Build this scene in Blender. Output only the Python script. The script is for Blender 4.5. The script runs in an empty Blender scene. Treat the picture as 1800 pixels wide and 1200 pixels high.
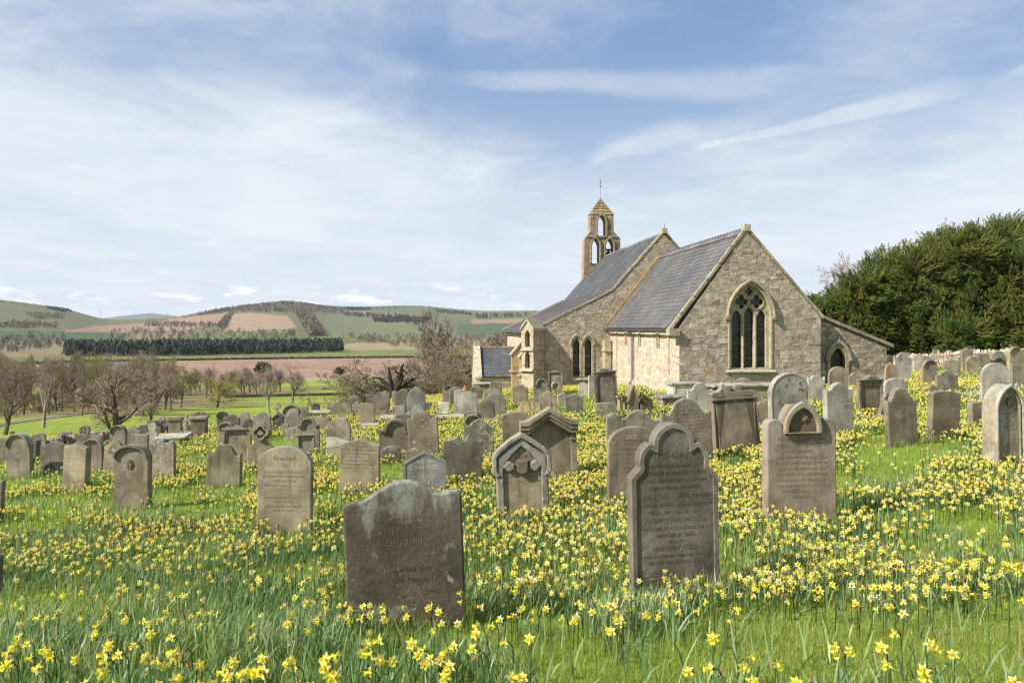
import bpy, math, random
import numpy as np
from mathutils import Vector, Matrix, Euler

SC = bpy.context.scene
COL = SC.collection
rng = np.random.default_rng(7)
random.seed(7)
FPX, CX, HY = 1400.0, 900.0, 576.0      # focal length in photo pixels, centre column, horizon row
R = math.radians

def smooth(a, b, x):
    t = np.clip((np.asarray(x, float) - a) / (b - a), 0, 1)
    return t * t * (3 - 2 * t)

# ------------------------------------------------------------------ objects
def link(o, parent=None):
    COL.objects.link(o)
    if parent is not None:
        o.parent = parent
    return o

def tag(o, label=None, cat=None, group=None, kind=None):
    if label: o["label"] = label
    if cat: o["category"] = cat
    if group: o["group"] = group
    if kind: o["kind"] = kind
    return o

def empty(name, loc=(0, 0, 0), parent=None):
    o = bpy.data.objects.new(name, None)
    o.empty_display_size = 0.2
    o.location = loc
    return link(o, parent)

class MB:
    """collects geometry and links it as one mesh object"""
    def __init__(self):
        self.V, self.C, self.F, self.M, self.n = [], [], [], [], 0
    def add(self, V, F, col=(1, 1, 1), mat=0):
        V = np.asarray(V, float).reshape(-1, 3)
        if not isinstance(F, np.ndarray):
            by = {}
            for f in F: by.setdefault(len(f), []).append(f)
            F = [np.array(v) for v in by.values()]
        else:
            F = [F]
        c = np.asarray(col, float)
        if c.ndim == 1: c = np.tile(c[:3], (len(V), 1))
        self.V.append(V); self.C.append(c)
        for f in F:
            self.F.append(f + self.n); self.M.append(mat)
        self.n += len(V)
        return self
    def box(self, c, s, col=(1, 1, 1), rz=0.0, mat=0):
        x, y, z = np.array(s) / 2
        P = np.array([[-x,-y,-z],[x,-y,-z],[x,y,-z],[-x,y,-z],[-x,-y,z],[x,-y,z],[x,y,z],[-x,y,z]])
        ca, sa = math.cos(rz), math.sin(rz)
        P = P @ np.array([[ca, sa, 0], [-sa, ca, 0], [0, 0, 1]]) + np.array(c)
        return self.add(P, np.array([[0,3,2,1],[4,5,6,7],[0,1,5,4],[1,2,6,5],[2,3,7,6],[3,0,4,7]]), col, mat)
    def hexa(self, P, col=(1, 1, 1), mat=0):
        return self.add(P, np.array([[0,3,2,1],[4,5,6,7],[0,1,5,4],[1,2,6,5],[2,3,7,6],[3,0,4,7]]), col, mat)
    def beam(self, p0, p1, side, up, col=(1, 1, 1)):
        p0, p1, s, u = (np.asarray(q, float) for q in (p0, p1, side, up))
        P = [p0 - s/2, p0 + s/2, p1 + s/2, p1 - s/2]
        return self.hexa([P[0], P[1], P[2], P[3], P[0] + u, P[1] + u, P[2] + u, P[3] + u], col)
    def tubes(self, P0, P1, r0, r1, k=5, col=(1, 1, 1)):
        P0, P1 = np.atleast_2d(P0).astype(float), np.atleast_2d(P1).astype(float)
        r0, r1 = np.broadcast_to(r0, len(P0)), np.broadcast_to(r1, len(P0))
        d = P1 - P0
        d /= np.linalg.norm(d, axis=1)[:, None] + 1e-9
        a = np.where(np.abs(d[:, 2:3]) < .9, [[0, 0, 1.]], [[1., 0, 0]])
        u = np.cross(d, a); u /= np.linalg.norm(u, axis=1)[:, None] + 1e-9
        v = np.cross(d, u)
        th = np.arange(k) * 2 * np.pi / k
        ring = u[:, None, :] * np.cos(th)[None, :, None] + v[:, None, :] * np.sin(th)[None, :, None]
        A = P0[:, None, :] + ring * r0[:, None, None]
        B = P1[:, None, :] + ring * r1[:, None, None]
        V = np.concatenate([A, B], axis=1).reshape(-1, 3)
        i = np.arange(k); j = (i + 1) % k
        q = np.stack([i, j, j + k, i + k], 1)
        F = (q[None] + (np.arange(len(P0)) * 2 * k)[:, None, None]).reshape(-1, 4)
        c = np.asarray(col, float)
        if c.ndim == 2: c = np.repeat(c, 2 * k, axis=0)
        return self.add(V, F, c)
    def inst(self, T, F, pos, rot, scale, col):
        """n copies of template T: rot (n,3,3), col (n,len(T),3) or (n,3)"""
        n, k = len(pos), len(T)
        s = np.broadcast_to(np.asarray(scale, float), n)
        V = np.einsum('nij,kj->nki', rot, T) * s[:, None, None] + pos[:, None, :]
        c = np.asarray(col, float)
        if c.ndim == 2: c = np.repeat(c[:, None, :], k, axis=1)
        off = (np.arange(n) * k)[:, None, None]
        by = {}
        for f in F: by.setdefault(len(f), []).append(f)
        V = V.reshape(-1, 3)
        self.V.append(V); self.C.append(c.reshape(-1, 3))
        for v in by.values():
            fa = np.array(v)
            self.F.append((fa[None] + off).reshape(-1, fa.shape[1]) + self.n); self.M.append(0)
        self.n += n * k
        return self
    def mesh(self, name, mats, smoothed=False):
        V = np.concatenate(self.V); C = np.concatenate(self.C)
        loops = np.concatenate([f.ravel() for f in self.F])
        tot = np.concatenate([np.full(len(f), f.shape[1]) for f in self.F])
        mi = np.concatenate([np.full(len(f), m) for f, m in zip(self.F, self.M)])
        start = np.concatenate([[0], np.cumsum(tot)[:-1]])
        me = bpy.data.meshes.new(name)
        me.vertices.add(len(V)); me.vertices.foreach_set("co", V.astype(np.float32).ravel())
        me.loops.add(len(loops)); me.loops.foreach_set("vertex_index", loops.astype(np.int32))
        me.polygons.add(len(tot)); me.polygons.foreach_set("loop_start", start.astype(np.int32))
        me.polygons.foreach_set("loop_total", tot.astype(np.int32))
        me.polygons.foreach_set("material_index", mi.astype(np.int32))
        me.polygons.foreach_set("use_smooth", np.full(len(tot), bool(smoothed)))
        ca = me.color_attributes.new("Col", 'FLOAT_COLOR', 'POINT')
        ca.data.foreach_set("color", np.concatenate([C, np.ones((len(C), 1))], 1).astype(np.float32).ravel())
        for m in (mats if isinstance(mats, (list, tuple)) else [mats]): me.materials.append(m)
        me.update(calc_edges=True); me.validate()
        return me
    def build(self, name, mats, parent=None, loc=None, smoothed=False):
        o = bpy.data.objects.new(name, self.mesh(name, mats, smoothed))
        if loc is not None: o.location = loc
        return link(o, parent)

def plate(polys, depth, bevel=0.0, res=1):
    """flat outline(s) (x,z), holes allowed, thickened along y: returns V, faces with y in [-depth/2, depth/2]"""
    cu = bpy.data.curves.new("plate", 'CURVE')
    cu.dimensions = '2D'; cu.fill_mode = 'BOTH'
    cu.extrude = max(depth / 2 - bevel, 1e-4)
    if bevel > 0:
        cu.bevel_depth = bevel; cu.bevel_resolution = res; cu.offset = -bevel
    for p in polys:
        s = cu.splines.new('POLY'); s.points.add(len(p) - 1); s.use_cyclic_u = True
        for q, (x, z) in zip(s.points, p): q.co = (x, z, 0, 1)
    o = bpy.data.objects.new("plate", cu)
    me = o.to_mesh()
    V = np.empty(len(me.vertices) * 3); me.vertices.foreach_get("co", V); V = V.reshape(-1, 3)
    F = [tuple(p.vertices) for p in me.polygons]
    o.to_mesh_clear(); bpy.data.objects.remove(o); bpy.data.curves.remove(cu)
    return np.stack([V[:, 0], -V[:, 2], V[:, 1]], 1), F

def text_plate(lines, fontdepth=0.0010):
    """lines: (string, x, z, size, align)"""
    VV, FF, n = [], [], 0
    for (s, x, z, size, al) in lines:
        cu = bpy.data.curves.new("lettering", 'FONT')
        cu.body = s; cu.size = size; cu.align_x = al; cu.extrude = fontdepth; cu.resolution_u = 2
        o = bpy.data.objects.new("lettering", cu)
        me = o.to_mesh()
        V = np.empty(len(me.vertices) * 3); me.vertices.foreach_get("co", V); V = V.reshape(-1, 3)
        VV.append(np.stack([V[:, 0] + x, -V[:, 2], V[:, 1] + z], 1))
        FF += [tuple(i + n for i in p.vertices) for p in me.polygons]
        n += len(V)
        o.to_mesh_clear(); bpy.data.objects.remove(o); bpy.data.curves.remove(cu)
    return np.concatenate(VV), FF

# ------------------------------------------------------------------ node helper
class NT:
    def __init__(self, tree):
        self.t = tree; tree.nodes.clear()
    def n(self, typ, **kw):
        nd = self.t.nodes.new(typ)
        for k, v in kw.items(): setattr(nd, k, v)
        return nd
    def put(self, sock, v):
        if v is None: return
        if isinstance(v, bpy.types.NodeSocket): self.t.links.new(v, sock)
        else:
            if sock.type == 'RGBA' and len(v) == 3: v = (*v, 1)
            sock.default_value = v
    def m(self, op, a, b=None, c=None, clamp=False):
        nd = self.n('ShaderNodeMath', operation=op, use_clamp=clamp)
        for i, v in enumerate((a, b, c)): self.put(nd.inputs[i], v)
        return nd.outputs[0]
    def vm(self, op, a, b=None, s=None):
        nd = self.n('ShaderNodeVectorMath', operation=op)
        self.put(nd.inputs[0], a); self.put(nd.inputs[1], b)
        if s is not None: self.put(nd.inputs['Scale'], s)
        return nd.outputs['Value'] if op in ('LENGTH', 'DOT_PRODUCT') else nd.outputs[0]
    def mix(self, f, a, b, blend='MIX'):
        nd = self.n('ShaderNodeMix', data_type='RGBA', blend_type=blend)
        self.put(nd.inputs[0], f); self.put(nd.inputs[6], a); self.put(nd.inputs[7], b)
        return nd.outputs[2]
    def ss(self, a, b, x):
        nd = self.n('ShaderNodeMapRange', interpolation_type='SMOOTHSTEP')
        self.put(nd.inputs[0], x); self.put(nd.inputs[1], a); self.put(nd.inputs[2], b)
        return nd.outputs[0]
    def noise(self, vec, scale, detail=4, rough=.55, w=None, dist=0.0):
        nd = self.n('ShaderNodeTexNoise', noise_dimensions='4D' if w is not None else '3D')
        self.put(nd.inputs['Vector'], vec); nd.inputs['Scale'].default_value = scale
        nd.inputs['Detail'].default_value = detail; nd.inputs['Roughness'].default_value = rough
        nd.inputs['Distortion'].default_value = dist
        if w is not None: self.put(nd.inputs['W'], w)
        return nd.outputs[0]
    def vor(self, vec, scale, feature='F1', rand=1.0):
        nd = self.n('ShaderNodeTexVoronoi', feature=feature)
        self.put(nd.inputs['Vector'], vec); nd.inputs['Scale'].default_value = scale
        nd.inputs['Randomness'].default_value = rand
        return nd
    def mapv(self, vec, scale=(1, 1, 1), loc=(0, 0, 0), rot=(0, 0, 0)):
        nd = self.n('ShaderNodeMapping'); self.put(nd.inputs[0], vec)
        nd.inputs['Scale'].default_value = scale; nd.inputs['Location'].default_value = loc
        nd.inputs['Rotation'].default_value = rot
        return nd.outputs[0]
    def bump(self, h, strength, dist, nrm=None):
        nd = self.n('ShaderNodeBump'); nd.inputs['Strength'].default_value = strength
        nd.inputs['Distance'].default_value = dist; self.put(nd.inputs['Height'], h)
        if nrm is not None: self.put(nd.inputs['Normal'], nrm)
        return nd.outputs[0]
    def attr(self, name, kind='GEOMETRY'):
        return self.n('ShaderNodeAttribute', attribute_name=name, attribute_type=kind)
    def bsdf(self, col, rough=.9, nrm=None, spec=.25):
        p = self.n('ShaderNodeBsdfPrincipled')
        self.put(p.inputs['Base Color'], col); self.put(p.inputs['Roughness'], rough)
        self.put(p.inputs['Specular IOR Level'], spec)
        if nrm is not None: self.put(p.inputs['Normal'], nrm)
        return p
    def out(self, sh, kind='ShaderNodeOutputMaterial', sock=0):
        self.t.links.new(sh, self.n(kind).inputs[sock])

def newmat(name):
    m = bpy.data.materials.new(name); m.use_nodes = True
    return m, NT(m.node_tree)

# ------------------------------------------------------------------ materials
def mat_gravestone():
    m, N = newmat("weathered_gravestone")
    co = N.n('ShaderNodeTexCoord').outputs['Object']
    oi = N.n('ShaderNodeObjectInfo')
    w = N.m('MULTIPLY', oi.outputs['Random'], 37.0)
    col = oi.outputs['Color']; lich = oi.outputs['Alpha']
    big = N.noise(co, 2.6, 5, .6, w)
    c = N.mix(1.0, col, N.mix(N.ss(.3, .7, big), (.62, .60, .60, 1), (1.34, 1.32, 1.24, 1)), 'MULTIPLY')
    streak = N.noise(N.mapv(co, (7, 7, .9)), 1.0, 5, .65, w)
    c = N.mix(N.m('MULTIPLY', N.ss(.50, .74, streak), .72), c, (.052, .046, .038, 1))
    warm = N.noise(co, 1.4, 3, .5, N.m('ADD', w, 5.0))
    c = N.mix(N.m('MULTIPLY', N.ss(.5, .72, warm), .4), c, (.16, .13, .062, 1))
    pale = N.noise(co, 4.2, 6, .7, N.m('ADD', w, 11.0))
    c = N.mix(N.m('MULTIPLY', N.ss(.53, .66, pale), .6), c, (.29, .275, .235, 1))
    gr = N.noise(co, 70, 3, .7, w)
    c = N.mix(1.0, c, N.mix(gr, (.42, .42, .42, 1), (1.55, 1.55, 1.55, 1)), 'MULTIPLY')
    ln = N.noise(co, 12.0, 7, .68, N.m('ADD', w, 19.0))
    edge = N.m('SUBTRACT', .76, N.m('MULTIPLY', lich, .30))
    lm = N.ss(edge, N.m('ADD', edge, .05), ln)
    lc = N.mix(N.noise(co, 22, 3, .6), (.20, .205, .165, 1), (.52, .50, .44, 1))
    c = N.mix(N.m('MULTIPLY', lm, .80), c, lc)
    yl = N.noise(co, 13.0, 4, .6, N.m('ADD', w, 29.0))
    c = N.mix(N.m('MULTIPLY', N.ss(.70, .76, yl), .6), c, (.24, .20, .06, 1))
    hw = N.attr("half_width", 'OBJECT').outputs['Fac']; hh = N.attr("face_height", 'OBJECT').outputs['Fac']
    sp = N.n('ShaderNodeSeparateXYZ'); N.put(sp.inputs[0], co)
    x, z = sp.outputs[0], sp.outputs[2]
    # grey crust of lichen creeping down from the head of the stone in runs
    cr_ = N.attr("crust", 'OBJECT').outputs['Fac']
    run = N.noise(N.mapv(co, (5.5, 5.5, 1.3)), 1.0, 6, .65, N.m('ADD', w, 41.0))
    lvl = N.m('ADD', N.m('DIVIDE', z, N.m('MAXIMUM', hh, .05)), N.m('MULTIPLY', N.m('SUBTRACT', run, .5), 1.5))
    crust = N.m('MULTIPLY', N.m('MULTIPLY', N.ss(.80, 1.02, lvl), N.ss(.30, .55, N.noise(co, 16, 5, .7, w))), cr_)
    c = N.mix(crust, c, N.mix(N.noise(co, 9, 3, .6, w), (.17, .185, .145, 1), (.34, .34, .30, 1)))
    drip = N.m('MULTIPLY', N.m('MULTIPLY', N.ss(.55, .75, N.m('SUBTRACT', 1.0, run)), N.ss(.35, .75, N.m('DIVIDE', z, N.m('MAXIMUM', hh, .05)))), N.m('MULTIPLY', cr_, .6))
    c = N.mix(drip, c, (.042, .034, .027, 1))
    # worn lines of lettering: bump, with the shade in the cuts painted dark
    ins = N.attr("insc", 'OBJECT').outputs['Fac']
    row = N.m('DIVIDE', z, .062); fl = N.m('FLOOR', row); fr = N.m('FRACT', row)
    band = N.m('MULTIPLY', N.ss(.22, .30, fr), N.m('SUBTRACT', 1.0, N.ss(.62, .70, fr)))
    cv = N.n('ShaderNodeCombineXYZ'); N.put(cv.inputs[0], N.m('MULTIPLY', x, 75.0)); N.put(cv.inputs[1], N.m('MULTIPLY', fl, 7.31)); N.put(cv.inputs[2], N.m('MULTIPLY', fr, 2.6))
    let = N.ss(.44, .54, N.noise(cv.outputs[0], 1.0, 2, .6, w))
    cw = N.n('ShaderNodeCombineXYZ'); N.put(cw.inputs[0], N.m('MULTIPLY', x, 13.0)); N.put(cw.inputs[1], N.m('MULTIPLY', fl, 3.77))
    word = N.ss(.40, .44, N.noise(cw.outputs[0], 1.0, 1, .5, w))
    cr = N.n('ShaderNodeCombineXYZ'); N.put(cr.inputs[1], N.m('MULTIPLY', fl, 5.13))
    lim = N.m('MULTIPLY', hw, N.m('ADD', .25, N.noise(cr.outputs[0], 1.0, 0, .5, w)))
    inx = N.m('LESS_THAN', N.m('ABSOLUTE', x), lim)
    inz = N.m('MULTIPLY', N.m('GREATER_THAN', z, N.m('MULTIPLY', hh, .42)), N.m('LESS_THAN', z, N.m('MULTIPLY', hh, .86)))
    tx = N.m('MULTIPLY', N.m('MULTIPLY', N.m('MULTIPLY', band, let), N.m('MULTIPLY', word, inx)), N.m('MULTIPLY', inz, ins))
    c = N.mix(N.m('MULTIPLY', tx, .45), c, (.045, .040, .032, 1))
    h = N.m('ADD', N.m('MULTIPLY', gr, .35), N.m('MULTIPLY', N.noise(co, 18, 5, .65, w), .8))
    h = N.m('SUBTRACT', h, N.m('MULTIPLY', tx, .5))
    nb = N.bump(h, .7, .012)
    N.out(N.bsdf(c, .92, nb, .15).outputs[0])
    return m

def mat_masonry(name, lichen=.5, gain=1.0):
    """stone whose colour comes from each block's own colour"""
    m, N = newmat(name)
    co = N.n('ShaderNodeTexCoord').outputs['Object']
    c = N.attr("Col").outputs['Color']
    a = N.noise(co, 5, 5, .65)
    c = N.mix(1.0, c, N.mix(N.ss(.25, .75, a), (.66 * gain, .65 * gain, .63 * gain, 1), (1.26 * gain, 1.25 * gain, 1.22 * gain, 1)), 'MULTIPLY')
    g = N.noise(co, 40, 4, .7)
    c = N.mix(1.0, c, N.mix(g, (.6, .6, .6, 1), (1.35, 1.35, 1.35, 1)), 'MULTIPLY')
    l = N.noise(co, 3.4, 6, .7)
    sp = N.noise(co, 14, 4, .6)
    c = N.mix(N.m('MULTIPLY', N.m('MULTIPLY', N.ss(.50, .62, l), N.ss(.50, .58, sp)), lichen), c, (.55, .53, .47, 1))
    d = N.noise(co, 1.1, 5, .6)
    c = N.mix(N.m('MULTIPLY', N.ss(.56, .74, d), .26 * min(1, lichen * 2)), c, (.10, .088, .066, 1))
    h = N.m('ADD', N.noise(co, 14, 6, .7), N.m('MULTIPLY', g, .3))
    N.out(N.bsdf(c, .93, N.bump(h, .8, .03), .15).outputs[0])
    return m

def mat_slate():
    m, N = newmat("roof_slate")
    co = N.n('ShaderNodeTexCoord').outputs['Object']
    c = N.attr("Col").outputs['Color']
    c = N.mix(1.0, c, N.mix(N.ss(.3, .7, N.noise(co, .7, 5, .6)), (.78, .78, .8, 1), (1.25, 1.2, 1.15, 1)), 'MULTIPLY')
    c = N.mix(N.m('MULTIPLY', N.ss(.6, .72, N.noise(co, 6, 5, .7)), .45), c, (.24, .23, .19, 1))
    N.out(N.bsdf(c, .55, N.bump(N.noise(co, 30, 4, .6), .3, .01), .4).outputs[0])
    return m

def mat_plain(name, rough=.9, var=.25, scale=8, spec=.2, metal=0.0):
    m, N = newmat(name)
    co = N.n('ShaderNodeTexCoord').outputs['Object']
    c = N.attr("Col").outputs['Color']
    a = N.noise(co, scale, 5, .6)
    c = N.mix(1.0, c, N.mix(a, (1 - 2 * var,) * 3 + (1,), (1 + 2 * var,) * 3 + (1,)), 'MULTIPLY')
    p = N.bsdf(c, rough, N.bump(a, .3, .02), spec); p.inputs['Metallic'].default_value = metal
    N.out(p.outputs[0])
    return m

def mat_leaf(name, transl=.35, rough=.55, spec=.3):
    m, N = newmat(name)
    c = N.attr("Col").outputs['Color']
    p = N.bsdf(c, rough, None, spec)
    t = N.n('ShaderNodeBsdfTranslucent'); N.put(t.inputs[0], N.mix(1.0, c, (1.1, 1.1, .7, 1), 'MULTIPLY'))
    mx = N.n('ShaderNodeMixShader'); mx.inputs[0].default_value = transl
    N.t.links.new(p.outputs[0], mx.inputs[1]); N.t.links.new(t.outputs[0], mx.inputs[2])
    N.out(mx.outputs[0])
    return m

def mat_ground():
    m, N = newmat("meadow_and_fields")
    ge = N.n('ShaderNodeNewGeometry').outputs['Position']
    c = N.attr("Col").outputs['Color']
    n1 = N.noise(ge, .035, 5, .6); n2 = N.noise(ge, .9, 5, .65); n3 = N.noise(ge, 14, 4, .7)
    c = N.mix(1.0, c, N.mix(N.ss(.3, .7, n1), (.82, .82, .85, 1), (1.18, 1.15, 1.1, 1)), 'MULTIPLY')
    c = N.mix(1.0, c, N.mix(N.ss(.25, .75, n2), (.75, .78, .75, 1), (1.25, 1.2, 1.2, 1)), 'MULTIPLY')
    c = N.mix(1.0, c, N.mix(n3, (.6, .6, .6, 1), (1.4, 1.4, 1.4, 1)), 'MULTIPLY')
    N.out(N.bsdf(c, .95, N.bump(N.m('ADD', n3, n2), .6, .05), .1).outputs[0])
    return m

def mat_glass():
    m, N = newmat("leaded_glass")
    co = N.n('ShaderNodeTexCoord').outputs['Object']
    v = N.vor(N.mapv(co, (1, 1, 1)), 9.0, 'F1')
    e = N.vor(N.mapv(co, (1, 1, 1)), 9.0, 'DISTANCE_TO_EDGE')
    hue = N.mix(.8, v.outputs['Color'], (.5, .55, .55, 1))
    c = N.mix(1.0, hue, (.014, .017, .019, 1), 'MULTIPLY')
    c = N.mix(N.m('LESS_THAN', e.outputs['Distance'], .035), c, (.045, .045, .045, 1))
    p = N.bsdf(c, .22, N.bump(v.outputs['Distance'], .35, .02), .5)
    N.out(p.outputs[0])
    return m

M_GRAVE = mat_gravestone()
M_STONE = mat_masonry("rubble_masonry", .8)
M_ASHLAR = mat_masonry("dressed_stone", .28)
M_SLATE = mat_slate()
M_PLAIN = mat_plain("painted_or_plain")
M_METAL = mat_plain("dull_metal", .45, .1, 6, .5, .8)
M_BARK = mat_plain("bark", .95, .3, 6, .1)
M_LEAF = mat_leaf("daffodil_leaf", .38, .42, .45)
M_PETAL = mat_leaf("petal", .38, .6, .15)
M_YEW = mat_leaf("yew_needles", .24, .6, .2)
M_GROUND = mat_ground()
M_GLASS = mat_glass()
def mat_letters():
    m, N = newmat("cut_lettering")
    co = N.n('ShaderNodeTexCoord').outputs['Object']
    a = N.noise(co, 14, 4, .7)
    N.out(N.bsdf(N.mix(N.ss(.35, .65, a), (.065, .057, .045, 1), (.155, .138, .11, 1)), .95, None, .1).outputs[0])
    return m
M_LETTER = mat_letters()
# ------------------------------------------------------------------ lie of the land (z = 0 is the eye level of the photographer)
_FY = [-60, 0, 3.4, 5.3, 6.3, 8, 10.2, 13, 16.5, 24, 30, 41, 50, 60, 90, 200]
_FZ = [-1.2, -1.35, -1.55, -1.88, -2.02, -2.15, -2.38, -2.55, -2.62, -2.62, -2.78, -3.35, -3.95, -4.6, -6, -9]
def base_church(X, Y):
    return np.interp(Y, _FY, _FZ) + .07 * np.clip(X, -22, 30) * smooth(-4, 14, Y)

_YE = [670, 685, 700, 725, 760, 800, 850, 905, 1020, 1075, 1200]
_YD = [38, 33, 28.5, 24, 20, 16.5, 13, 10.2, 6.3, 5.3, 3.4]
def depth_guess(xc, yb, wpx, W):
    ye = yb + (xc - 900) * .058
    return float(np.interp(ye, _YE, _YD)) ** .72 * (FPX * W / wpx) ** .28

SAMP = []          # (X, Y, z) where the photo shows where a stone meets the turf
def finish_ground():
    global SX, SY, SR, SB
    a = np.array(SAMP)
    SX, SY = a[:, 0], a[:, 1]
    SR = a[:, 2] - base_church(SX, SY)
    SB = .7 + .085 * SY
def church_ground(X, Y):
    X = np.asarray(X, float); Y = np.asarray(Y, float)
    out = base_church(X, Y)
    sh = X.shape
    x, y = X.ravel(), Y.ravel()
    res = np.zeros(len(x))
    near = np.where((np.abs(x) < 70) & (y > -5) & (y < 80))[0]
    for s in range(0, len(near), 20000):
        k = near[s:s + 20000]
        d2 = ((x[k, None] - SX) ** 2 + (y[k, None] - SY) ** 2) / (SB ** 2)
        w = np.exp(-d2 / 2)
        res[k] = (w @ SR) / (w.sum(1) + .35)
    return out + res.reshape(sh)

K = 1.7
_PY = np.array([0, 28, 40, 60, 75, 100, 150, 260, 300, 505, 650, 900]) * K
_PZ = np.array([-3, -4.6, -5.9, -8.0, -9.2, -10.9, -13.7, -17, -18.5, -19.5, -19.6, -20]) * K
_BX = [-60, -18, -14, -10, -5, 0, 6, 12, 25, 60]
_BY = [26, 26.5, 30, 35.5, 44, 52, 62, 72, 95, 120]
# skyline of the hills, as bearing (photo column) against rise per metre of distance
_HX = [-400, 0, 60, 110, 150, 175, 210, 300, 335, 400, 450, 500, 530, 560, 600, 640, 700, 740, 790, 860, 950, 1100, 2200]
_HYp = [536, 533, 540, 546, 556, 563, 565, 562, 556, 545, 539, 534, 536, 541, 544, 544, 542, 542, 547, 551, 550, 549, 549]
_HD = [3900, 3900, 3900, 3900, 3800, 3700, 3600, 3600, 3700, 4000, 4200, 4200, 4200, 4300, 4600, 5200, 5400, 5400, 5300, 5200, 5200, 5200, 5200]
def gz(X, Y):
    X = np.asarray(X, float); Y = np.asarray(Y, float)
    b = np.interp(X, _BX, _BY)
    zc = church_ground(X, np.minimum(Y, 130))
    zp = np.interp(Y, _PY, _PZ)
    z = zc + (zp - zc) * smooth(0, 1, (Y - b) / (16 + .25 * np.abs(Y)))
    # hills
    Yp = np.maximum(Y, 1.0)
    xq = np.clip(CX + FPX * X / Yp, -400, 2200)
    ridge = np.interp(xq, _HX, _HYp); dist = np.interp(xq, _HX, _HD)
    k = np.array([-18, -9, 0, 9, 18])
    ridge = np.mean([np.interp(xq + d, _HX, _HYp) for d in k], axis=0)
    hz = (HY - ridge) / FPX * dist
    t = np.clip((Y - 1450) / (dist - 1450), 0, 1.35)
    prof = np.where(t < 1, t ** 1.25 * (1 + .12 * np.sin(t * 5)), 1 - (t - 1) * .9)
    prof = prof / (1 + .12 * np.sin(5.0) * np.minimum(t, 1))
    z = np.where(Y > 1450, -20 * K + (hz + 20 * K) * prof + 3 * np.sin(X * .004) * np.sin(Y * .003) * np.minimum(t * 3, 1) * (t < 1), z)
    return z

def px2ground(px, py, h=0.0, y0=1.5, y1=60):
    """where the sight line through a photo pixel meets the turf plus h"""
    Y = np.geomspace(y0, y1, 1500)
    X = (px - CX) / FPX * Y
    f = -(py - HY) / FPX * Y - (gz(X, Y) + h)
    i = np.where(f < 0)[0]
    i = i[0] if len(i) else len(Y) - 1
    return X[i], Y[i]

# field colours
GRASS = (.185, .250, .038); PARK = (.205, .262, .040); PLOUGH = (.28, .175, .118); STRIP = (.15, .17, .045)
HILLG = (.120, .122, .058)
FIELDS = [  # photo-bearing outlines of each field on the valley floor and hillsides
    ((.135, .150, .060), [(-400, 500), (190, 500), (190, 577), (-400, 580)]),
    ((.075, .125, .065), [(-400, 579), (110, 581), (225, 585), (215, 602), (-400, 606)]),
    ((.30, .20, .135), [(112, 581), (165, 573), (270, 566), (260, 577), (220, 584), (115, 584)]),
    ((.33, .215, .145), [(262, 572), (300, 561), (400, 549), (390, 566), (330, 580), (262, 582)]),
    ((.25, .19, .12), [(240, 588), (330, 584), (330, 591), (240, 596)]),
    ((.33, .255, .155), [(408, 551), (440, 550), (505, 555), (522, 574), (500, 579), (390, 583)]),
    ((.17, .19, .06), [(380, 584), (524, 580), (524, 588), (380, 589)]),
    ((.155, .190, .085), [(533, 560), (600, 555), (770, 571), (770, 590), (560, 592)]),
    ((.11, .155, .075), [(600, 540), (770, 540), (770, 553), (615, 545)]),
    ((.30, .20, .14), [(612, 547), (765, 557), (765, 560), (640, 554), (612, 550)]),
    ((.31, .21, .15), [(655, 563), (712, 565), (712, 570), (655, 568)]),
    ((.080, .140, .065), [(805, 570), (905, 566), (960, 566), (960, 590), (800, 590)]),
    ((.31, .21, .15), [(828, 562), (960, 559), (960, 566), (828, 569)]),
    ((.15, .18, .06), [(800, 548), (1000, 546), (1000, 553), (800, 556)]),
    ((.16, .20, .06), [(560, 590), (800, 590), (800, 598), (560, 599)]),
    ((.26, .205, .115), [(610, 603), (800, 598), (900, 598), (900, 612), (610, 615)]),
    ((.20, .16, .085), [(-400, 603), (120, 600), (120, 624), (-400, 634)]),
    (STRIP, [(-400, 642), (40, 626), (120, 623), (360, 621), (600, 616), (960, 610), (960, 627), (600, 630), (360, 632), (100, 637), (-400, 655)]),
    (PLOUGH, [(-400, 656), (100, 639), (360, 633), (600, 630), (960, 627), (960, 664), (600, 666), (540, 668), (300, 676), (-400, 700)]),
    ((.28, .235, .12), [(520, 664), (960, 658), (960, 666), (600, 668), (520, 671)]),
]
def inpoly(px, py, poly):
    r = np.zeros(px.shape, bool)
    n = len(poly)
    for i in range(n):
        x0, y0 = poly[i]; x1, y1 = poly[(i + 1) % n]
        c = ((y0 > py) != (y1 > py)) & (px < (x1 - x0) * (py - y0) / ((y1 - y0) or 1e-9) + x0)
        r ^= c
    return r

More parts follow.
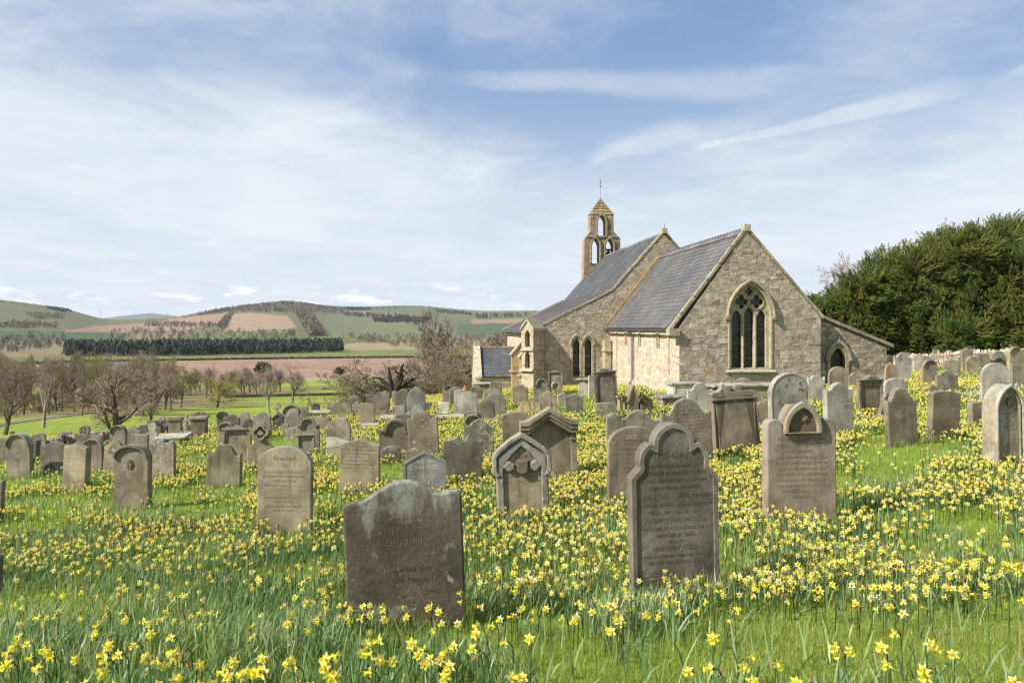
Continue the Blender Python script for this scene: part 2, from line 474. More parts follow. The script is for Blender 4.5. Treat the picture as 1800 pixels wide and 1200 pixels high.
def build_terrain():
    th_f = np.radians(np.linspace(-38, 38, 700)); th_b = np.radians(np.linspace(38, 322, 70))[1:-1]
    th = np.concatenate([th_f, th_b])
    r = np.concatenate([[.05], np.geomspace(.8, 75, 190), np.geomspace(78, 1400, 130), np.linspace(1430, 7000, 190)])
    RR, TT = np.meshgrid(r, th, indexing='ij')
    X, Y = RR * np.sin(TT), RR * np.cos(TT)
    Z = gz(X, Y)
    Yc = np.maximum(Y, 1e-3)
    px, py = CX + FPX * X / Yc, HY - FPX * Z / Yc
    C = np.empty(X.shape + (3,))
    C[:] = GRASS
    C[Y > 40] = PARK
    far = Y > 1500
    C[far] = HILLG
    wd = (Y > 300)
    wob = 1.2 * np.sin(X * .05 + Y * .01)
    for col, poly in FIELDS:
        k = wd & inpoly(px, py + wob * .4, poly)
        c3 = np.array(col) * .82 + np.mean(col) * .18; C[k] = c3 * np.array((.84, .79, .79)) if np.array(poly)[:, 1].mean() < 600 else c3 * (1 if np.array(poly)[:, 1].mean() < 600 else 1)
    wy = 135 + 10 * np.sin(X * .07) + 6 * np.sin(X * .19 + 1); k = smooth(0, 16, Y - wy) * (1 - smooth(0, 30, X + 98 + 9 * np.sin(Y * .05))) * (1 - smooth(330, 380, Y))
    C[:] = C * (1 - k[..., None]) + np.array((.17, .145, .065)) * k[..., None]
    nr, nt = X.shape
    i = np.arange(nr - 1)[:, None]; j = np.arange(nt)[None, :]
    j2 = (j + 1) % nt
    Fq = np.stack([i * nt + j, i * nt + j2, (i + 1) * nt + j2, (i + 1) * nt + j], -1)
    V = np.stack([X, Y, Z], -1)
    cuts = [0, np.searchsorted(r, 78), np.searchsorted(r, 1430), nr - 1]
    for name, a, b in (("ground", cuts[0], cuts[1]), ("fields", cuts[1], cuts[2]), ("hills", cuts[2], cuts[3])):
        mb = MB()
        vv = V[a:b + 1].reshape(-1, 3); cc = C[a:b + 1].reshape(-1, 3)
        ff = Fq[a:b].reshape(-1, 4) - a * nt
        mb.add(vv, ff, cc)
        o = mb.build(name, M_GROUND, smoothed=True)
        tag(o, kind="structure")
        o["label"] = {"ground": "green turf of the sloping churchyard", "fields": "park grass, ploughed field and green strip in the valley",
                      "hills": "patchwork hills along the horizon"}[name]
    # blue hill far beyond
    xs = np.linspace(120, 420, 80); top = np.interp(xs, [120, 170, 205, 262, 300, 335, 420], [566, 561, 556, 550, 554, 560, 568])
    D = 11000.0
    V = []
    for q, zf, dd in ((0, -1, -2500), (1, 1, 0), (2, .2, 2500)):
        zz = (HY - top) / FPX * D
        V.append(np.stack([(xs - CX) / FPX * (D + dd * (q != 1)), np.full_like(xs, D + dd), np.where(q == 1, zz, -60 if q == 0 else zz * .2)], 1))
    V = np.concatenate(V); n = len(xs)
    F = np.array([[a * n + i, a * n + i + 1, (a + 1) * n + i + 1, (a + 1) * n + i] for a in (0, 1) for i in range(n - 1)])
    o = MB().add(V, F, (.10, .105, .085)).build("distant_hill", M_GROUND, smoothed=True)
    tag(o, "bluish round-topped hill farthest away on the left", kind="structure")
# ------------------------------------------------------------------ gravestone outlines; unit = width, top at 0, sides down to -hr
def arc(cx, cz, r, a0, a1, n=10):
    return [(cx + r * math.cos(R(a0 + (a1 - a0) * i / n)), cz + r * math.sin(R(a0 + (a1 - a0) * i / n))) for i in range(n + 1)]
def mirror(L):               # L: left half from the left edge to the crown
    return L + [(-x, z) for x, z in reversed(L) if abs(x) > 1e-6]
def st_round(rise=.5):
    return mirror([(.5 * -math.cos(R(a)), -rise + rise * math.sin(R(a))) for a in np.linspace(0, 90, 13)])
def st_gothic(rise=.72, hw=.5):
    rr = (hw * hw + rise * rise) / (2 * hw); am = math.degrees(math.asin(min(1, rise / rr)))
    return mirror([(-hw + rr - rr * math.cos(R(a)), -rise + rr * math.sin(R(a))) for a in np.linspace(0, am, 12)])
def st_fn(f, n=29):
    return [(x, f(abs(x))) for x in np.linspace(-.5, .5, n)]
def _ogee(x, sh=.24, a=.15, b=.38, ear=.03):
    t = min(max((x - a) / (b - a), 0), 1); t = t * t * (3 - 2 * t)
    top = -.06 * (x / a) ** 2 if x < a else -.06
    return top + (-sh + .06) * t + ear * max(0, (x - .40) / .10) ** 1.5
def _swan(x):
    return float(np.interp(x, [0, .05, .09, .12, .2, .3, .4, .47, .5], [-.15, -.13, -.07, 0, -.07, -.12, -.15, -.13, -.15]))
STY = {
    'round': lambda: st_round(.5), 'arch': lambda: st_round(.36), 'seg': lambda: st_round(.17), 'low': lambda: st_round(.09),
    'gothic': lambda: st_gothic(.74), 'gothlow': lambda: st_gothic(.55),
    'peak': lambda: mirror([(-.5, -.26), (-.49, -.245), (0, 0)]), 'gable': lambda: mirror([(-.5, -.16), (0, 0)]),
    'brow': lambda: [(-.5, -.21), (-.485, -.185), (-.42, -.165), (-.34, -.15), (-.27, -.115), (-.18, -.06), (-.10, -.02), (-.02, 0), (.06, -.002), (.14, -.03), (.21, -.075), (.27, -.105), (.33, -.115), (.40, -.11), (.47, -.108), (.492, -.12), (.5, -.15)],
    'flat': lambda: mirror([(-.5, -.03), (-.47, 0), (-.2, .005), (0, 0)]), 'clip': lambda: mirror([(-.5, -.16), (-.36, 0), (0, .01)]),
    'ogee': lambda: st_fn(lambda x: _ogee(x)), 'ogeetall': lambda: st_fn(lambda x: _ogee(x, .40, .16, .40, .05)),
    'ogeelow': lambda: st_fn(lambda x: _ogee(x, .14, .14, .40, .02)),
    'bell': lambda: st_fn(lambda x: _ogee(x, .30, .17, .36, .06)),
    'swan': lambda: st_fn(_swan, 41),
    'scallop': lambda: st_fn(lambda x: -.10 * (x / .5) ** 2 - .07 * (1 - abs(math.cos(x * 9.2))), 41),
    'lobes': lambda: mirror([(-.5, -.16), (-.47, -.10), (-.40, -.07), (-.32, -.10), (-.29, -.15), (-.25, -.05), (-.17, .0), (0, .03)]),
    'shoulder': lambda: mirror([(-.5, -.36), (-.49, -.345), (-.34, -.34), (-.33, -.30)] + [(-.33 * math.cos(R(a)), -.30 + .30 * math.sin(R(a))) for a in (20, 40, 60, 75, 90)]),
    'ragged': lambda: [(-.5, -.15), (-.42, -.05), (-.33, -.02), (-.2, -.06), (-.08, 0), (.04, -.03), (.12, -.12), (.25, -.10), (.34, -.02), (.44, -.06), (.5, -.20)],
    'trefoil': lambda: mirror([(-.5, -.60), (-.40, -.49)] + arc(-.17, -.42, .235, 195, 118, 6) + [(-.235, -.235)] + arc(0, -.235, .235, 172, 90, 8)),
    'tripartite': lambda: mirror([(-.5, -.34)] + arc(-.39, -.31, .11, 180, 20, 6) + [(-.27, -.33), (-.27, -.27)] + [(-.27 + .36 - .36 * math.cos(R(a)), -.27 + .36 * math.sin(R(a))) for a in (12, 25, 38, 48)] + [(0, -.005)]),
    'headed': lambda: mirror([(-.445, -.74), (-.5, -.66), (-.5, -.42), (-.485, -.36), (-.40, -.27), (-.2, -.12), (0, 0)]),
    'quatre': lambda: mirror([(-.5, -1.02), (-.47, -.98)] + [(-.40, -.93), (-.33, -.86), (-.27, -.78), (-.20, -.74)] + arc(0, -.38, .40, 245, 215, 3) + arc(-.20, -.38, .21, 225, 135, 6) + arc(0, -.19, .21, 165, 90, 6)),
    'neck': lambda: mirror([(-.5, -.95), (-.48, -.93), (-.34, -.88), (-.33, -.70)] + arc(0, -.43, .43, 215, 90, 10)),
    'twin': lambda: mirror([(-.5, -.24), (-.36, -.24), (-.33, -.12), (-.26, -.02), (-.18, -.02), (-.1, -.08), (0, -.11)]),
    'horn': lambda: mirror([(-.5, -.18), (-.47, -.08), (-.44, -.16), (-.36, -.20), (-.3, -.10), (-.2, -.01), (-.08, .01), (0, .0)]),
}
def outline(style, w, h, deep=.45, jit=0.0, seed=0):
    rr = random.Random(seed)
    top = [(x * w, h + z * w + rr.uniform(-jit, jit)) for x, z in STY[style]()]
    return [(top[0][0], -deep)] + top + [(top[-1][0], -deep)]
def inset_poly(P, d):
    """shrinks a closed outline by d"""
    A = np.array(P); n = len(A); out = []
    area = sum(A[i][0] * A[(i + 1) % n][1] - A[(i + 1) % n][0] * A[i][1] for i in range(n))
    sg = -1 if area > 0 else 1
    for i in range(n):
        a, b, c = A[i - 1], A[i], A[(i + 1) % n]
        e1 = (b - a) / (np.linalg.norm(b - a) + 1e-9); e2 = (c - b) / (np.linalg.norm(c - b) + 1e-9)
        n1 = np.array([e1[1], -e1[0]]) * sg; n2 = np.array([e2[1], -e2[0]]) * sg
        q = n1 + n2; q /= max(.35, q @ q / 1.0) if False else max(np.dot(q, n1), .4)
        out.append(tuple(b + q * d))
    return out
def front_of(P, hmin):
    return [(x, max(z, hmin)) for x, z in P]

TONE = {  # stone colours
    'grey': (.205, .182, .140), 'dusk': (.155, .135, .108), 'dark': (.135, .115, .088), 'brown': (.195, .160, .113), 'tan': (.265, .22, .145), 'pink': (.235, .185, .137),
    'pale': (.33, .31, .27), 'white': (.52, .50, .45), 'slate': (.085, .09, .10), 'umber': (.105, .088, .070), 'blue': (.185, .185, .182), 'green': (.18, .172, .11), 'rust': (.26, .175, .12),
}
# x0, x1, top row, base row, outline, tone, lichen, options, label
for _k in TONE:
    if _k not in ('umber', 'slate'): TONE[_k] = tuple((np.array(TONE[_k]) * .86 + np.mean(TONE[_k]) * .14) * 1.10)
ST = [
 # --- front rows
 (614,820,846,1078,'brow','umber',.42,dict(W=.76,roll=-2.2,yaw=4,T=.10,det='front',crust=.9),'broad dark brown headstone with low curved top, nearest in the daffodils'),
 (1107,1262,743,1024,'trefoil','dusk',.25,dict(W=.70,roll=-1.5,yaw=8,T=.13,det='trefoil'),'tall dark headstone with trefoil top and many lines of lettering, large in front'),
 (1342,1468,711,905,'tripartite','pink',.30,dict(W=.74,roll=0,yaw=6,T=.16,det='tri'),'pinkish headstone with pointed niche between two round-topped side pillars'),
 (452,549,785,928,'arch','tan',.22,dict(W=.66,roll=0,yaw=-4,T=.10,det='erected'),'tall plain tan headstone with rounded top left of the broad dark one'),
 (869,972,760,905,'headed','tan',.55,dict(W=.72,yaw=3,T=.15,det='shield'),'mossy pointed headstone with thick hooded frame and carved shield'),
 (918,1013,719,842,'peak','brown',.22,dict(W=.95,yaw=5,T=.22,det='pediment'),'large pedimented headstone with side columns behind the mossy hooded one'),
 (1067,1165,750,880,'arch','brown',.25,dict(W=.74,yaw=7,T=.12,det='word'),'brown headstone with rounded top just left of the trefoil one'),
 (597,668,770,852,'gable','tan',.22,dict(W=.66,yaw=-5,T=.09,ins=1),'square tan headstone with shallow peaked top behind the broad dark one'),
 (711,786,794,865,'peak','blue',.10,dict(W=.68,yaw=6,T=.10,det='steel'),'grey granite headstone with pointed roof-shaped top, engraved in pale letters'),
 (202,266,781,887,'arch','brown',.25,dict(W=.64,yaw=-5,T=.14,det='hood'),'narrow brown headstone with hooded round top and small cross niche'),
 (778,847,764,835,'swan','dark',.12,dict(W=.66,yaw=6,T=.10),'dark square headstone with two pointed scrolls on top, beside the granite one'),
 (1727,1799,675,814,'gothic','tan',.78,dict(W=.56,yaw=14,T=.24,roll=-2,det='gothframe'),'thick pointed headstone covered in pale lichen at the right edge'),
 (1554,1618,682,774,'ogeetall','brown',.28,dict(W=.64,yaw=12,T=.13,roll=-2,ins=.5),'brown shouldered headstone leaning slightly left in front of a tilted slab'),
 (1623,1690,687,757,'low','brown',.18,dict(W=.74,yaw=12,T=.16,ins=.5),'wide squat brown headstone with low curved top among right-hand daffodils'),
 (1254,1336,688,782,'flat','brown',.20,dict(W=.75,yaw=8,T=.14,roll=-3.5,det='bosses'),'brown panelled headstone topped by two carved bosses and a broken scroll'),
 (1352,1424,655,768,'round','pale',.55,dict(W=.76,yaw=8,T=.16,det='rings'),'pale grey round-topped headstone with dark ring-shaped lichen spots'),
 (1164,1254,700,812,'bell','brown',.22,dict(W=.78,yaw=7,T=.12,ins=.8),'tall brown bell-topped headstone standing behind the trefoil one'),
 (1443,1505,672,752,'ogee','pale',.75,dict(W=.70,yaw=12,T=.16),'rough lichen-crusted headstone with wavy top right of the pillared pink one'),
 (-14,4,845,895,'flat','brown',.2,dict(W=.5,yaw=0,Y=12.5),'sliver of brown headstone cut by the left edge of the photo'),
 (-30,1,975,1022,'seg','dark',.2,dict(W=.6,yaw=0,Y=7.2),'dark stone just peeping in at the left edge near the front'),
 # --- left group
 (-20,14,770,805,'low','green',.5,dict(),'low green-stained slab at the far left edge beside the hooded stone'),
 (14,59,761,824,'round','grey',.30,dict(det='hood',yaw=-6,T=.14),'broad grey hooded headstone with round top near the left edge'),
 (18,24,758,792,'flat','grey',.2,dict(W=.16),'thin square post showing above the hooded stone at far left'),
 (58,68,774,808,'flat','dark',.2,dict(W=.24,T=.3),'narrow dark upright slab touching the right side of the hooded stone'),
 (63,81,761,792,'round','grey',.2,dict(W=.55),'small round-topped stone near the boundary wall at far left'),
 (55,64,764,790,'round','dark',.2,dict(W=.4),'tiny dark rounded stone behind the narrow upright slab'),
 (75,121,776,811,'ogeelow','grey',.5,dict(),'low light grey headstone with wavy top behind the tan one on the left'),
 (105,161,779,849,'ogeelow','tan',.25,dict(W=.72,yaw=-14,T=.16,ins=.6),'square tan headstone with low wavy top and dark right side on the left'),
 (146,181,771,835,'round','pink',.28,dict(det='hood'),'pinkish arched headstone half hidden behind the square tan one'),
 (160,181,764,792,'round','grey',.3,dict(W=.6),'grey rounded stone peeping above the pinkish arched one'),
 (103,118,759,782,'round','dark',.2,dict(W=.55),'dark rounded stone against the boundary wall left of the wheel cross'),
 (111,127,760,788,'flat','dark',.2,dict(W=.55),'dark flat-topped slab left of the wheel cross'),
 (181,218,773,840,'gothic','tan',.42,dict(W=.66,det='tympanum',yaw=-5),'tan pointed headstone with carved arch behind the narrow brown hooded one'),
 (193,221,747,792,'round','grey',.15,dict(W=.68,det='hood',roll=2,T=.14),'tall streaked round-topped stone right of the wheel cross'),
 (179,194,757,782,'flat','grey',.4,dict(W=.6),'squarish grey stone between the wheel cross and the tall streaked stone'),
 (218,247,749,783,'ogee','grey',.5,dict(),'pale speckled headstone by the boundary wall right of the streaked stone'),
 (245,261,746,772,'arch','dark',.15,dict(W=.62),'dark round-topped headstone left of the pale necked one'),
 (260,278,743,788,'neck','pale',.3,dict(W=.58),'pale headstone with round head on a narrow neck'),
 (278,290,731,759,'round','blue',.2,dict(W=.55),'small blue-grey round-topped stone beside the left pedestal tomb'),
 (290,300,738,759,'flat','blue',.1,dict(W=.5),'blue-grey flat stone between two pedestal tombs'),
 (230,260,763,786,'flat','grey',.45,dict(),'wide grey slab in front of the necked stone'),
 (263,309,772,834,'ragged','pink',.82,dict(W=.68,yaw=-6),'ragged pinkish headstone with big white lichen patches on the left'),
 (363,424,781,840,'bell','green',.22,dict(W=.70,yaw=-4,T=.11),'small dark green-stained bell-topped headstone standing alone in grass'),
 (383,411,741,787,'round','grey',.4,dict(det='hood',W=.64),'grey arched stone partly behind the gabled panel stone'),
 (391,440,747,807,'peak','tan',.25,dict(W=.75,det='panel',ins=.6),'tan panelled headstone with low gabled cornice left of the quatrefoil stone'),
 (436,481,742,816,'quatre','tan',.30,dict(W=.66,det='quatre',T=.13),'tan headstone with a carved quatrefoil head on curved shoulders'),
 (382,402,722,750,'round','green',.4,dict(W=.6,det='hood'),'greenish round openwork-topped stone at the back left of centre'),
 (395,421,728,752,'ogee','dark',.3,dict(W=.66),'broad dark wavy-topped stone at the back beside the openwork one'),
 (420,438,724,752,'round','grey',.25,dict(W=.62),'grey-brown round-topped stone at the back above the quatrefoil stone'),
 (427,447,734,756,'trefoil','dark',.1,dict(W=.6),'small dark trefoil-shaped stone left of the quatrefoil head'),
 (446,477,724,752,'ogee','grey',.5,dict(),'streaky pale grey wavy-topped stone behind the quatrefoil head'),
 # --- middle distance, left of the church
 (497,529,711,748,'round','tan',.3,dict(det='hood',W=.66),'tan stone with moulded round hood behind the pale shouldered one'),
 (525,542,714,738,'clip','green',.3,dict(W=.55),'greenish square slab right of the moulded round hood'),
 (503,532,719,754,'shoulder','grey',.5,dict(W=.7),'pale grey shouldered round-headed stone left of the pinkish arched one'),
 (496,508,745,778,'flat','grey',.35,dict(W=.45),'narrow grey slab at the left foot of the shouldered stone'),
 (505,524,751,780,'low','grey',.25,dict(W=.5),'small upright grey-brown slab in front of the shouldered stone'),
 (523,562,734,788,'shoulder','pink',.22,dict(W=.70,det='hood'),'pinkish brown stone with dark hooded arch and square shoulders'),
 (524,554,759,798,'peak','grey',.22,dict(W=.60,det='panel',ins=.4),'small panelled gabled stone in front of the pinkish hooded one'),
 (548,562,708,727,'gothlow','slate',.05,dict(W=.55),'dark slate stone with pointed top seen against the park grass'),
 (581,603,706,731,'ogee','green',.45,dict(W=.62),'greenish wavy-topped stone right of the reddish obelisk'),
 (600,618,708,733,'arch','green',.4,dict(W=.58),'green-grey arched stone between two wavy-topped ones at the back'),
 (617,635,706,731,'bell','grey',.35,dict(W=.58),'grey bell-topped stone left of the tall clipped slab'),
 (550,581,731,754,'ragged','pink',.5,dict(W=.68),'low broken pinkish stone with jagged top'),
 (629,658,709,745,'clip','tan',.15,dict(W=.64),'clean tan upright slab with clipped corners'),
 (574,616,734,803,'round','tan',.55,dict(W=.68,det='cracked'),'tan round-topped headstone stained dark above and patched pale below'),
 (611,631,695,715,'arch','brown',.2,dict(W=.6),'brown rounded stone among the bushes at the back'),
 (643,658,692,726,'arch','dark',.25,dict(W=.5),'dark streaked rounded stone, left of a taller twin'),
 (656,684,689,726,'horn','dark',.35,dict(W=.66),'tall dark streaked stone with scrolled top by the dead tree'),
 (658,685,720,741,'twin','brown',.35,dict(W=.66),'low brown twin-humped stone right of the clipped slab'),
 (689,698,687,712,'gothlow','tan',.2,dict(W=.36),'thin tan stone standing edge-on left of the brown ogee stone'),
 (693,721,683,725,'ogee','brown',.25,dict(W=.66),'brown ogee-topped stone just left of the grey pointed one'),
 (717,749,679,727,'gothic','blue',.08,dict(W=.64,T=.13,roll=-1),'tall clean blue-grey pointed headstone in the middle distance'),
 (690,712,713,733,'flat','pale',.55,dict(W=.55),'low pale block stone in front of the brown ogee stone'),
 (745,760,707,722,'flat','dark',.3,dict(W=.5),'small dark block right of the blue-grey pointed stone'),
 (771,789,707,728,'flat','white',.4,dict(W=.5),'small white square stone among yellow daffodils'),
 (778,799,676,708,'ogee','brown',.12,dict(W=.6,det='hood'),'brown wavy-topped stone at the back near the bare shrubs'),
 (791,813,680,710,'arch','green',.15,dict(W=.6),'olive rounded stone between the wavy-topped one and pale slabs'),
 (799,823,684,729,'seg','pale',.12,dict(W=.62),'pale grey upright slab, left of a matching pale slab'),
 (811,838,688,733,'gable','pale',.16,dict(W=.66),'pale grey slab with faint carved band, right of a matching one'),
 (828,849,677,700,'round','dark',.25,dict(W=.62),'dark round-topped stone below the slate-roofed porch'),
 (861,882,669,695,'lobes','dark',.3,dict(W=.62),'dark ribbed stone with scalloped top in front of the porch wall'),
 (851,881,681,708,'swan','grey',.2,dict(W=.7),'grey twin-peaked stone in front of the dark ribbed one'),
 (839,870,703,737,'swan','dark',.22,dict(W=.68),'dark streaked swan-necked stone right of the pale slabs'),
 (855,890,690,731,'arch','grey',.62,dict(W=.74),'broad lichen-grey rounded stone behind the dark swan-necked one'),
 (815,839,723,752,'lobes','grey',.25,dict(W=.6),'grey scallop-topped stone right of the table tomb'),
 (817,847,728,763,'round','pink',.3,dict(W=.66,det='hood'),'pinkish round-topped stone in front of the scallop-topped one'),
 (814,868,737,799,'ogee','green',.72,dict(W=.72,roll=1),'mossy green and white ogee headstone right of centre-left daffodils'),
 (720,773,722,796,'ogee','brown',.60,dict(W=.74,roll=-3),'dark brown headstone with tall white lichen streaks, leaning left'),
 (717,751,713,742,'bell','pale',.35,dict(W=.68),'pale arched stone directly behind the lichen-streaked leaning one'),
 (665,723,736,792,'shoulder','brown',.25,dict(W=.76,det='hood'),'brown headstone with scrolled shoulders left of the leaning one'),
 (695,721,726,750,'gable','dark',.3,dict(W=.6),'dark triangular stone above the scroll-shouldered brown one'),
 (671,704,784,810,'arch','dark',.15,dict(W=.55,T=.1),'very small dark round-topped stone in short green grass'),
 (713,746,787,825,'peak','brown',.15,dict(W=.55),'brown gabled stone peeping from behind the granite one'),
 (883,930,724,778,'seg','brown',.10,dict(W=.66,yaw=5),'reddish brown slab with gently curved top left of the pedimented one'),
 (863,885,731,760,'bell','pale',.3,dict(W=.6),'pale bell-topped stone left of the reddish brown slab'),
 # --- before the church
 (901,928,676,704,'horn','tan',.45,dict(W=.66,roll=-1),'tan stone with little ears at the foot of the buttresses'),
 (939,969,665,712,'shoulder','grey',.2,dict(W=.68,det='hood',roll=-2),'tall grey round-shouldered stone in front of the corner buttress'),
 (964,989,650,686,'peak','brown',.2,dict(W=.66,det='panel'),'panelled brown gabled stone against the church wall beside lancets'),
 (949,980,687,722,'ogee','tan',.3,dict(W=.68),'tan wavy-topped stone with dark central stain'),
 (979,997,691,711,'arch','pale',.6,dict(W=.5),'small white-lichened stone right of the tan wavy-topped one'),
 (993,1025,692,727,'ogeelow','grey',.2,dict(W=.7),'squat grey headstone with flat wavy top before the lancets'),
 (1017,1034,672,690,'round','pale',.45,dict(W=.5),'small pale rounded stone at the foot of the lancets'),
 (1033,1049,660,705,'flat','pale',.6,dict(W=.55,yaw=16),'white-lit lichened slab left of the dark scroll-topped stone'),
 (1048,1088,647,715,'horn','dark',.12,dict(W=.78,det='panel',roll=-4,yaw=5),'tall dark panelled headstone with scroll top leaning left before the chancel'),
 (1048,1082,708,738,'low','green',.6,dict(W=.75,T=.25),'low mossy stump of stone left of the ivy-clad monument'),
 (1066,1091,726,778,'ogee','grey',.25,dict(W=.6),'grey stone half hidden behind the wavy pale one'),
 (1084,1158,720,775,'ogee','grey',.40,dict(W=.92,yaw=6),'broad grey stone with wavy top behind the brown rounded one'),
 (1207,1252,673,716,'bell','pale',.78,dict(W=.82,yaw=8),'speckled grey stone with broken scroll top before the chest tombs'),
 (1287,1326,664,705,'round','brown',.2,dict(W=.75),'plain brown round-topped stone behind the bossed one'),
 (1323,1352,705,765,'ogee','brown',.15,dict(W=.58,roll=2),'plain brown stone between bossed and ring-lichened ones'),
 (1420,1452,660,705,'horn','pale',.72,dict(W=.7),'crumbling lichened stone with scrolled top right of the ringed one'),
 (1455,1491,644,684,'round','tan',.10,dict(W=.72,yaw=8),'smooth tan round-topped stone below the pointed vestry window'),
 (1491,1511,655,686,'ogee','tan',.15,dict(W=.6),'tan stone left of the wide panelled one near the vestry'),
 (1503,1554,659,716,'ogeelow','brown',.15,dict(W=.80,det='panel',yaw=10,roll=-2),'wide dark panelled stone with wavy cornice before the vestry'),
 (1553,1578,637,674,'gothic','rust',.35,dict(W=.62,yaw=10),'reddish pointed stone with orange lichen edge by the vestry corner'),
 (1558,1571,624,648,'arch','dark',.2,dict(W=.5),'small dark stone tucked beside the vestry corner'),
 (1570,1600,619,663,'bell','pale',.55,dict(W=.72),'large pale bell-topped stone right of the vestry'),
 (1592,1603,620,643,'round','brown',.15,dict(W=.42),'narrow brown rounded stone behind the large pale one'),
 (1605,1623,622,654,'round','pale',.55,dict(W=.62),'pale rounded stone beneath the yew in the right background'),
 (1621,1632,625,648,'round','grey',.2,dict(W=.45),'tiny grey rounded stone right of the pale rounded one'),
 (1619,1645,632,678,'round','pink',.2,dict(W=.66,det='hood',yaw=8),'pinkish round-topped stone amid dense yellow daffodils on the right'),
 (1640,1652,614,642,'flat','green',.2,dict(W=.5),'upright olive slab against the far dry stone wall'),
 (1662,1677,615,636,'round','grey',.3,dict(W=.55),'small grey rounded stone touching the far wall'),
 (1552,1596,664,706,'arch','pale',.72,dict(W=.74),'pale lichen-dotted arched stone behind the brown shouldered one'),
 (1538,1566,691,748,'flat','dark',.1,dict(W=.55,roll=20,yaw=18,T=.14),'dark slab tilted steeply to the right'),
 (1644,1683,650,694,'ogee','grey',.6,dict(W=.76),'grey lichened stone behind the wide squat brown one'),
 (1626,1652,677,700,'bell','dark',.5,dict(W=.6),'dark lichened shoulder of stone left behind the squat brown one'),
 (1659,1686,631,664,'lobes','grey',.35,dict(W=.72),'streaked grey scallop-topped stone on the right'),
 (1691,1712,611,648,'ogeelow','pink',.2,dict(W=.62),'pinkish square stone close to the far wall'),
 (1685,1694,627,648,'flat','blue',.1,dict(W=.36),'narrow blue-grey slab left of the pinkish square stone'),
 (1697,1720,626,654,'round','tan',.25,dict(W=.66),'tan round-topped stone in front of the pinkish square one'),
 (1720,1741,620,650,'ogeelow','grey',.2,dict(W=.62),'grey-brown stone right of the tan round-topped one'),
 (1712,1728,613,633,'ogee','dark',.4,dict(W=.5),'dark mossy stone touching the far wall'),
 (1739,1766,627,655,'ogee','dark',.15,dict(W=.7,det='hood'),'dark scroll-topped stone behind the tall round lichened one'),
 (1745,1769,616,646,'gothlow','grey',.4,dict(W=.66),'grey pointed stone above the dark scroll-topped one'),
 (1724,1771,637,708,'round','pale',.45,dict(W=.74),'tall pale round-topped stone behind the thick pointed one'),
 (1772,1794,609,674,'round','tan',.35,dict(W=.62,det='hood'),'tan stone with round moulded frame near the right edge'),
 (1776,1816,640,680,'flat','grey',.35,dict(W=.8),'rough grey flat-topped slab at the right edge'),
 (1701,1731,707,768,'flat','brown',.2,dict(W=.6,yaw=16,T=.18),'plain brown block slab left of the thick pointed stone'),
 (1790,1812,612,650,'arch','grey',.3,dict(W=.6),'grey arched stone cut by the right edge near the far wall'),
]

def stone_place(x0, x1, yt, yb, W, Yfix=None):
    xc = (x0 + x1) / 2
    Y = Yfix or depth_guess(xc, yb, x1 - x0, W)
    return xc, Y

PLACED = []
def plan_stones():
    rows = []
    for e in ST + [(*c[:4], None, None, 0, c[5], c[6]) for c in CHESTS]:
        x0, x1, yt, yb, sty, tone, lich, op, lab = e
        W = op.get('W', .68)
        xc, Y = stone_place(x0, x1, yt, yb, W, op.get('Y'))
        rows.append([x0, x1, yt, yb, xc, Y, e])
    rows.sort(key=lambda q: -q[3])
    for _ in range(3):                   # nearer base row = nearer stone where two overlap in bearing
        for i in range(len(rows)):
            for j in range(i + 1, len(rows)):
                a, b = rows[i], rows[j]
                if min(a[1], b[1]) - max(a[0], b[0]) > 2 and a[3] - b[3] > 1 and b[5] < a[5] + .45:
                    m = (a[5] + b[5]) / 2
                    a[5], b[5] = m - .28, m + .28
    for r in rows:
        drop = .10 if r[5] > 9 else .16
        zb = -(r[3] - HY) / FPX * r[5] - drop
        SAMP.append(((r[4] - CX) / FPX * r[5], r[5], zb))
        PLACED.append(r)

def frame_band(P, d, top_only=None):
    Q = inset_poly(P, d)
    return [P, Q]

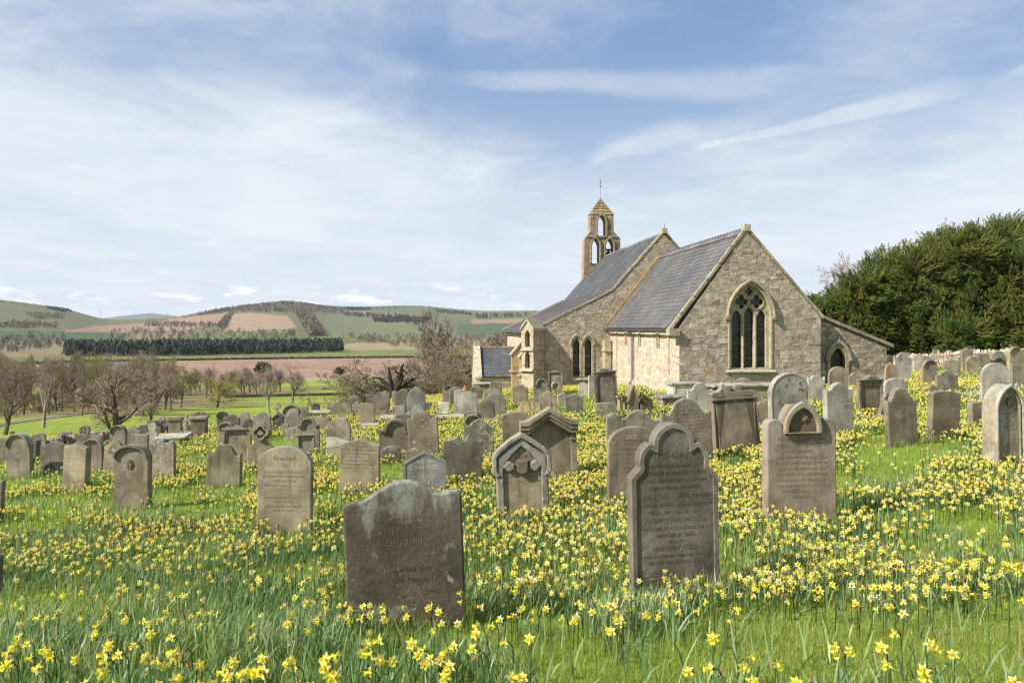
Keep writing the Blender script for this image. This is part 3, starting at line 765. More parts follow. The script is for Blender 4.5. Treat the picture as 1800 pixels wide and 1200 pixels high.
def make_stone(row, idx):
    x0, x1, yt, yb, xc, Y, e = row
    _, _, _, _, sty, tone, lich, op, lab = e
    X = (xc - CX) / FPX * Y
    zg = float(gz(np.array([X]), np.array([Y]))[0])
    w = (x1 - x0) / FPX * Y
    T = op.get('T', .11) * (.75 + .25 * min(1, w / .6))
    yaw = op.get('yaw', random.Random(idx).uniform(-4, 9))
    if abs(yaw) > 9: w *= .84 if T > .14 else .9
    ztop = -(yt - HY) / FPX * (Y - T / 2)
    h = ztop - zg
    det = op.get('det')
    P = outline(sty, w, h, .4, .004 if lich > .4 else .002, idx)
    V, F = plate([P], T, min(.014, T * .16))
    if det == 'tilt': pass
    mb = MB().add(V, F, (1, 1, 1))
    o = mb.build("headstone", M_GRAVE)
    o.location = (X, Y, zg)
    o.rotation_euler = (R(random.Random(idx + 5).uniform(-4, 2.5)), R(op.get('roll', random.Random(idx + 9).uniform(-2.6, 2.6))), R(yaw))
    c = np.array(TONE[tone]) * random.Random(idx + 3).uniform(.92, 1.08)
    o.color = (*c, lich)
    o["insc"] = float(op.get('ins', .35 if Y < 24 and w > .45 else 0.0)); o["half_width"] = w / 2; o["face_height"] = h
    o["crust"] = float(op.get('crust', random.Random(idx + 77).choice((.15, .3, .45, .6, .75))))
    tag(o, lab, "headstone", "headstones in the churchyard")
    f = -T / 2
    def child(name, V, F, tint=None, mat=None, li=None):
        q = MB().add(V, F, (1, 1, 1)).build(name, mat or M_GRAVE, o)
        q.color = (*(np.array(tint) if tint is not None else c * 1.05), lich if li is None else li)
        q["insc"] = 0.0; q["half_width"] = w / 2; q["face_height"] = h; q["crust"] = 0.0 if name in ('inscription', 'carving', 'tympanum', 'recess') else float(o["crust"])
        return q
    def band(P, d, depth, y, name="moulding", tint=None, li=None, bev=.006):
        V, F = plate([P, inset_poly(P, d)], depth, bev)
        V[:, 1] += y
        return child(name, V, F, tint, None, li)
    if det == 'hood':
        top = [(x, z) for x, z in P if z > h * .62]
        inn = inset_poly(P, .075 * max(w, .5)); inn = [(x, z) for x, z in inn if z > h * .60]
        zc = min(p[1] for p in top)
        top = [(top[0][0], zc)] + top + [(top[-1][0], zc)]; inn = [(inn[0][0], zc)] + inn + [(inn[-1][0], zc)]
        V, F = plate([top + inn[::-1]], .07, .006); V[:, 1] += f - .02
        child("hood_mould", V, F, c * .8)
        if xc < 300 and yb > 870:      # cross niche
            nz = h * .70
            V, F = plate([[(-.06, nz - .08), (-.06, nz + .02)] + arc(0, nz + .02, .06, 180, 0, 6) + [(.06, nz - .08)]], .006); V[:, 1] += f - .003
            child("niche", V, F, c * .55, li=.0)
            V, F = plate([[(-.014, nz - .075), (-.014, nz - .02), (-.045, nz - .02), (-.045, nz + .008), (-.014, nz + .008), (-.014, nz + .05), (.014, nz + .05), (.014, nz + .008), (.045, nz + .008), (.045, nz - .02), (.014, nz - .02), (.014, nz - .075)]], .02, .003); V[:, 1] += f - .012
            child("cross", V, F, c)
    elif det in ('panel', 'bosses'):
        Q = [(x, max(z, .05)) for x, z in P]
        band(Q, .09 * w, .05, f - .015, "frame")
        zc = h - .14 * w
        V, F = plate([[(-w * .52, zc - .03), (-w * .52, zc + .012), (w * .52, zc + .012), (w * .52, zc - .03)]], .10, .008); V[:, 1] += f - .02
        child("cornice", V, F, c * .9)
        if det == 'bosses':
            for sx in (-.12, .10):
                V, F = plate([arc(sx * w * 1.1, h + .045, .085, 0, 345, 16)], .14, .03, 2); V[:, 1] += -.02
                child("boss", V, F, c * .9)
            S = [(-.50, .0), (-.36, .02), (-.28, .08), (-.27, .19), (-.21, .22), (-.2, .12), (-.24, .03), (-.32, -.035), (-.5, -.04)]
            V, F = plate([[(x * w, h + z * w * .95) for x, z in S]], .15, .02, 1)
            child("scroll", V, F, np.array(TONE['pale']) * .9, li=.5)
            V, F = plate([[(-.15, h * .80), (-.16, h * .86), (-.15, h * .90), (.12, h * .90), (.13, h * .86), (.12, h * .80)]], .04, .012, 2); V[:, 1] += f - .012
            child("plaque", V, F, c * 1.1)
    elif det == 'trefoil':
        Q = [(x, max(z, -.1)) for x, z in P]
        band(Q, .055 * w, .016, f - .004, "border", c * 1.15, bev=.003)
        s = w / .70
        L = [("IN MEMORY OF", 0, .985, .058), ("AFFECTIONATE DAUGHTER OF", 0, .925, .033), ("RICHARD & MARGERY STEEL", 0, .875, .038), ("COTAL WHO DIED NOV 28 1866", 0, .825, .034),
             ("AGED 3 YEARS 5 MONTHS", 0, .775, .034), ("ALSO RICHARD STEEL, FATHER", 0, .715, .040), ("OF THE ABOVE, WHO DIED AT EGLINGHAM", 0, .660, .030), ("FEB 25, 1881 AGED 67 YEARS", 0, .610, .032),
             ("JOSEPH STEEL HIS SON", 0, .552, .046), ("WHO DIED AT EAST RODDES JAN 21", 0, .500, .031), ("1882 AGED 30 YEARS", 0, .452, .032), ("ALSO OF", 0, .410, .028),
             ("MARGERY STEEL", 0, .358, .048), ("WIFE OF RICHARD STEEL, HILL STEADS", 0, .312, .029), ("FEB 9TH 1890 AGED 66 YEARS", 0, .268, .032)]
        k = h / 1.22
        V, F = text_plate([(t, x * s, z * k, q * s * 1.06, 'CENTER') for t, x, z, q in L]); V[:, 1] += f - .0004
        child("inscription", V, F, c * .66, li=.05); o["insc"] = 0.0  # thin letters on the face; darker tint paints the shade of engraved cuts
    elif det == 'front':
        k = h / .95; s = w / .76
        L = [("IN", -.02, .69, .058), ("MEMORY", 0, .62, .062), ("OF JOHN", 0, .55, .058), ("Who Departed this", -.05, .385, .054), ("on the 28th March 17", -.02, .315, .052), ("aged 70 Years", .08, .245, .052)]
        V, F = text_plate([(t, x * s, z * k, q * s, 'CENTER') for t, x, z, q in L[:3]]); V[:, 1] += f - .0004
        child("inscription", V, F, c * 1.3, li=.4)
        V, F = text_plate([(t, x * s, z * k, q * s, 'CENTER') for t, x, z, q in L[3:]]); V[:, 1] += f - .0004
        child("inscription", V, F, c * .68, li=.0); o["insc"] = 0.0  # lower lines tinted darker to stand in for shade inside the cuts
    elif det == 'erected':
        k = h / 1.0; s = w / .66
        L = [("Erected", 0, .84, .085), ("by", 0, .775, .05), ("THOMAS & JANE FORSTER", 0, .70, .042), ("IN MEMORY OF THEIR CHILDREN", 0, .65, .034), ("THEIR DAUGHTER", 0, .60, .036), ("WHO DIED APRIL 23RD 1869", 0, .55, .034),
             ("AGED 4 YEARS", 0, .505, .036), ("ALSO JANE", 0, .46, .038), ("WHO DIED MARCH 21ST 1875", 0, .415, .034), ("AGED 16 YEARS", 0, .37, .036), ("ALSO THE ABOVE THOMAS", 0, .32, .036), ("AGED 56 YEARS", 0, .275, .036)]
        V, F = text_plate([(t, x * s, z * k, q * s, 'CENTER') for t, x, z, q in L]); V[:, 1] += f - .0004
        child("inscription", V, F, c * .66, li=.05); o["insc"] = 0.0  # dark tint paints the shadow that engraved letters would hold
    elif det == 'steel':
        L = [("ERECTED", 0, .72, .06), ("JOHN STEEL", 0, .60, .085), ("MARY STEEL", 0, .42, .07)]
        k = h / .95; s = w / .68
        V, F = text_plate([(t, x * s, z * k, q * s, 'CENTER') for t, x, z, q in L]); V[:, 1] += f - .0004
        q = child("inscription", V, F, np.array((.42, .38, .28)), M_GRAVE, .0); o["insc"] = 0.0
        Q = [(x, max(z, -.1)) for x, z in P]
        band(Q, .045 * w, .014, f - .003, "border", c * 1.1, bev=.003)
    elif det == 'word':
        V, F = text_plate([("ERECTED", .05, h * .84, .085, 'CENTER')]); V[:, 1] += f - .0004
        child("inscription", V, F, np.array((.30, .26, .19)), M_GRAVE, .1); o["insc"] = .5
    elif det == 'tri':
        zb = h - .27 * w - .13 * w
        rr = .19 * w; g = [(x * .54 * w, zb + .02 + .42 * w + z * .54 * w) for x, z in st_gothic(.72)]
        out = [(g[0][0], zb)] + g + [(g[-1][0], zb)]
        g2 = [(x * .42 * w, zb + .015 + .335 * w + z * .42 * w) for x, z in st_gothic(.72)]
        inn = [(g2[0][0], zb + .015)] + g2 + [(g2[-1][0], zb + .015)]
        V, F = plate([out, inn], .07, .010); V[:, 1] += f - .02
        child("arch_moulding", V, F, np.array(TONE['tan']) * .95, li=.6)
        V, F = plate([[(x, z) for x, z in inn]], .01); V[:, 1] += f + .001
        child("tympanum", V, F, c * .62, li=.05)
        V, F = plate([[(.02 + .035 * math.cos(a) * (1 + .3 * math.cos(3 * a)), zb + .22 * w + .045 * math.sin(a)) for a in np.linspace(0, 6, 14)]], .03, .006); V[:, 1] += f - .008
        child("carving", V, F, c * .9)
        s = w / .74; k = (h - .4 * w) / .72
        L = [("ERECTED", 0, .83, .042), ("BY", 0, .785, .032), ("WILLIAM SMITH", 0, .715, .050), ("IN MEMORY OF ELLEN HIS WIFE", 0, .665, .036), ("WHO DEPARTED THIS LIFE OCT 22", 0, .618, .034),
             ("1864 AGED 49 YEARS", -.06, .572, .036), ("ELLEN, DAUGHTER BY THE ABOVE WILLIAM", 0, .526, .028), ("AND ELLEN SMITH WHO DEPARTED THIS", 0, .482, .030), ("LIFE AUG 5, 1872 AGED 17 YEARS ALSO", 0, .438, .029),
             ("JOHN HERIOT WHO DEPARTED THIS", 0, .394, .033), ("LIFE 22ND JULY 1875 AGED 17 YEARS", 0, .350, .030), ("ALSO MARY THE WIFE OF THE ABOVE", 0, .306, .030), ("WHO DIED SEPTEMBER 3RD 1880", 0, .262, .031), ("AGED 44 YEARS", 0, .218, .032)]
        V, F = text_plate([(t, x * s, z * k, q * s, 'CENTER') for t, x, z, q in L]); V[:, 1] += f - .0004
        child("inscription", V, F, c * .66, li=.05); o["insc"] = 0.0  # raised lettering, engraving shade put into its darker colour
    elif det == 'shield':
        Q = [(x, max(z, -.05)) for x, z in P]
        hd = [(x, z) for x, z in P if z > h - .75 * w]; zc = h - .74 * w
        shaft = inset_poly(P, .075 * w)
        V, F = plate([hd + [p for p in reversed([q for q in shaft if q[1] > zc])]], .07, .012); V[:, 1] += f - .015
        child("hood_mould", V, F, np.array(TONE['pale']) * .75, li=.7)
        iw = .32 * w
        ip = [(-iw, .0), (-iw, h - .62 * w), (-iw * .9, h - .53 * w), (-iw * .5, h - .36 * w), (0, h - .22 * w), (iw * .5, h - .36 * w), (iw * .9, h - .53 * w), (iw, h - .62 * w), (iw, .0)]
        op_ = [(-.43 * w, -.05), (-.43 * w, h - .62 * w), (-.40 * w, h - .42 * w), (0, h - .10 * w), (.40 * w, h - .42 * w), (.43 * w, h - .62 * w), (.43 * w, -.05)]
        V, F = plate([op_, ip], .045, .012); V[:, 1] += f - .01
        child("frame", V, F, np.array(TONE['pale']) * .72, li=.7)
        zz = h - .52 * w
        V, F = plate([[(-.065, zz - .10), (-.075, zz + .04), (.075, zz + .04), (.065, zz - .10), (0, zz - .13)]], .06, .008); V[:, 1] += f - .03
        child("shield", V, F, np.array(TONE['pink']) * .8, li=.2)
        for sx in (-1, 1):
            V, F = plate([[(sx * (.16 + .07 * math.cos(a) * (1 + .12 * math.cos(5 * a))), zz - .03 + .062 * math.sin(a) * (1 + .15 * math.cos(4 * a))) for a in np.linspace(0, 6.0, 18)]], .05, .02, 2); V[:, 1] += f - .02
            child("leaf_carving", V, F, np.array(TONE['pale']) * .7, li=.5)
        o["insc"] = .8
    elif det == 'pediment':
        cw = .10 * w
        for sx in (-1, 1):
            q = MB()
            xx = sx * (w / 2 - cw / 2)
            q.box((xx, f - .035, h * .36), (cw, .07, h * .72)); q.box((xx, f - .05, h * .72), (cw * 1.35, .10, .05)); q.box((xx, f - .045, h * .60), (cw * 1.2, .09, .03))
            p = q.build("column", M_GRAVE, o); p.color = (*(c * .98), lich); p["insc"] = 0.0
        zs = h - .26 * w
        for j, (dz, dy, th) in enumerate(((0, -.13, .055), (-.075, -.09, .05), (-.14, -.05, .04))):
            S = [(-.53 * w, zs + dz - .02), (-.53 * w, zs + dz + th), (-.40 * w, zs + dz + th), (0, h + dz + th * .5), (.40 * w, zs + dz + th), (.53 * w, zs + dz + th), (.53 * w, zs + dz - .02), (.38 * w, zs + dz - .02), (0, h + dz - th * .7), (-.38 * w, zs + dz - .02)]
            V, F = plate([S], .5 * T + .10 + abs(dy) * .4, .008); V[:, 1] += f + dy * .25
            child("cornice", V, F, c * (1.1 if j == 0 else .85), li=.6 if j == 0 else .2)
        o["insc"] = .15
    elif det == 'gothframe':
        Q = [(x, max(z, -.1)) for x, z in P]
        band(Q, .075 * w, .06, f - .02, "frame", np.array(TONE['pale']) * .9, .9, .012)
        band(inset_poly(Q, .10 * w), .06 * w, .04, f - .006, "frame", np.array(TONE['tan']) * .9, .6, .012)
        zz = h - .50 * w
        V, F = plate([[(.10 * w * math.cos(a) * (1 + .25 * math.cos(6 * a)), zz + .11 * w * math.sin(a) * (1 + .25 * math.cos(6 * a))) for a in np.linspace(0, 6.2, 36)]], .03, .006); V[:, 1] += f - .01
        child("rosette", V, F, c * .5, li=.1)
    elif det == 'rings':
        Q = [(x, max(z, -.1)) for x, z in P]
        band(Q, .035 * w, .012, f - .003, "border", c * 1.1, bev=.003)
        q = MB(); rr = random.Random(4)
        for _ in range(16):
            a, b, r = rr.uniform(-.34, .34) * w, rr.uniform(.52, .93) * h, rr.uniform(.018, .055)
            if a * a / (.4 * w) ** 2 > .8 or b > h - .10: continue
            a0, sp = rr.uniform(0, 360), rr.uniform(150, 330)
            P1 = arc(a, b, r, a0, a0 + sp, 12); P2 = arc(a, b, r * rr.uniform(.3, .7), a0 + sp, a0, 12)
            V, F = plate([P1 + P2], .003); V[:, 1] += f - .0004
            q.add(V, F)
        p = q.build("lichen_spots", M_LETTER, o)
        V, F = text_plate([("ERECTED", .0, h * .83, .06, 'CENTER')]); V[:, 1] += f - .0004
        child("inscription", V, F, c * .66, li=.05); o["insc"] = 0.0  # darker letter colour stands in for the shade of an engraved word
    elif det == 'tympanum':
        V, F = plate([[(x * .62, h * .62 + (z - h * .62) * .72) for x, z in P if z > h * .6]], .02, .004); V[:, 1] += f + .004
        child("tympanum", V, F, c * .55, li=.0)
        V, F = plate([[(.09 * w * math.cos(a) * (1 + .3 * math.cos(4 * a)), h * .74 + .09 * w * math.sin(a)) for a in np.linspace(0, 6.1, 20)]], .04, .008); V[:, 1] += f - .012
        child("carving", V, F, c * 1.05)
    elif det == 'quatre':
        A = [(0 + (.22 + .10 * abs(math.cos(2 * a))) * w * math.cos(a), h - .40 * w + (.22 + .10 * abs(math.cos(2 * a))) * w * math.sin(a)) for a in np.linspace(0, 2 * math.pi, 33)[:-1]]
        B = [(x * .72, (z - h + .40 * w) * .72 + h - .40 * w) for x, z in A]
        V, F = plate([A, B], .06, .010); V[:, 1] += f - .02
        child("ring_moulding", V, F, c * 1.0)
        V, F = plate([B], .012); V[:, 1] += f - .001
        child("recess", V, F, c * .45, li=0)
        V, F = plate([[(.11 * w * math.cos(a) * (1 + .3 * math.cos(3 * a + 1)), h - .42 * w + .10 * w * math.sin(a)) for a in np.linspace(0, 6.1, 20)]], .05, .012); V[:, 1] += f - .02
        child("carving", V, F, c)
    elif det == 'cracked':
        V, F = plate([[(-.49 * w, h * .30), (-.49 * w, h * .56), (-.1 * w, h * .55), (.2 * w, h * .50), (.46 * w, h * .47), (.47 * w, h * .40), (.2 * w, h * .36), (-.05 * w, h * .33)]], .008, .002); V[:, 1] += f - .003
        child("pale_patch", V, F, np.array(TONE['pale']) * 1.1, li=.5)
    return o

# ------------------------------------------------------------------ tombs that are not single slabs
# x0, x1, top, base, kind, options, label
CHESTS = [
 (280,333,764,797,'table',dict(W=1.7),'tilted table tomb with rough ledger slab on side supports on the left'),
 (262,287,738,766,'pedestal',dict(W=.95,tone='pink'),'pinkish pedestal tomb with overhanging cap by the left wall'),
 (296,321,732,768,'pedestal',dict(W=.95,tone='tan'),'tan pedestal tomb with overhanging cap, tallest near the left wall'),
 (335,366,728,768,'scrollchest',dict(W=.95,tone='brown'),'brown pedestal tomb with double scroll top and pale cornice'),
 (322,335,728,760,'cross',dict(W=.5,tone='pale'),'small pale stone cross on a rubble base'),
 (481,493,706,733,'cross',dict(W=.55,tone='pale'),'pale grey ringed cross standing behind the gabled dark pedestal'),
 (478,500,724,750,'gabled',dict(W=.75,tone='dark'),'dark gabled pedestal at the foot of the pale ringed cross'),
 (140,158,747,790,'wheel',dict(W=.55,tone='grey'),'wheel-headed cross on a wide grey block by the boundary wall'),
 (574,582,703,726,'obelisk',dict(W=.3,tone='rust'),'small reddish obelisk post in the middle distance'),
 (543,581,722,739,'chest',dict(W=1.5,tone='pale'),'low pale rubble chest tomb behind the jagged stone'),
 (668,703,731,744,'ledger',dict(W=1.5,tone='pale'),'flat pale ledger slab lying behind the scroll-shouldered stone'),
 (637,664,745,768,'chest',dict(W=.9,tone='grey'),'speckled grey chest tomb right of the tan round-topped stone'),
 (617,649,757,774,'gabled',dict(W=1.0,tone='grey'),'low grey stone with ridged roof shape beside the chest tomb'),
 (765,816,729,750,'table',dict(W=1.7,tone='pale'),'pale table tomb on legs among daffodils in the middle'),
 (909,959,707,731,'mound',dict(W=1.4,tone='tan'),'low coped stone overgrown with dry grass and white lichen'),
 (969,984,671,690,'wheelstump',dict(W=.5,tone='tan'),'squat round wheel-headed marker on a dark base near the church wall'),
 (812,822,676,700,'urn',dict(W=.3,tone='rust'),'orange terracotta finial on a stone post in the middle distance'),
 (830,862,672,694,'chest',dict(W=1.3,tone='tan'),'tan chest tomb below the porch'),
 (1083,1148,678,726,'aedicule',dict(W=1.4,tone='tan'),'broken ivy-clad gothic monument with small pointed gable'),
 (1156,1209,694,728,'chest',dict(W=1.4,tone='pink'),'pinkish chest tomb with mossy sloping lid beside the chancel'),
 (1173,1232,671,700,'chest',dict(W=1.7,tone='white'),'white-sided chest tomb with pale slab against the chancel corner'),
 (1245,1356,674,708,'chest',dict(W=3.0,tone='pink'),'long pinkish chest tomb with pale lid under the east window'),
]
def make_chest(row, idx):
    x0, x1, yt, yb, xc, Y, e = row
    c0 = next(c for c in CHESTS if c[:4] == (x0, x1, yt, yb))
    kind, op, lab = c0[4], c0[5], c0[6]
    X = (xc - CX) / FPX * Y
    zg = float(gz(np.array([X]), np.array([Y]))[0])
    w = (x1 - x0) / FPX * Y
    h = -(yt - HY) / FPX * Y - zg
    tn = np.array(TONE[op.get('tone', 'grey')])
    names = dict(table="table_tomb", pedestal="pedestal_tomb", scrollchest="pedestal_tomb", cross="stone_cross", gabled="gabled_pedestal", wheel="wheel_cross",
                 obelisk="obelisk", chest="chest_tomb", ledger="ledger_slab", mound="coped_stone", wheelstump="wheel_marker", urn="finial_post", aedicule="gothic_monument")
    cats = dict(table="tomb", pedestal="tomb", scrollchest="tomb", cross="stone cross", gabled="tomb", wheel="stone cross", obelisk="obelisk", chest="tomb", ledger="tomb slab",
                mound="tomb", wheelstump="grave marker", urn="finial", aedicule="monument")
    root = empty(names[kind], (X, Y, zg)); root.rotation_euler[2] = R(7)
    tag(root, lab, cats[kind], "tombs among the headstones")
    def part(name, mb, tint=tn, li=.35, mat=None):
        o = mb.build(name, mat or M_GRAVE, root); o.color = (*np.array(tint), li); o["insc"] = 0.0
        return o
    def prism(poly, depth, bev=.012, y=0):
        V, F = plate([poly], depth, bev); V[:, 1] += y
        return MB().add(V, F)
    t = .09
    if kind in ('chest', 'table', 'ledger'):
        D = .8
        if kind == 'chest':
            part("chest", MB().box((0, 0, (h - t) / 2 - .15), (w * .88, D * .85, h - t + .3)), tn, .3)
            for sx in (-1, 1):
                part("corner_pilaster", MB().box((sx * w * .41, -D * .43, (h - t) / 2 - .1), (w * .07, .05, h - t + .2)), tn * 1.05, .3)
        elif kind == 'table':
            for sx in (-.33, .33):
                part("support", MB().box((sx * w, 0, (h - t) / 2 - .15), (.12, D * .8, h - t + .3)), tn * .8, .2)
        else:
            part("base", MB().box((0, 0, (h - t) / 2 - .2), (w * .9, D * .9, h - t + .4)), tn * .7, .2)
        V, F = plate([[(-w / 2, 0), (-w / 2, t), (w / 2, t), (w / 2, 0)]], D, .03, 2); V[:, 2] += h - t
        o = part("ledger", MB().add(V, F), np.array(TONE['pale']) * (.95 if 'lid' not in lab or 'pale' in lab else .7), .6)
        if 'tilted' in lab: o.rotation_euler = (R(3), R(-3), 0)
    elif kind in ('pedestal', 'scrollchest'):
        part("shaft", MB().box((0, 0, h * .42 - .1), (w * .8, w * .6, h * .84 + .2)), tn, .3)
        part("cap", prism([(-w * .44, h * .82), (-w * .5, h * .88), (-w * .5, h * .94), (-w * .3, h if kind == 'pedestal' else h * .94), (w * .3, h if kind == 'pedestal' else h * .94), (w * .5, h * .94), (w * .5, h * .88), (w * .44, h * .82)], w * .75), tn * (.8 if kind == 'pedestal' else 1.4), .2)
        if kind == 'scrollchest':
            part("scroll_top", prism([(-w * .48, h * .9), (-w * .45, h * .97), (-w * .3, h * 1.0), (-w * .18, h * 1.08), (-w * .08, h * 1.08), (0, h * 1.02), (w * .1, h * 1.09), (w * .2, h * 1.07), (w * .3, h * 1.0), (w * .44, h * .97), (w * .47, h * .9)], w * .3, y=w * .15), tn * .85, .2)
    elif kind == 'cross':
        a = w * .16
        part("cross", prism([(-a, h * .15), (-a * .8, h * .62), (-w / 2, h * .60), (-w / 2, h * .80), (-a * .8, h * .78), (-a, h), (a, h), (a * .8, h * .78), (w / 2, h * .80), (w / 2, h * .60), (a * .8, h * .62), (a, h * .15)], .13), tn, .3)
        if 'ringed' in lab:
            V, F = plate([arc(0, h * .70, w * .40, 0, 350, 20), arc(0, h * .70, w * .30, 0, 350, 20)], .09, .01)
            part("ring", MB().add(V, F), tn * .95, .3)
        part("base", MB().box((0, 0, h * .08 - .1), (w * 1.0, w * .8, h * .18 + .2)).box((0, 0, h * .03 - .1), (w * 1.6, w * 1.3, h * .1 + .2)), tn * .8, .5)
    elif kind == 'gabled':
        part("block", prism([(-w * .42, -.3), (-w * .42, h * .66), (0, h * .92), (w * .42, h * .66), (w * .42, -.3)], w * .5), tn, .1)
        part("cap", prism([(-w * .5, h * .62), (-w * .5, h * .72), (0, h), (w * .5, h * .72), (w * .5, h * .62), (0, h * .90)], w * .62), tn * 1.5, .4)
    elif kind == 'wheel':
        wb = w * 1.75
        part("block", MB().box((.05, .05, h * .32 - .15), (wb, .3, h * .66 + .3)), tn, .35)
        r = w * .5
        V, F = plate([arc(0, h - r, r, 0, 350, 24)] + [arc(0 + .48 * r * math.cos(R(q)), h - r + .48 * r * math.sin(R(q)), r * .22, 0, 340, 8) for q in (45, 135, 225, 315)], .14, .01)
        part("wheel_head", MB().add(V, F), tn * 1.0, .3)
    elif kind == 'wheelstump':
        r = w * .5
        V, F = plate([arc(0, h - r, r, 0, 350, 24), arc(0, h - r, r * .66, 0, 350, 20)], .2, .02)
        part("ring", MB().add(V, F), tn * 1.1, .4)
        V, F = plate([arc(0, h - r, r * .68, 0, 350, 20)] + [arc(.36 * r * math.cos(R(q)), h - r + .36 * r * math.sin(R(q)), r * .16, 0, 340, 8) for q in (0, 90, 180, 270)], .1, .005)
        part("wheel_head", MB().add(V, F), tn * .4, .1)
        part("base", MB().box((0, 0, h * .15 - .1), (w * .8, .25, h * .35 + .2)), tn * .4, .2)
    elif kind == 'obelisk':
        part("shaft", MB().hexa([(-w*.4,-w*.4,-.2),(w*.4,-w*.4,-.2),(w*.4,w*.4,-.2),(-w*.4,w*.4,-.2),(-w*.32,-w*.32,h*.85),(w*.32,-w*.32,h*.85),(w*.32,w*.32,h*.85),(-w*.32,w*.32,h*.85)]), tn, .1)
        part("point", MB().hexa([(-w*.34,-w*.34,h*.85),(w*.34,-w*.34,h*.85),(w*.34,w*.34,h*.85),(-w*.34,w*.34,h*.85),(-.01,-.01,h),(.01,-.01,h),(.01,.01,h),(-.01,.01,h)]), tn * 1.1, .1)
    elif kind == 'urn':
        part("post", MB().box((0, 0, h * .28 - .1), (w * .6, w * .6, h * .56 + .2)), np.array(TONE['tan']) * .8, .3)
        q = MB(); prof = [(.5, .55), (.5, .62), (.34, .66), (.42, .74), (.36, .82), (.16, .88), (.10, 1.0)]
        for (ra, za), (rb, zb) in zip(prof[:-1], prof[1:]):
            q.tubes([[0, 0, za * h]], [[0, 0, zb * h]], ra * w, rb * w, 12)
        part("finial", q, np.array((.42, .20, .09)), .0)
    elif kind == 'mound':
        q = MB(); n = 14
        xs = np.linspace(-.5, .5, n)
        prof = [(-.42, -.2), (-.40, .45), (-.25, .80), (0, 1), (.25, .85), (.42, .4), (.42, -.2)]
        V = np.array([[x * w, y * .9, max(-.3, zz * h * (1 - (2 * x) ** 4 * .5) * (1 + .05 * math.sin(31 * x)))] for x in xs for y, zz in prof])
        m = len(prof); F = np.array([[i * m + j, i * m + j + 1, (i + 1) * m + j + 1, (i + 1) * m + j] for i in range(n - 1) for j in range(m - 1)])
        q.add(V, F); q.add(V[:m], [tuple(range(m))]); q.add(V[-m:], [tuple(range(m))])
        part("body", q, np.array((.24, .19, .10)), .55)
    elif kind == 'aedicule':
        for sx in (-.42, -.28, .10, .34):
            part("column", MB().tubes([[sx * w, 0, -.2]], [[sx * w, 0, h * .62]], .07, .06, 8).box((sx * w, 0, h * .64), (.2, .2, .06)), tn * (1.2 if sx < -.3 else .9), .4)
        part("gable", prism([(-w * .22, -.2), (-w * .22, h * .5), (-w * .08, h * 1.0), (w * .08, h * .55), (w * .08, -.2)], .3), tn * .75, .3)
        part("gable_trim", prism([(-w * .26, h * .46), (-w * .09, h * 1.04), (-w * .05, h * 1.04), (w * .12, h * .50), (w * .07, h * .48), (-w * .075, h * .88), (-w * .19, h * .46)], .4), tn * 1.0, .5)
        part("base", MB().box((0, .1, h * .1 - .2), (w, .7, h * .2 + .4)).box((w * .3, .05, h * .3), (w * .35, .4, h * .5)), tn * .6, .3)
        q = MB(); rr = np.random.default_rng(3); n = 260
        P = np.stack([rr.normal(.22, .07, n) * w, rr.uniform(-.28, .1, n), np.abs(rr.normal(.52, .20, n)) * h], 1)
        P[:60] = np.stack([rr.normal(-.38, .04, 60) * w, rr.uniform(-.22, .1, 60), rr.normal(.60, .08, 60) * h], 1)
        T = np.array([[0, 0, 0], [-.028, 0, .024], [0, .01, .06], [.028, 0, .024]])
        rot = rand_rot(rr, n)
        q.inst(T, [(0, 1, 2, 3)], P, rot, rr.uniform(.6, 1.1, n), np.array((.055, .075, .02)) * rr.uniform(.6, 1.5, (n, 1)))
        part("ivy", q, (1, 1, 1), 0, M_YEW)
    return root

def rand_rot(rr, n):
    q = rr.normal(size=(n, 4)); q /= np.linalg.norm(q, axis=1)[:, None]
    w, x, y, z = q.T
    return np.stack([1-2*(y*y+z*z), 2*(x*y-z*w), 2*(x*z+y*w), 2*(x*y+z*w), 1-2*(x*x+z*z), 2*(y*z-x*w), 2*(x*z-y*w), 2*(y*z+x*w), 1-2*(x*x+y*y)], 1).reshape(n, 3, 3)
# ------------------------------------------------------------------ masonry
RUBBLE = [((.365, .315, .260), 5), ((.375, .310, .262), 5), ((.345, .312, .270), 5), ((.390, .350, .295), 4), ((.330, .255, .210), 2.4), ((.295, .265, .230), 2.6), ((.35, .26, .15), .35), ((.28, .185, .140), .5), ((.42, .39, .34), 2.2)]
ASHLAR = [((.49, .420, .350), 5), ((.51, .420, .360), 5), ((.53, .470, .405), 4), ((.46, .355, .30), 2), ((.42, .38, .33), 2.4), ((.47, .365, .30), 1.0)]
DRYWALL = [((.36, .31, .24), 4), ((.42, .37, .30), 3), ((.36, .26, .20), 3), ((.28, .25, .21), 3), ((.48, .43, .36), 2)]
DRESS = (.36, .315, .225)
def pick(pal, rr):
    w = np.array([p[1] for p in pal]); i = rr.choice(len(pal), p=w / w.sum())
    return np.array(pal[i][0]) * np.array((1.05, 1.0, .95)) * rr.uniform(.86, 1.14)
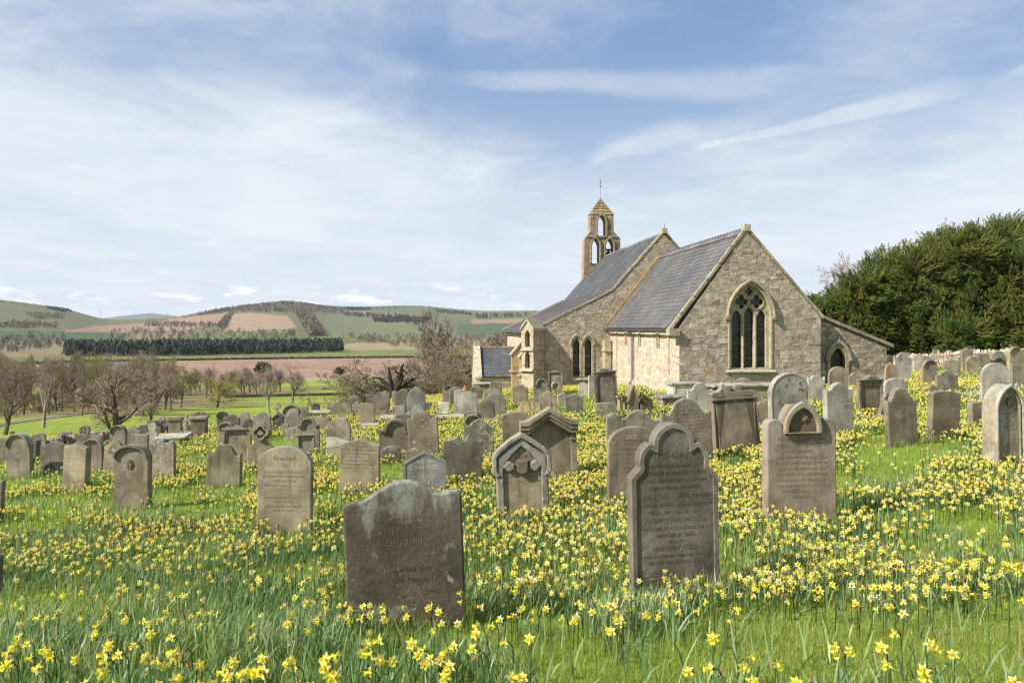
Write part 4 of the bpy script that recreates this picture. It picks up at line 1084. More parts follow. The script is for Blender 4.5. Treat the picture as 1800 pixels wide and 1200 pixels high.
def clip_convex(poly, clip):
    out = list(poly)
    n = len(clip)
    ar = sum(clip[i][0] * clip[(i + 1) % n][1] - clip[(i + 1) % n][0] * clip[i][1] for i in range(n))
    for i in range(n):
        a, b = clip[i], clip[(i + 1) % n]
        side = lambda p: ((b[0] - a[0]) * (p[1] - a[1]) - (b[1] - a[1]) * (p[0] - a[0])) * (1 if ar > 0 else -1)
        src, out = out, []
        for j in range(len(src)):
            p, q = src[j - 1], src[j]
            sp, sq = side(p), side(q)
            if sp >= 0 and sq >= 0: out.append(q)
            elif sp >= 0 > sq or sq >= 0 > sp:
                t = sp / (sp - sq); x = (p[0] + t * (q[0] - p[0]), p[1] + t * (q[1] - p[1]))
                out.append(x)
                if sq >= 0: out.append(q)
        if len(out) < 3: return []
    return out
def blocks(mb, convexes, opening, hr, wr, pal, out, rr, relief=(.002, .010), gap=.009, jit=.020):
    """courses of separately shaped stones over convex outlines, proud of the plane y=0 on side `out`"""
    for poly in convexes:
        x0, x1 = min(p[0] for p in poly), max(p[0] for p in poly)
        z0, z1 = min(p[1] for p in poly), max(p[1] for p in poly)
        z = z0
        while z < z1:
            hh = rr.uniform(*hr); x = x0 - rr.uniform(0, wr[1])
            while x < x1:
                ww = rr.uniform(*wr) * (1.25 if rr.random() < .15 else 1)
                parts = [(x, z, ww, hh)]
                if rr.random() < .16 and hh > hr[0] * 1.25: parts = [(x, z, ww, hh * .48), (x, z + hh * .48, ww, hh * .52)]
                for (bx, bz, bw, bh) in parts:
                    j = lambda: rr.uniform(-jit, jit)
                    q = [(bx + gap / 2 + j(), bz + gap / 2 + j()), (bx + bw - gap / 2 + j(), bz + gap / 2 + j()), (bx + bw - gap / 2 + j(), bz + bh - gap / 2 + j()), (bx + gap / 2 + j(), bz + bh - gap / 2 + j())]
                    if opening is not None:
                        sx = np.linspace(bx, bx + bw, 6); sz = np.linspace(bz, bz + bh, 5)
                        g = np.array([[u, v] for u in sx for v in sz])
                        if any(inpoly(g[:, 0], g[:, 1], op).any() for op in opening): continue
                    q = clip_convex(q, poly)
                    if len(q) < 3: continue
                    A = np.array(q); c = A.mean(0); n = len(q)
                    ins = A + (c - A) / (np.linalg.norm(c - A, axis=1)[:, None] + 1e-6) * .006
                    rel = rr.uniform(*relief)
                    d = out * (rel + rr.uniform(-.009, .009, n) * min(1, relief[1] / .010))
                    V = np.concatenate([np.stack([A[:, 0], np.full(n, -out * .01), A[:, 1]], 1), np.stack([ins[:, 0], d, ins[:, 1]], 1)])
                    F = [tuple(range(n, 2 * n))] + [(i, (i + 1) % n, (i + 1) % n + n, i + n) for i in range(n)]
                    mb.add(V, F, pick(pal, rr))
                x += ww
            z += hh
def parch(cx, w, z0, zs, za, n=9):
    """pointed-arch outline"""
    hw, ha = w / 2, za - zs
    rad = (hw * hw + ha * ha) / (2 * hw); am = math.asin(min(1, ha / rad))
    L = [(cx - hw + rad - rad * math.cos(a), zs + rad * math.sin(a)) for a in np.linspace(0, am, n)]
    Rr = [(2 * cx - x, z) for x, z in reversed(L[:-1])]
    return [(cx - hw, z0)] + L + Rr + [(cx + hw, z0)]
def arch_band(cx, w1, w2, zs, za1, za2, z0=None, n=9):
    """band between two pointed arches (w1 inside w2), from z0 or the springing"""
    z0 = zs if z0 is None else z0
    a, b = parch(cx, w1, z0, zs, za1, n), parch(cx, w2, z0, zs, za2, n)
    return b + a[::-1]

CS = .8                                          # metres per drawing unit of the church plan
CP0 = np.array([6.32, 30.08]); CW = np.array([-.1107, .9939]); CE = np.array([.9939, .1107])
def ch(t, d, z):
    p = CP0 + CS * (t * CE + d * CW)
    return np.array([p[0], p[1], z * CS])
def mat_east(d, t=0.0):                          # local x = north, y = west (into the wall), z = up
    o = ch(t, d, 0)
    return Matrix(((CE[0], CW[0], 0, o[0]), (CE[1], CW[1], 0, o[1]), (0, 0, 1, 0), (0, 0, 0, 1)))
def mat_south(t, d=0.0):                         # local x = west, y = south (outward), z = up
    o = ch(t, d, 0)
    return Matrix(((CW[0], -CE[0], 0, o[0]), (CW[1], -CE[1], 0, o[1]), (0, 0, 1, 0), (0, 0, 0, 1)))
def sc(P): return [(x * CS, z * CS) for x, z in P]

def roof_slope(name, parent, a, b, c, d, rr, sw=.30, sh=.22, tint=(.125, .125, .127)):
    """slates on the plane a(eave start) b(eave end) c(ridge end) d(ridge start)"""
    a, b, c, d = (np.asarray(q, float) for q in (a, b, c, d))
    U = b - a; Vv = d - a
    nrm = np.cross(U, Vv); nrm /= np.linalg.norm(nrm)
    if nrm[2] < 0: nrm = -nrm
    mb = MB()
    mb.add([a - nrm * .06, b - nrm * .06, c - nrm * .06, d - nrm * .06, a - nrm * .005, b - nrm * .005, c - nrm * .005, d - nrm * .005], np.array([[0,3,2,1],[4,5,6,7],[0,1,5,4],[1,2,6,5],[2,3,7,6],[3,0,4,7]]), np.array(tint) * .6)
    nr = max(2, int(np.linalg.norm(Vv) / sh)); nc = max(2, int(np.linalg.norm(U) / sw))
    at = lambda u, v: a + (b - a) * u + (d - a) * v + (c - b - d + a) * u * v
    i, j = np.meshgrid(np.arange(nr), np.arange(nc + 1), indexing='ij'); i, j = i.ravel(), j.ravel()
    n = len(i)
    u0 = np.clip((j - .5 * (i % 2)) / nc + rr.uniform(-.0015, .0015, n) + .003, 0, 1); u1 = np.clip((j + 1 - .5 * (i % 2)) / nc - .003, 0, 1)
    v0 = i / nr; v1 = np.minimum((i + 1.25) / nr, 1)
    pt = lambda u, v: a[None] + U[None] * u[:, None] + Vv[None] * v[:, None] + (c - b - d + a)[None] * (u * v)[:, None]
    lo = rr.uniform(.016, .028, n)[:, None] * nrm; hi = np.full((n, 1), .003) * nrm
    Q = np.stack([pt(u0, v0) + lo, pt(u1, v0) + lo, pt(u1, v1) + hi, pt(u0, v1) + hi, pt(u0, v0), pt(u1, v0)], 1)
    col = np.array(tint) * rr.uniform(.88, 1.13, (n, 1)) * np.where(rr.random((n, 1)) < .12, [[1.35, 1.2, 1.1]], [[1, 1, 1]])
    F = (np.array([[0, 1, 2, 3], [4, 5, 1, 0]])[None] + (np.arange(n) * 6)[:, None, None]).reshape(-1, 4)
    mb.add(Q.reshape(-1, 3), F, np.repeat(col, 6, 0))
    return mb.build(name, M_SLATE, parent)

def build_church():
    rr = np.random.default_rng(21)
    root = empty("church", tuple(ch(3.5, 0, -3.4)))
    tag(root, "old stone church with slate roofs, bellcote and tall traceried window", "church")
    inv = Matrix.Translation(-Vector(root.location))
    def place(o, M):
        o.matrix_local = inv @ M if o.parent == root else M
        return o
    def P(name, mb, mat, M, parent=root):
        return place(mb.build(name, mat, parent), M)
    I = Matrix.Identity(4)
    G = -5.6
    def wall(name, M, convexes, hull, holes, out, hr, wr, pal, thick=.5, mat=M_STONE, relief=(.002, .010), core=(.36, .305, .23), clear=None):
        mb = MB()
        V, F = plate([sc(hull)] + [sc(h) for h in holes], thick)
        V[:, 1] -= out * thick / 2
        mb.add(V, F, core)
        blocks(mb, [sc(c) for c in convexes], [sc(h) for h in (clear or holes)] or None, hr, wr, pal, out, rr, relief)
        return P(name, mb, mat, M)
    # ---------------- chancel
    wc = 3.49
    east_open = parch(wc, 2.0, -1.95, .57, 2.05)
    gable = [(0, G), (7.03, G), (7.03, .50), (3.32, 4.62), (0, .02)]
    wall("gable_wall", mat_east(0), [gable], gable, [east_open], -1, (.10, .25), (.16, .44), RUBBLE, clear=[parch(wc, 2.12, -2.1, .57, 2.12)])
    side = [(0.02, G), (14, G), (14, -.06), (0.02, -.06)]
    wall("side_wall", mat_south(0), [side], side, [parch(x, .20, -.95, -.62, -.40) for x in (3.4, 6.9, 9.9)], 1, (.22, .34), (.32, .62), ASHLAR, mat=M_ASHLAR, relief=(.002, .007), core=(.45, .365, .275))
    pl = MB().box((7 * CS, .06, (G - 3.15) / 2 * CS), (14 * CS, .16, (-3.15 - G) * CS), (.46, .38, .29))
    P("plinth", pl, M_ASHLAR, mat_south(0))
    mb = MB()
    for x in (3.4, 6.9, 9.9): mb.box((x * CS, -.16, -.7 * CS), (.3, .02, .6), (.02, .02, .022))
    for x in (3.4, 6.9, 9.9):
        w = empty("slit_window", (0, 0, 0), root); place(w, mat_south(0))
        V, F = plate([sc(arch_band(x, .22, .50, -.62, -.38, -.16, -1.0))], .05, .006); V[:, 1] += .03
        MB().add(V, F, (.42, .36, .27)).build("surround", M_ASHLAR, w)
        MB().box((x * CS, -.16, -.7 * CS), (.3, .02, .7), (.02, .02, .022)).build("pane", M_GLASS, w)
    for x in (1.6, 12.2):
        P("pilaster_strip", MB().box((x * CS, .02, -1.9 * CS), (.20, .06, 3.4 * CS), (.46, .38, .285)), M_ASHLAR, mat_south(0))
    # big traceried window
    w = empty("traceried_window", (0, 0, 0), root); place(w, mat_east(0))
    foil = lambda cx, cz, r0, r1, k, ph: [(cx + (r0 + r1 * abs(math.cos(k * a / 2 + ph))) * math.cos(a), cz + (r0 + r1 * abs(math.cos(k * a / 2 + ph))) * math.sin(a)) for a in np.linspace(0, 2 * math.pi, 41)[:-1]]
    lights = [parch(wc - .615, .46, -1.9, .42, .84), parch(wc, .46, -1.9, .58, 1.0), parch(wc + .615, .46, -1.9, .42, .84)]
    foils = [foil(wc - .375, 1.25, .19, .14, 4, 0), foil(wc + .375, 1.25, .19, .14, 4, 0), foil(wc, 1.73, .11, .09, 4, 0)]
    V, F = plate([sc(parch(wc, 2.04, -1.97, .57, 2.08))] + [sc(q) for q in lights + foils], .14, .018, 2); V[:, 1] += .20
    MB().add(V, F, np.array(DRESS) * 1.05).build("tracery", M_ASHLAR, w)
    for f in foils[:2] + foils[2:]:
        c = np.mean(np.array(f), 0); r = .37 if f is not foils[2] else .235
        V, F = plate([sc(arc(c[0], c[1], r, 0, 350, 26)), sc(arc(c[0], c[1], r * .90, 0, 350, 26))], .06, .012); V[:, 1] += .12
        MB().add(V, F, np.array(DRESS) * 1.1).build("foil_ring", M_ASHLAR, w)
    for x in (-.307, .307):
        MB().tubes([[(wc + x) * CS, .14, -1.95 * CS]], [[(wc + x) * CS, .14, .62 * CS]], .052, .052, 8, np.array(DRESS) * 1.08).build("mullion", M_ASHLAR, w)
    V, F = plate([sc(parch(wc, 2.02, -1.97, .57, 2.07))], .02); V[:, 1] += .29
    MB().add(V, F, (.03, .034, .036)).build("pane", M_GLASS, w)
    mb = MB()
    for z in (-1.45, -.75, -.05):
        for x in (-.615, 0, .615): mb.box(((wc + x) * CS, .26, z * CS), (.40, .015, .018), (.16, .16, .16))
    mb.build("saddle_bars", M_METAL, w)
    V, F = plate([sc(arch_band(wc, 1.98, 2.22, .57, 2.04, 2.20, -1.95))], .46, .03, 2); V[:, 1] += .19
    MB().add(V, F, DRESS).build("surround", M_ASHLAR, w)
    V, F = plate([sc(arch_band(wc, 2.20, 2.38, .57, 2.18, 2.32))], .20, .03, 2); V[:, 1] -= .06
    MB().add(V, F, np.array(DRESS) * .9).build("hood_mould", M_ASHLAR, w)
    for s in (-1, 1):
        V, F = plate([sc(foil(wc + s * 1.15, .47, .10, .03, 5, 0))], .22, .03); V[:, 1] -= .07
        MB().add(V, F, np.array(DRESS) * .7).build("label_stop", M_STONE, w)
    MB().hexa(np.array([(wc - 1.2, -.14 / CS, -2.12), (wc + 1.2, -.14 / CS, -2.12), (wc + 1.2, .30, -2.12), (wc - 1.2, .30, -2.12), (wc - 1.2, -.14 / CS, -2.05), (wc + 1.2, -.14 / CS, -2.05), (wc + 1.2, .30, -1.90), (wc - 1.2, .30, -1.90)]) * CS, (.42, .40, .31)).build("sill", M_ASHLAR, w)
    P("string_course", MB().box((3.5 * CS, -.03, -2.75 * CS), (7.1 * CS, .10, .12), (.36, .33, .25)), M_STONE, mat_east(0))
    for i, z in enumerate(np.arange(-4.6, -.2, .42)):          # corner quoins
        l = .5 if i % 2 else .3
        P("quoin", MB().box((6.99 * CS - l / 2, .005, z * CS + .16), (l, .05, .31), pick(RUBBLE[:4], rr)), M_STONE, mat_east(0))
    # roofs and copings
    D0, D1 = .1, 13.95
    roof_slope("roof_slope", root, *[np.array(q) - np.array(root.location) for q in (ch(-.28, D0 - .0, -.02), ch(-.28, D1, -.02), ch(3.32, D1, 4.62), ch(3.32, D0, 4.62))], rr)
    roof_slope("roof_slope", root, *[np.array(q) - np.array(root.location) for q in (ch(7.2, D0, .32), ch(7.2, D1, .32), ch(3.32, D1, 4.62), ch(3.32, D0, 4.62))], rr)
    L = -np.array(root.location)
    def coping(p0, p1, d, wd=.26, up=.10, col=(.30, .265, .185)):
        a, b = ch(p0[0], d, p0[1]), ch(p1[0], d, p1[1])
        dirn = (b - a) / np.linalg.norm(b - a); side = np.array([CW[0], CW[1], 0]) * wd
        n = np.cross(dirn, side / wd); n = n if n[2] > 0 else -n
        mb = MB(); k = max(2, int(np.linalg.norm(b - a) / .7))
        for i in range(k):
            q0, q1 = a + (b - a) * (i / k), a + (b - a) * ((i + 1) / k - .006)
            mb.beam(q0 + n * .02, q1 + n * .02, side * rr.uniform(.96, 1.02), n * (up * rr.uniform(.94, 1.06)), np.array(col) * rr.uniform(.8, 1.15))
        return P("coping", mb, M_STONE, I)
    coping((-.42, -.18), (3.32, 4.62), .12); coping((7.12, .40), (3.32, 4.62), .12)
    P("apex_stone", MB().box(tuple(ch(3.32, .10, 4.76)), (.25, .30, .26), (.36, .32, .22), .11), M_STONE, I)
    P("kneeler", MB().box(tuple(ch(-.30, .04, -.20)), (.40, .42, .26), (.36, .32, .23), .11), M_STONE, I)
    def ridge(t, d0, d1, z, spikes=True):
        mb = MB(); n = int((d1 - d0) * CS / .32)
        for i in range(n):
            d = d0 + (d1 - d0) * (i + .5) / n
            c = ch(t, d, z)
            V = [(-.13, -.158, -.12), (0, -.158, .06), (.13, -.158, -.12), (-.13, .158, -.12), (0, .158, .06), (.13, .158, -.12)]
            V = np.array(V) @ np.array([[CE[0], CE[1], 0], [CW[0], CW[1], 0], [0, 0, 1]]) + c
            mb.add(V, [(0, 1, 4, 3), (1, 2, 5, 4), (0, 2, 1), (3, 4, 5)], np.array((.125, .115, .12)) * rr.uniform(.7, 1.3))
            if spikes:
                mb.box(tuple(c + np.array([0, 0, .08])), (.05, .15, .09), (.12, .12, .14), .11)
        return P("ridge_tiles", mb, M_SLATE, I)
    ridge(3.32, .35, D1, 4.66)
    # gutter and pipe
    def pipe(pts, r, name, col=(.27, .30, .33)):
        p = np.array(pts); return P(name, MB().tubes(p[:-1], p[1:], r, r, 8, col), M_METAL, I)
    pipe([ch(-.34, .3, -.14), ch(-.34, 14, -.14)], .055, "gutter", (.12, .12, .12))
    dp = 8.1
    pipe([ch(-.34, dp, -.16), ch(-.12, dp, -.42), ch(-.12, dp, -2.9), ch(-.26, dp, -3.15), ch(-.26, dp, -3.75)], .055, "drainpipe")
    P("pipe_hopper", MB().box(tuple(ch(-.30, dp, -.26)), (.14, .16, .16), (.27, .30, .33), .11), M_METAL, I)
    # ---------------- nave and aisle
    DN = 14.0
    nave_c = [[(.2, G), (7.0, G), (7.0, 2.32), (3.6, 6.15), (.2, 2.32)], [(-4.74, G), (.2, G), (.2, 2.32), (-4.74, -.02)]]
    hull = [(-4.74, G), (7.0, G), (7.0, 2.32), (3.6, 6.15), (.2, 2.32), (-4.74, -.02)]
    lan = [(-2.23, .44), (-1.45, .44)]
    ops = [parch(c, w_, -3.16, -1.12, -.73) for c, w_ in lan]
    wall("gable_wall", mat_east(DN), nave_c, hull, ops, -1, (.10, .21), (.15, .38), RUBBLE, clear=[parch(c, .62, -3.25, -1.12, -.6) for c, w_ in lan])
    for c, w_ in lan:
        w = empty("lancet_window", (0, 0, 0), root); place(w, mat_east(DN))
        V, F = plate([sc(arch_band(c, w_, .74, -1.12, -.73, -.50, -3.16))], .30, .02, 2); V[:, 1] += .10
        MB().add(V, F, DRESS).build("surround", M_ASHLAR, w)
        V, F = plate([sc(arch_band(c, .70, .90, -1.12, -.52, -.36))], .16, .02, 2); V[:, 1] -= .05
        MB().add(V, F, np.array(DRESS) * .95).build("hood_mould", M_ASHLAR, w)
        V, F = plate([sc(parch(c, w_ + .03, -3.18, -1.12, -.70))], .02); V[:, 1] += .17
        MB().add(V, F, (.03, .03, .03)).build("pane", M_GLASS, w)
        MB().box((c * CS, .15, -1.8 * CS), (.34, .015, .02), (.25, .25, .25)).box((c * CS, .15, -2.45 * CS), (.34, .015, .02), (.25, .25, .25)).build("saddle_bars", M_METAL, w)
        MB().hexa(np.array([(c - .45, -.12, -3.36), (c + .45, -.12, -3.36), (c + .45, .2, -3.36), (c - .45, .2, -3.36), (c - .45, -.12, -3.28), (c + .45, -.12, -3.28), (c + .45, .2, -3.12), (c - .45, .2, -3.12)]) * CS, (.40, .37, .28)).build("sill", M_ASHLAR, w)
    DE = 32.4
    for nm, q, tint in (("roof_slope", ((-5.05, DN + .1, -.20), (-5.05, DE, -.20), (.2, DE, 2.36), (.2, DN + .1, 2.36)), (.105, .096, .098)),
                  ("roof_slope", ((.2, DN + .1, 2.36), (.2, DE, 2.36), (3.6, DE, 6.17), (3.6, DN + .1, 6.17)), (.104, .107, .114)),
                  ("roof_slope", ((7.2, DN + .1, 2.2), (7.2, DE, 2.2), (3.6, DE, 6.17), (3.6, DN + .1, 6.17)), (.104, .107, .114))):
        roof_slope(nm, root, *[ch(*p) + L for p in q], rr, tint=tint)
    ridge(3.6, DN + .2, 31.0, 6.20, False)
    coping((-4.9, -.14), (.2, 2.36), DN + .12, .26, .10, (.30, .26, .19)); coping((.2, 2.36), (3.6, 6.17), DN + .12, .26, .10); coping((7.1, 2.25), (3.6, 6.17), DN + .12, .26, .10)
    coping((-5.1, -.26), (.2, 2.34), DE - .1, .30, .10, (.40, .34, .24))
    P("apex_stone", MB().box(tuple(ch(3.6, DN + .02, 6.30)), (.26, .34, .24), (.34, .31, .2), .11).tubes([ch(3.6, DN, 6.35)], [ch(3.6, DN, 6.75)], .03, .02, 6, (.3, .27, .2)), M_STONE, I)
    coping((-.1, .2), (3.35, 4.66), DN - .12, .12, .10, (.36, .24, .11))
    # aisle side, west gable
    sidea = [(DN, G), (DE, G), (DE, -.3), (DN, -.3)]
    wall("side_wall", mat_south(-4.74), [sidea], sidea, [], 1, (.2, .32), (.3, .6), ASHLAR, mat=M_ASHLAR, relief=(.003, .01), core=(.43, .35, .26))
    hullw = [(-4.74, G), (7.0, G), (7.0, 2.2), (3.6, 6.0), (.2, 2.2), (-4.74, -.12)]
    mb = MB(); V, F = plate([sc(hullw)], .5); mb.add(V, F, (.34, .28, .21)); P("gable_wall", mb, M_STONE, mat_east(DE - .4))
    sn = [(DN + .2, G), (DE, G), (DE, 2.2), (DN + .2, 2.2)]
    mb = MB(); V, F = plate([sc(sn)], .5); mb.add(V, F, (.34, .28, .21)); P("side_wall", mb, M_STONE, mat_south(6.8))
    sn = [(0.1, G), (DN, G), (DN, .3), (0.1, .3)]
    mb = MB(); V, F = plate([sc(sn)], .5); mb.add(V, F, (.34, .28, .21)); P("side_wall", mb, M_STONE, mat_south(6.75))
    # corbels under the aisle eaves
    mb = MB()
    for d in np.arange(DN + 1.4, 22, .55): mb.box(tuple(ch(-4.80, d, -.42)), (.18, .16, .2), (.40, .31, .22), .11)
    P("corbels", mb, M_ASHLAR, I)
    pipe([ch(-5.1, DN + .4, -.30), ch(-5.1, DE, -.30)], .06, "gutter", (.16, .17, .18))
    pipe([ch(-5.05, 16.9, -.3), ch(-4.9, 16.9, -.6), ch(-4.9, 16.9, -3.2)], .055, "drainpipe")
    # side buttresses
    for d in (15.8, 20.8):
        b = empty("buttress", (0, 0, 0), root); place(b, mat_east(d))
        prof = [(-5.62, G), (-5.62, -1.98), (-4.70, -.86), (-4.70, G)]
        mb = MB(); V, F = plate([sc(prof)], .55); V[:, 1] += .275; mb.add(V, F, (.34, .27, .185))
        blocks(mb, [sc(prof)], None, (.2, .32), (.3, .6), [((.36, .29, .20), 3), ((.33, .25, .17), 2), ((.40, .30, .17), 1)], -1, rr, (.006, .016))
        mb.build("shaft", M_ASHLAR, b)
        a0, a1 = np.array([-5.70, 0, -2.02]) * CS, np.array([-4.70, 0, -.80]) * CS
        MB().beam(a0 + [0, .27, 0], a1 + [0, .27, 0], [0, .66, 0], [-.06, 0, .05], (.42, .37, .28)).build("weathering", M_ASHLAR, b)
        MB().box((-5.2 * CS, .27, -3.15 * CS), (.92, .68, .09), (.44, .38, .28)).build("string_course", M_ASHLAR, b)
    # corner buttress with two niches, set diagonally
    c = ch(-4.72, DN + .05, 0); ang = math.atan2(CE[1], CE[0]) - R(42)
    b = empty("corner_buttress", (0, 0, 0), root); place(b, Matrix.Translation((c[0], c[1], 0)) @ Matrix.Rotation(ang, 4, 'Z'))
    # local: front face looks along -y
    bw, bd = .72, .95
    gz0 = G * CS
    hullb = [(-bw / 2, gz0), (-bw / 2, -.05), (0, .38), (bw / 2, -.05), (bw / 2, gz0)]
    nich = [parch(0, .30, -.95, -.40, -.10), parch(0, .30, -2.02, -1.45, -1.18)]
    mb = MB(); V, F = plate([hullb] + nich, .30); V[:, 1] += -bd + .15; mb.add(V, F, (.44, .37, .28))
    mb.box((0, -bd / 2 + .18, (gz0 - .06) / 2), (bw * .98, bd - .33, -.06 - gz0), (.22, .19, .15))
    mb.build("shaft", M_ASHLAR, b)
    V, F = plate([[(-bw / 2 - .06, -.14), (-bw / 2 - .06, -.02), (0, .47), (bw / 2 + .06, -.02), (bw / 2 + .06, -.14), (0, .33)]], bd + .1, .012); V[:, 1] += -bd / 2 - .02
    MB().add(V, F, (.40, .36, .26)).build("gablet", M_STONE, b)
    MB().box((0, -bd - .03, -1.10), (bw + .02, .12, .09), (.48, .42, .33)).box((0, -bd - .05, -2.12), (bw + .06, .20, .10), (.48, .42, .33)).box((0, -bd - .06, -3.1), (bw + .16, .26, .14), (.48, .42, .33)).build("string_course", M_ASHLAR, b)
    mb = MB()
    rr2 = np.random.default_rng(5)
    sidep = [(-bd, gz0), (0, gz0), (0, -.1), (-bd, -.1)]
    q = MB(); blocks(q, [[(x, z) for x, z in sidep]], None, (.16, .28), (.25, .5), RUBBLE, 1, rr2, (.01, .03))
    V = np.concatenate(q.V); V = np.stack([bw / 2 - .005 + V[:, 1], V[:, 0], V[:, 2]], 1)
    for f in q.F: mb.F.append(f); mb.M.append(0)
    mb.V, mb.C, mb.n = [V], q.C and [np.concatenate(q.C)], q.n
    mb.build("flank", M_STONE, b)
    # pilaster in the angle of nave and chancel
    P("angle_pilaster", MB().box(tuple(ch(-.30, DN - .35, -2.9)), (.34, .55, 4.2 * CS), (.40, .35, .25), .11).box(tuple(ch(-.30, DN - .40, -1.45)), (.46, .62, .10), (.42, .37, .27), .11), M_ASHLAR, I)
    # ---------------- bellcote
    bc = empty("bellcote", (0, 0, 0), root); place(bc, mat_east(31.7))
    low = [(1.75, -.2), (1.85, 4.0), (1.95, 7.75), (2.45, 8.4), (2.45, 9.9), (4.52, 9.9), (4.52, 8.4), (5.12, 7.8), (5.12, 3.0), (5.2, -.2)]
    holes = [parch(2.92, .68, 5.6, 7.05, 7.75), parch(4.16, .68, 5.6, 7.05, 7.75), parch(3.46, .72, 8.0, 9.1, 9.80)]
    mb = MB(); V, F = plate([sc(low)] + [sc(h) for h in holes], 1.05 * CS); V[:, 1] += .525 * CS; mb.add(V, F, (.29, .23, .165))
    pal = [((.27, .215, .155), 3), ((.25, .19, .14), 3), ((.30, .255, .195), 2), ((.35, .315, .26), 1.2), ((.21, .155, .115), 1)]
    cv = [[(1.85, 0), (5.2, 0), (5.12, 7.8), (4.52, 8.4), (2.45, 8.4), (1.95, 7.75)], [(2.45, 8.4), (4.52, 8.4), (4.52, 9.9), (2.45, 9.9)]]
    blocks(mb, [sc(q) for q in cv], [sc(h) for h in holes], (.16, .28), (.2, .45), pal, -1, rr)
    mb.build("tower", M_STONE, bc)
    for (cx, wz, zs, za, z0) in ((2.92, .68, 7.05, 7.75, 5.6), (4.16, .68, 7.05, 7.75, 5.6), (3.46, .72, 9.1, 9.8, 8.0)):
        V, F = plate([sc(arch_band(cx, wz, wz + .30, zs, za, za + .22, z0))], .16, .02); V[:, 1] -= .03
        MB().add(V, F, (.25, .195, .13)).build("arch_surround", M_STONE, bc)
    MB().box((3.48 * CS, .42, 7.96 * CS), (2.1, 1.0, .10), (.36, .30, .21)).build("string_course", M_STONE, bc)
    q = [(2.40, -.05, 9.9), (4.57, -.05, 9.9), (4.57, 1.10, 9.9), (2.40, 1.10, 9.9)]
    apex = (3.46, .52, 11.4)
    mb = MB(); nl = 6
    for i in range(nl):
        f0, f1 = i / nl, (i + 1) / nl
        lo = [tuple(np.array(p) * (1 - f0) + np.array(apex) * f0 + np.array([0, 0, 0])) for p in q]; hi = [tuple(np.array(p) * (1 - f1 + .03) + np.array(apex) * (f1 - .03)) for p in q]
        mb.hexa(np.array(lo + hi) * CS, np.array((.30, .235, .10)) * rr.uniform(.75, 1.2) if i % 2 else np.array((.26, .21, .13)) * rr.uniform(.8, 1.2))
    mb.build("cap", M_STONE, bc)
    v = MB().tubes([np.array((3.46, .52, 11.3)) * CS], [np.array((3.46, .52, 13.0)) * CS], .014, .010, 6, (.12, .12, .12)).tubes([np.array((3.46, .52, 12.36)) * CS], [np.array((3.46, .52, 12.46)) * CS], .05, .05, 6, (.08, .08, .08))
    v.build("weathervane_rod", M_METAL, bc)
    V, F = plate([sc([(3.40, 12.62), (3.56, 12.68), (3.50, 12.78), (3.56, 12.98), (3.47, 13.02), (3.43, 12.85), (3.36, 12.75)])], .02, .003); V[:, 1] += .52 * CS
    MB().add(V, F, (.16, .42, .33)).build("weathervane", M_PLAIN, bc)
    bell = MB(); prof = [(.34, 5.95), (.29, 6.08), (.23, 6.30), (.20, 6.55), (.12, 6.70), (.02, 6.76)]
    for (ra, za), (rb, zb) in zip(prof[:-1], prof[1:]): bell.tubes([np.array((4.16, .5, za)) * CS], [np.array((4.16, .5, zb)) * CS], ra * CS, rb * CS, 14, (.035, .04, .04))
    bell.box(tuple(np.array((4.16, .5, 6.84)) * CS), (.60, .16, .14), (.05, .04, .03)).box(tuple(np.array((4.16, .4, 6.05)) * CS), (.5, .04, .05), (.05, .05, .05))
    bell.build("bell", M_METAL, bc)
    # ---------------- vestry (lean-to)
    v = empty("vestry", (0, 0, 0), root); place(v, mat_east(.55))
    hullv = [(7.0, G), (10.72, G), (10.72, -.93), (7.0, .52)]
    vo = parch(8.17, .78, -2.7, -1.62, -1.0)
    mb = MB(); Vv, F = plate([sc(hullv), sc(vo)], .5); Vv[:, 1] += .25; mb.add(Vv, F, (.24, .21, .17))
    pal = [((.29, .245, .195), 4), ((.33, .28, .22), 3), ((.25, .215, .18), 4), ((.40, .37, .32), 1.5), ((.30, .23, .18), 2)]
    blocks(mb, [sc(hullv)], [sc(parch(8.17, 1.05, -2.8, -1.62, -.8))], (.10, .22), (.16, .42), pal, -1, rr)
    mb.build("wall", mat_masonry("lichened_rubble", 1.0), v)
    Vv, F = plate([sc(arch_band(8.17, .78, 1.14, -1.62, -1.0, -.74, -2.9))], .30, .02, 2); Vv[:, 1] += .08
    MB().add(Vv, F, np.array(DRESS) * .85).build("surround", M_ASHLAR, v)
    Vv, F = plate([sc(arch_band(8.17, 1.10, 1.36, -1.62, -.76, -.56))], .18, .02, 2); Vv[:, 1] -= .06
    MB().add(Vv, F, np.array(DRESS) * .85).build("hood_mould", M_ASHLAR, v)
    Vv, F = plate([sc(parch(8.17, .80, -2.8, -1.62, -.98))], .02); Vv[:, 1] += .20
    MB().add(Vv, F, (.025, .03, .028)).build("pane", M_GLASS, v)
    a, bq = np.array([7.0, 0, .60]) * CS, np.array([11.0, 0, -.96]) * CS
    MB().beam(a + [0, .15, 0], bq + [0, .15, 0], [0, .5, 0], [.04, 0, .12], (.27, .235, .18)).build("coping", M_STONE, v)
    MB().hexa(np.array([(7.0, .1, .50), (10.9, .1, -1.0), (10.9, 7, -1.0), (7.0, 7, .50), (7.0, .1, .60), (10.9, .1, -.90), (10.9, 7, -.90), (7.0, 7, .60)]) * CS, (.10, .10, .11)).build("roof", M_SLATE, v)
    MB().box((10.55 * CS, 3.5 * CS, (G - .95) / 2 * CS), (.30, 6.6 * CS, (-.95 - G) * CS), (.32, .27, .21)).build("flank_wall", M_STONE, v)
    # ---------------- porch
    p = empty("porch", (0, 0, 0), root); place(p, I)
    rp = np.random.default_rng(8)
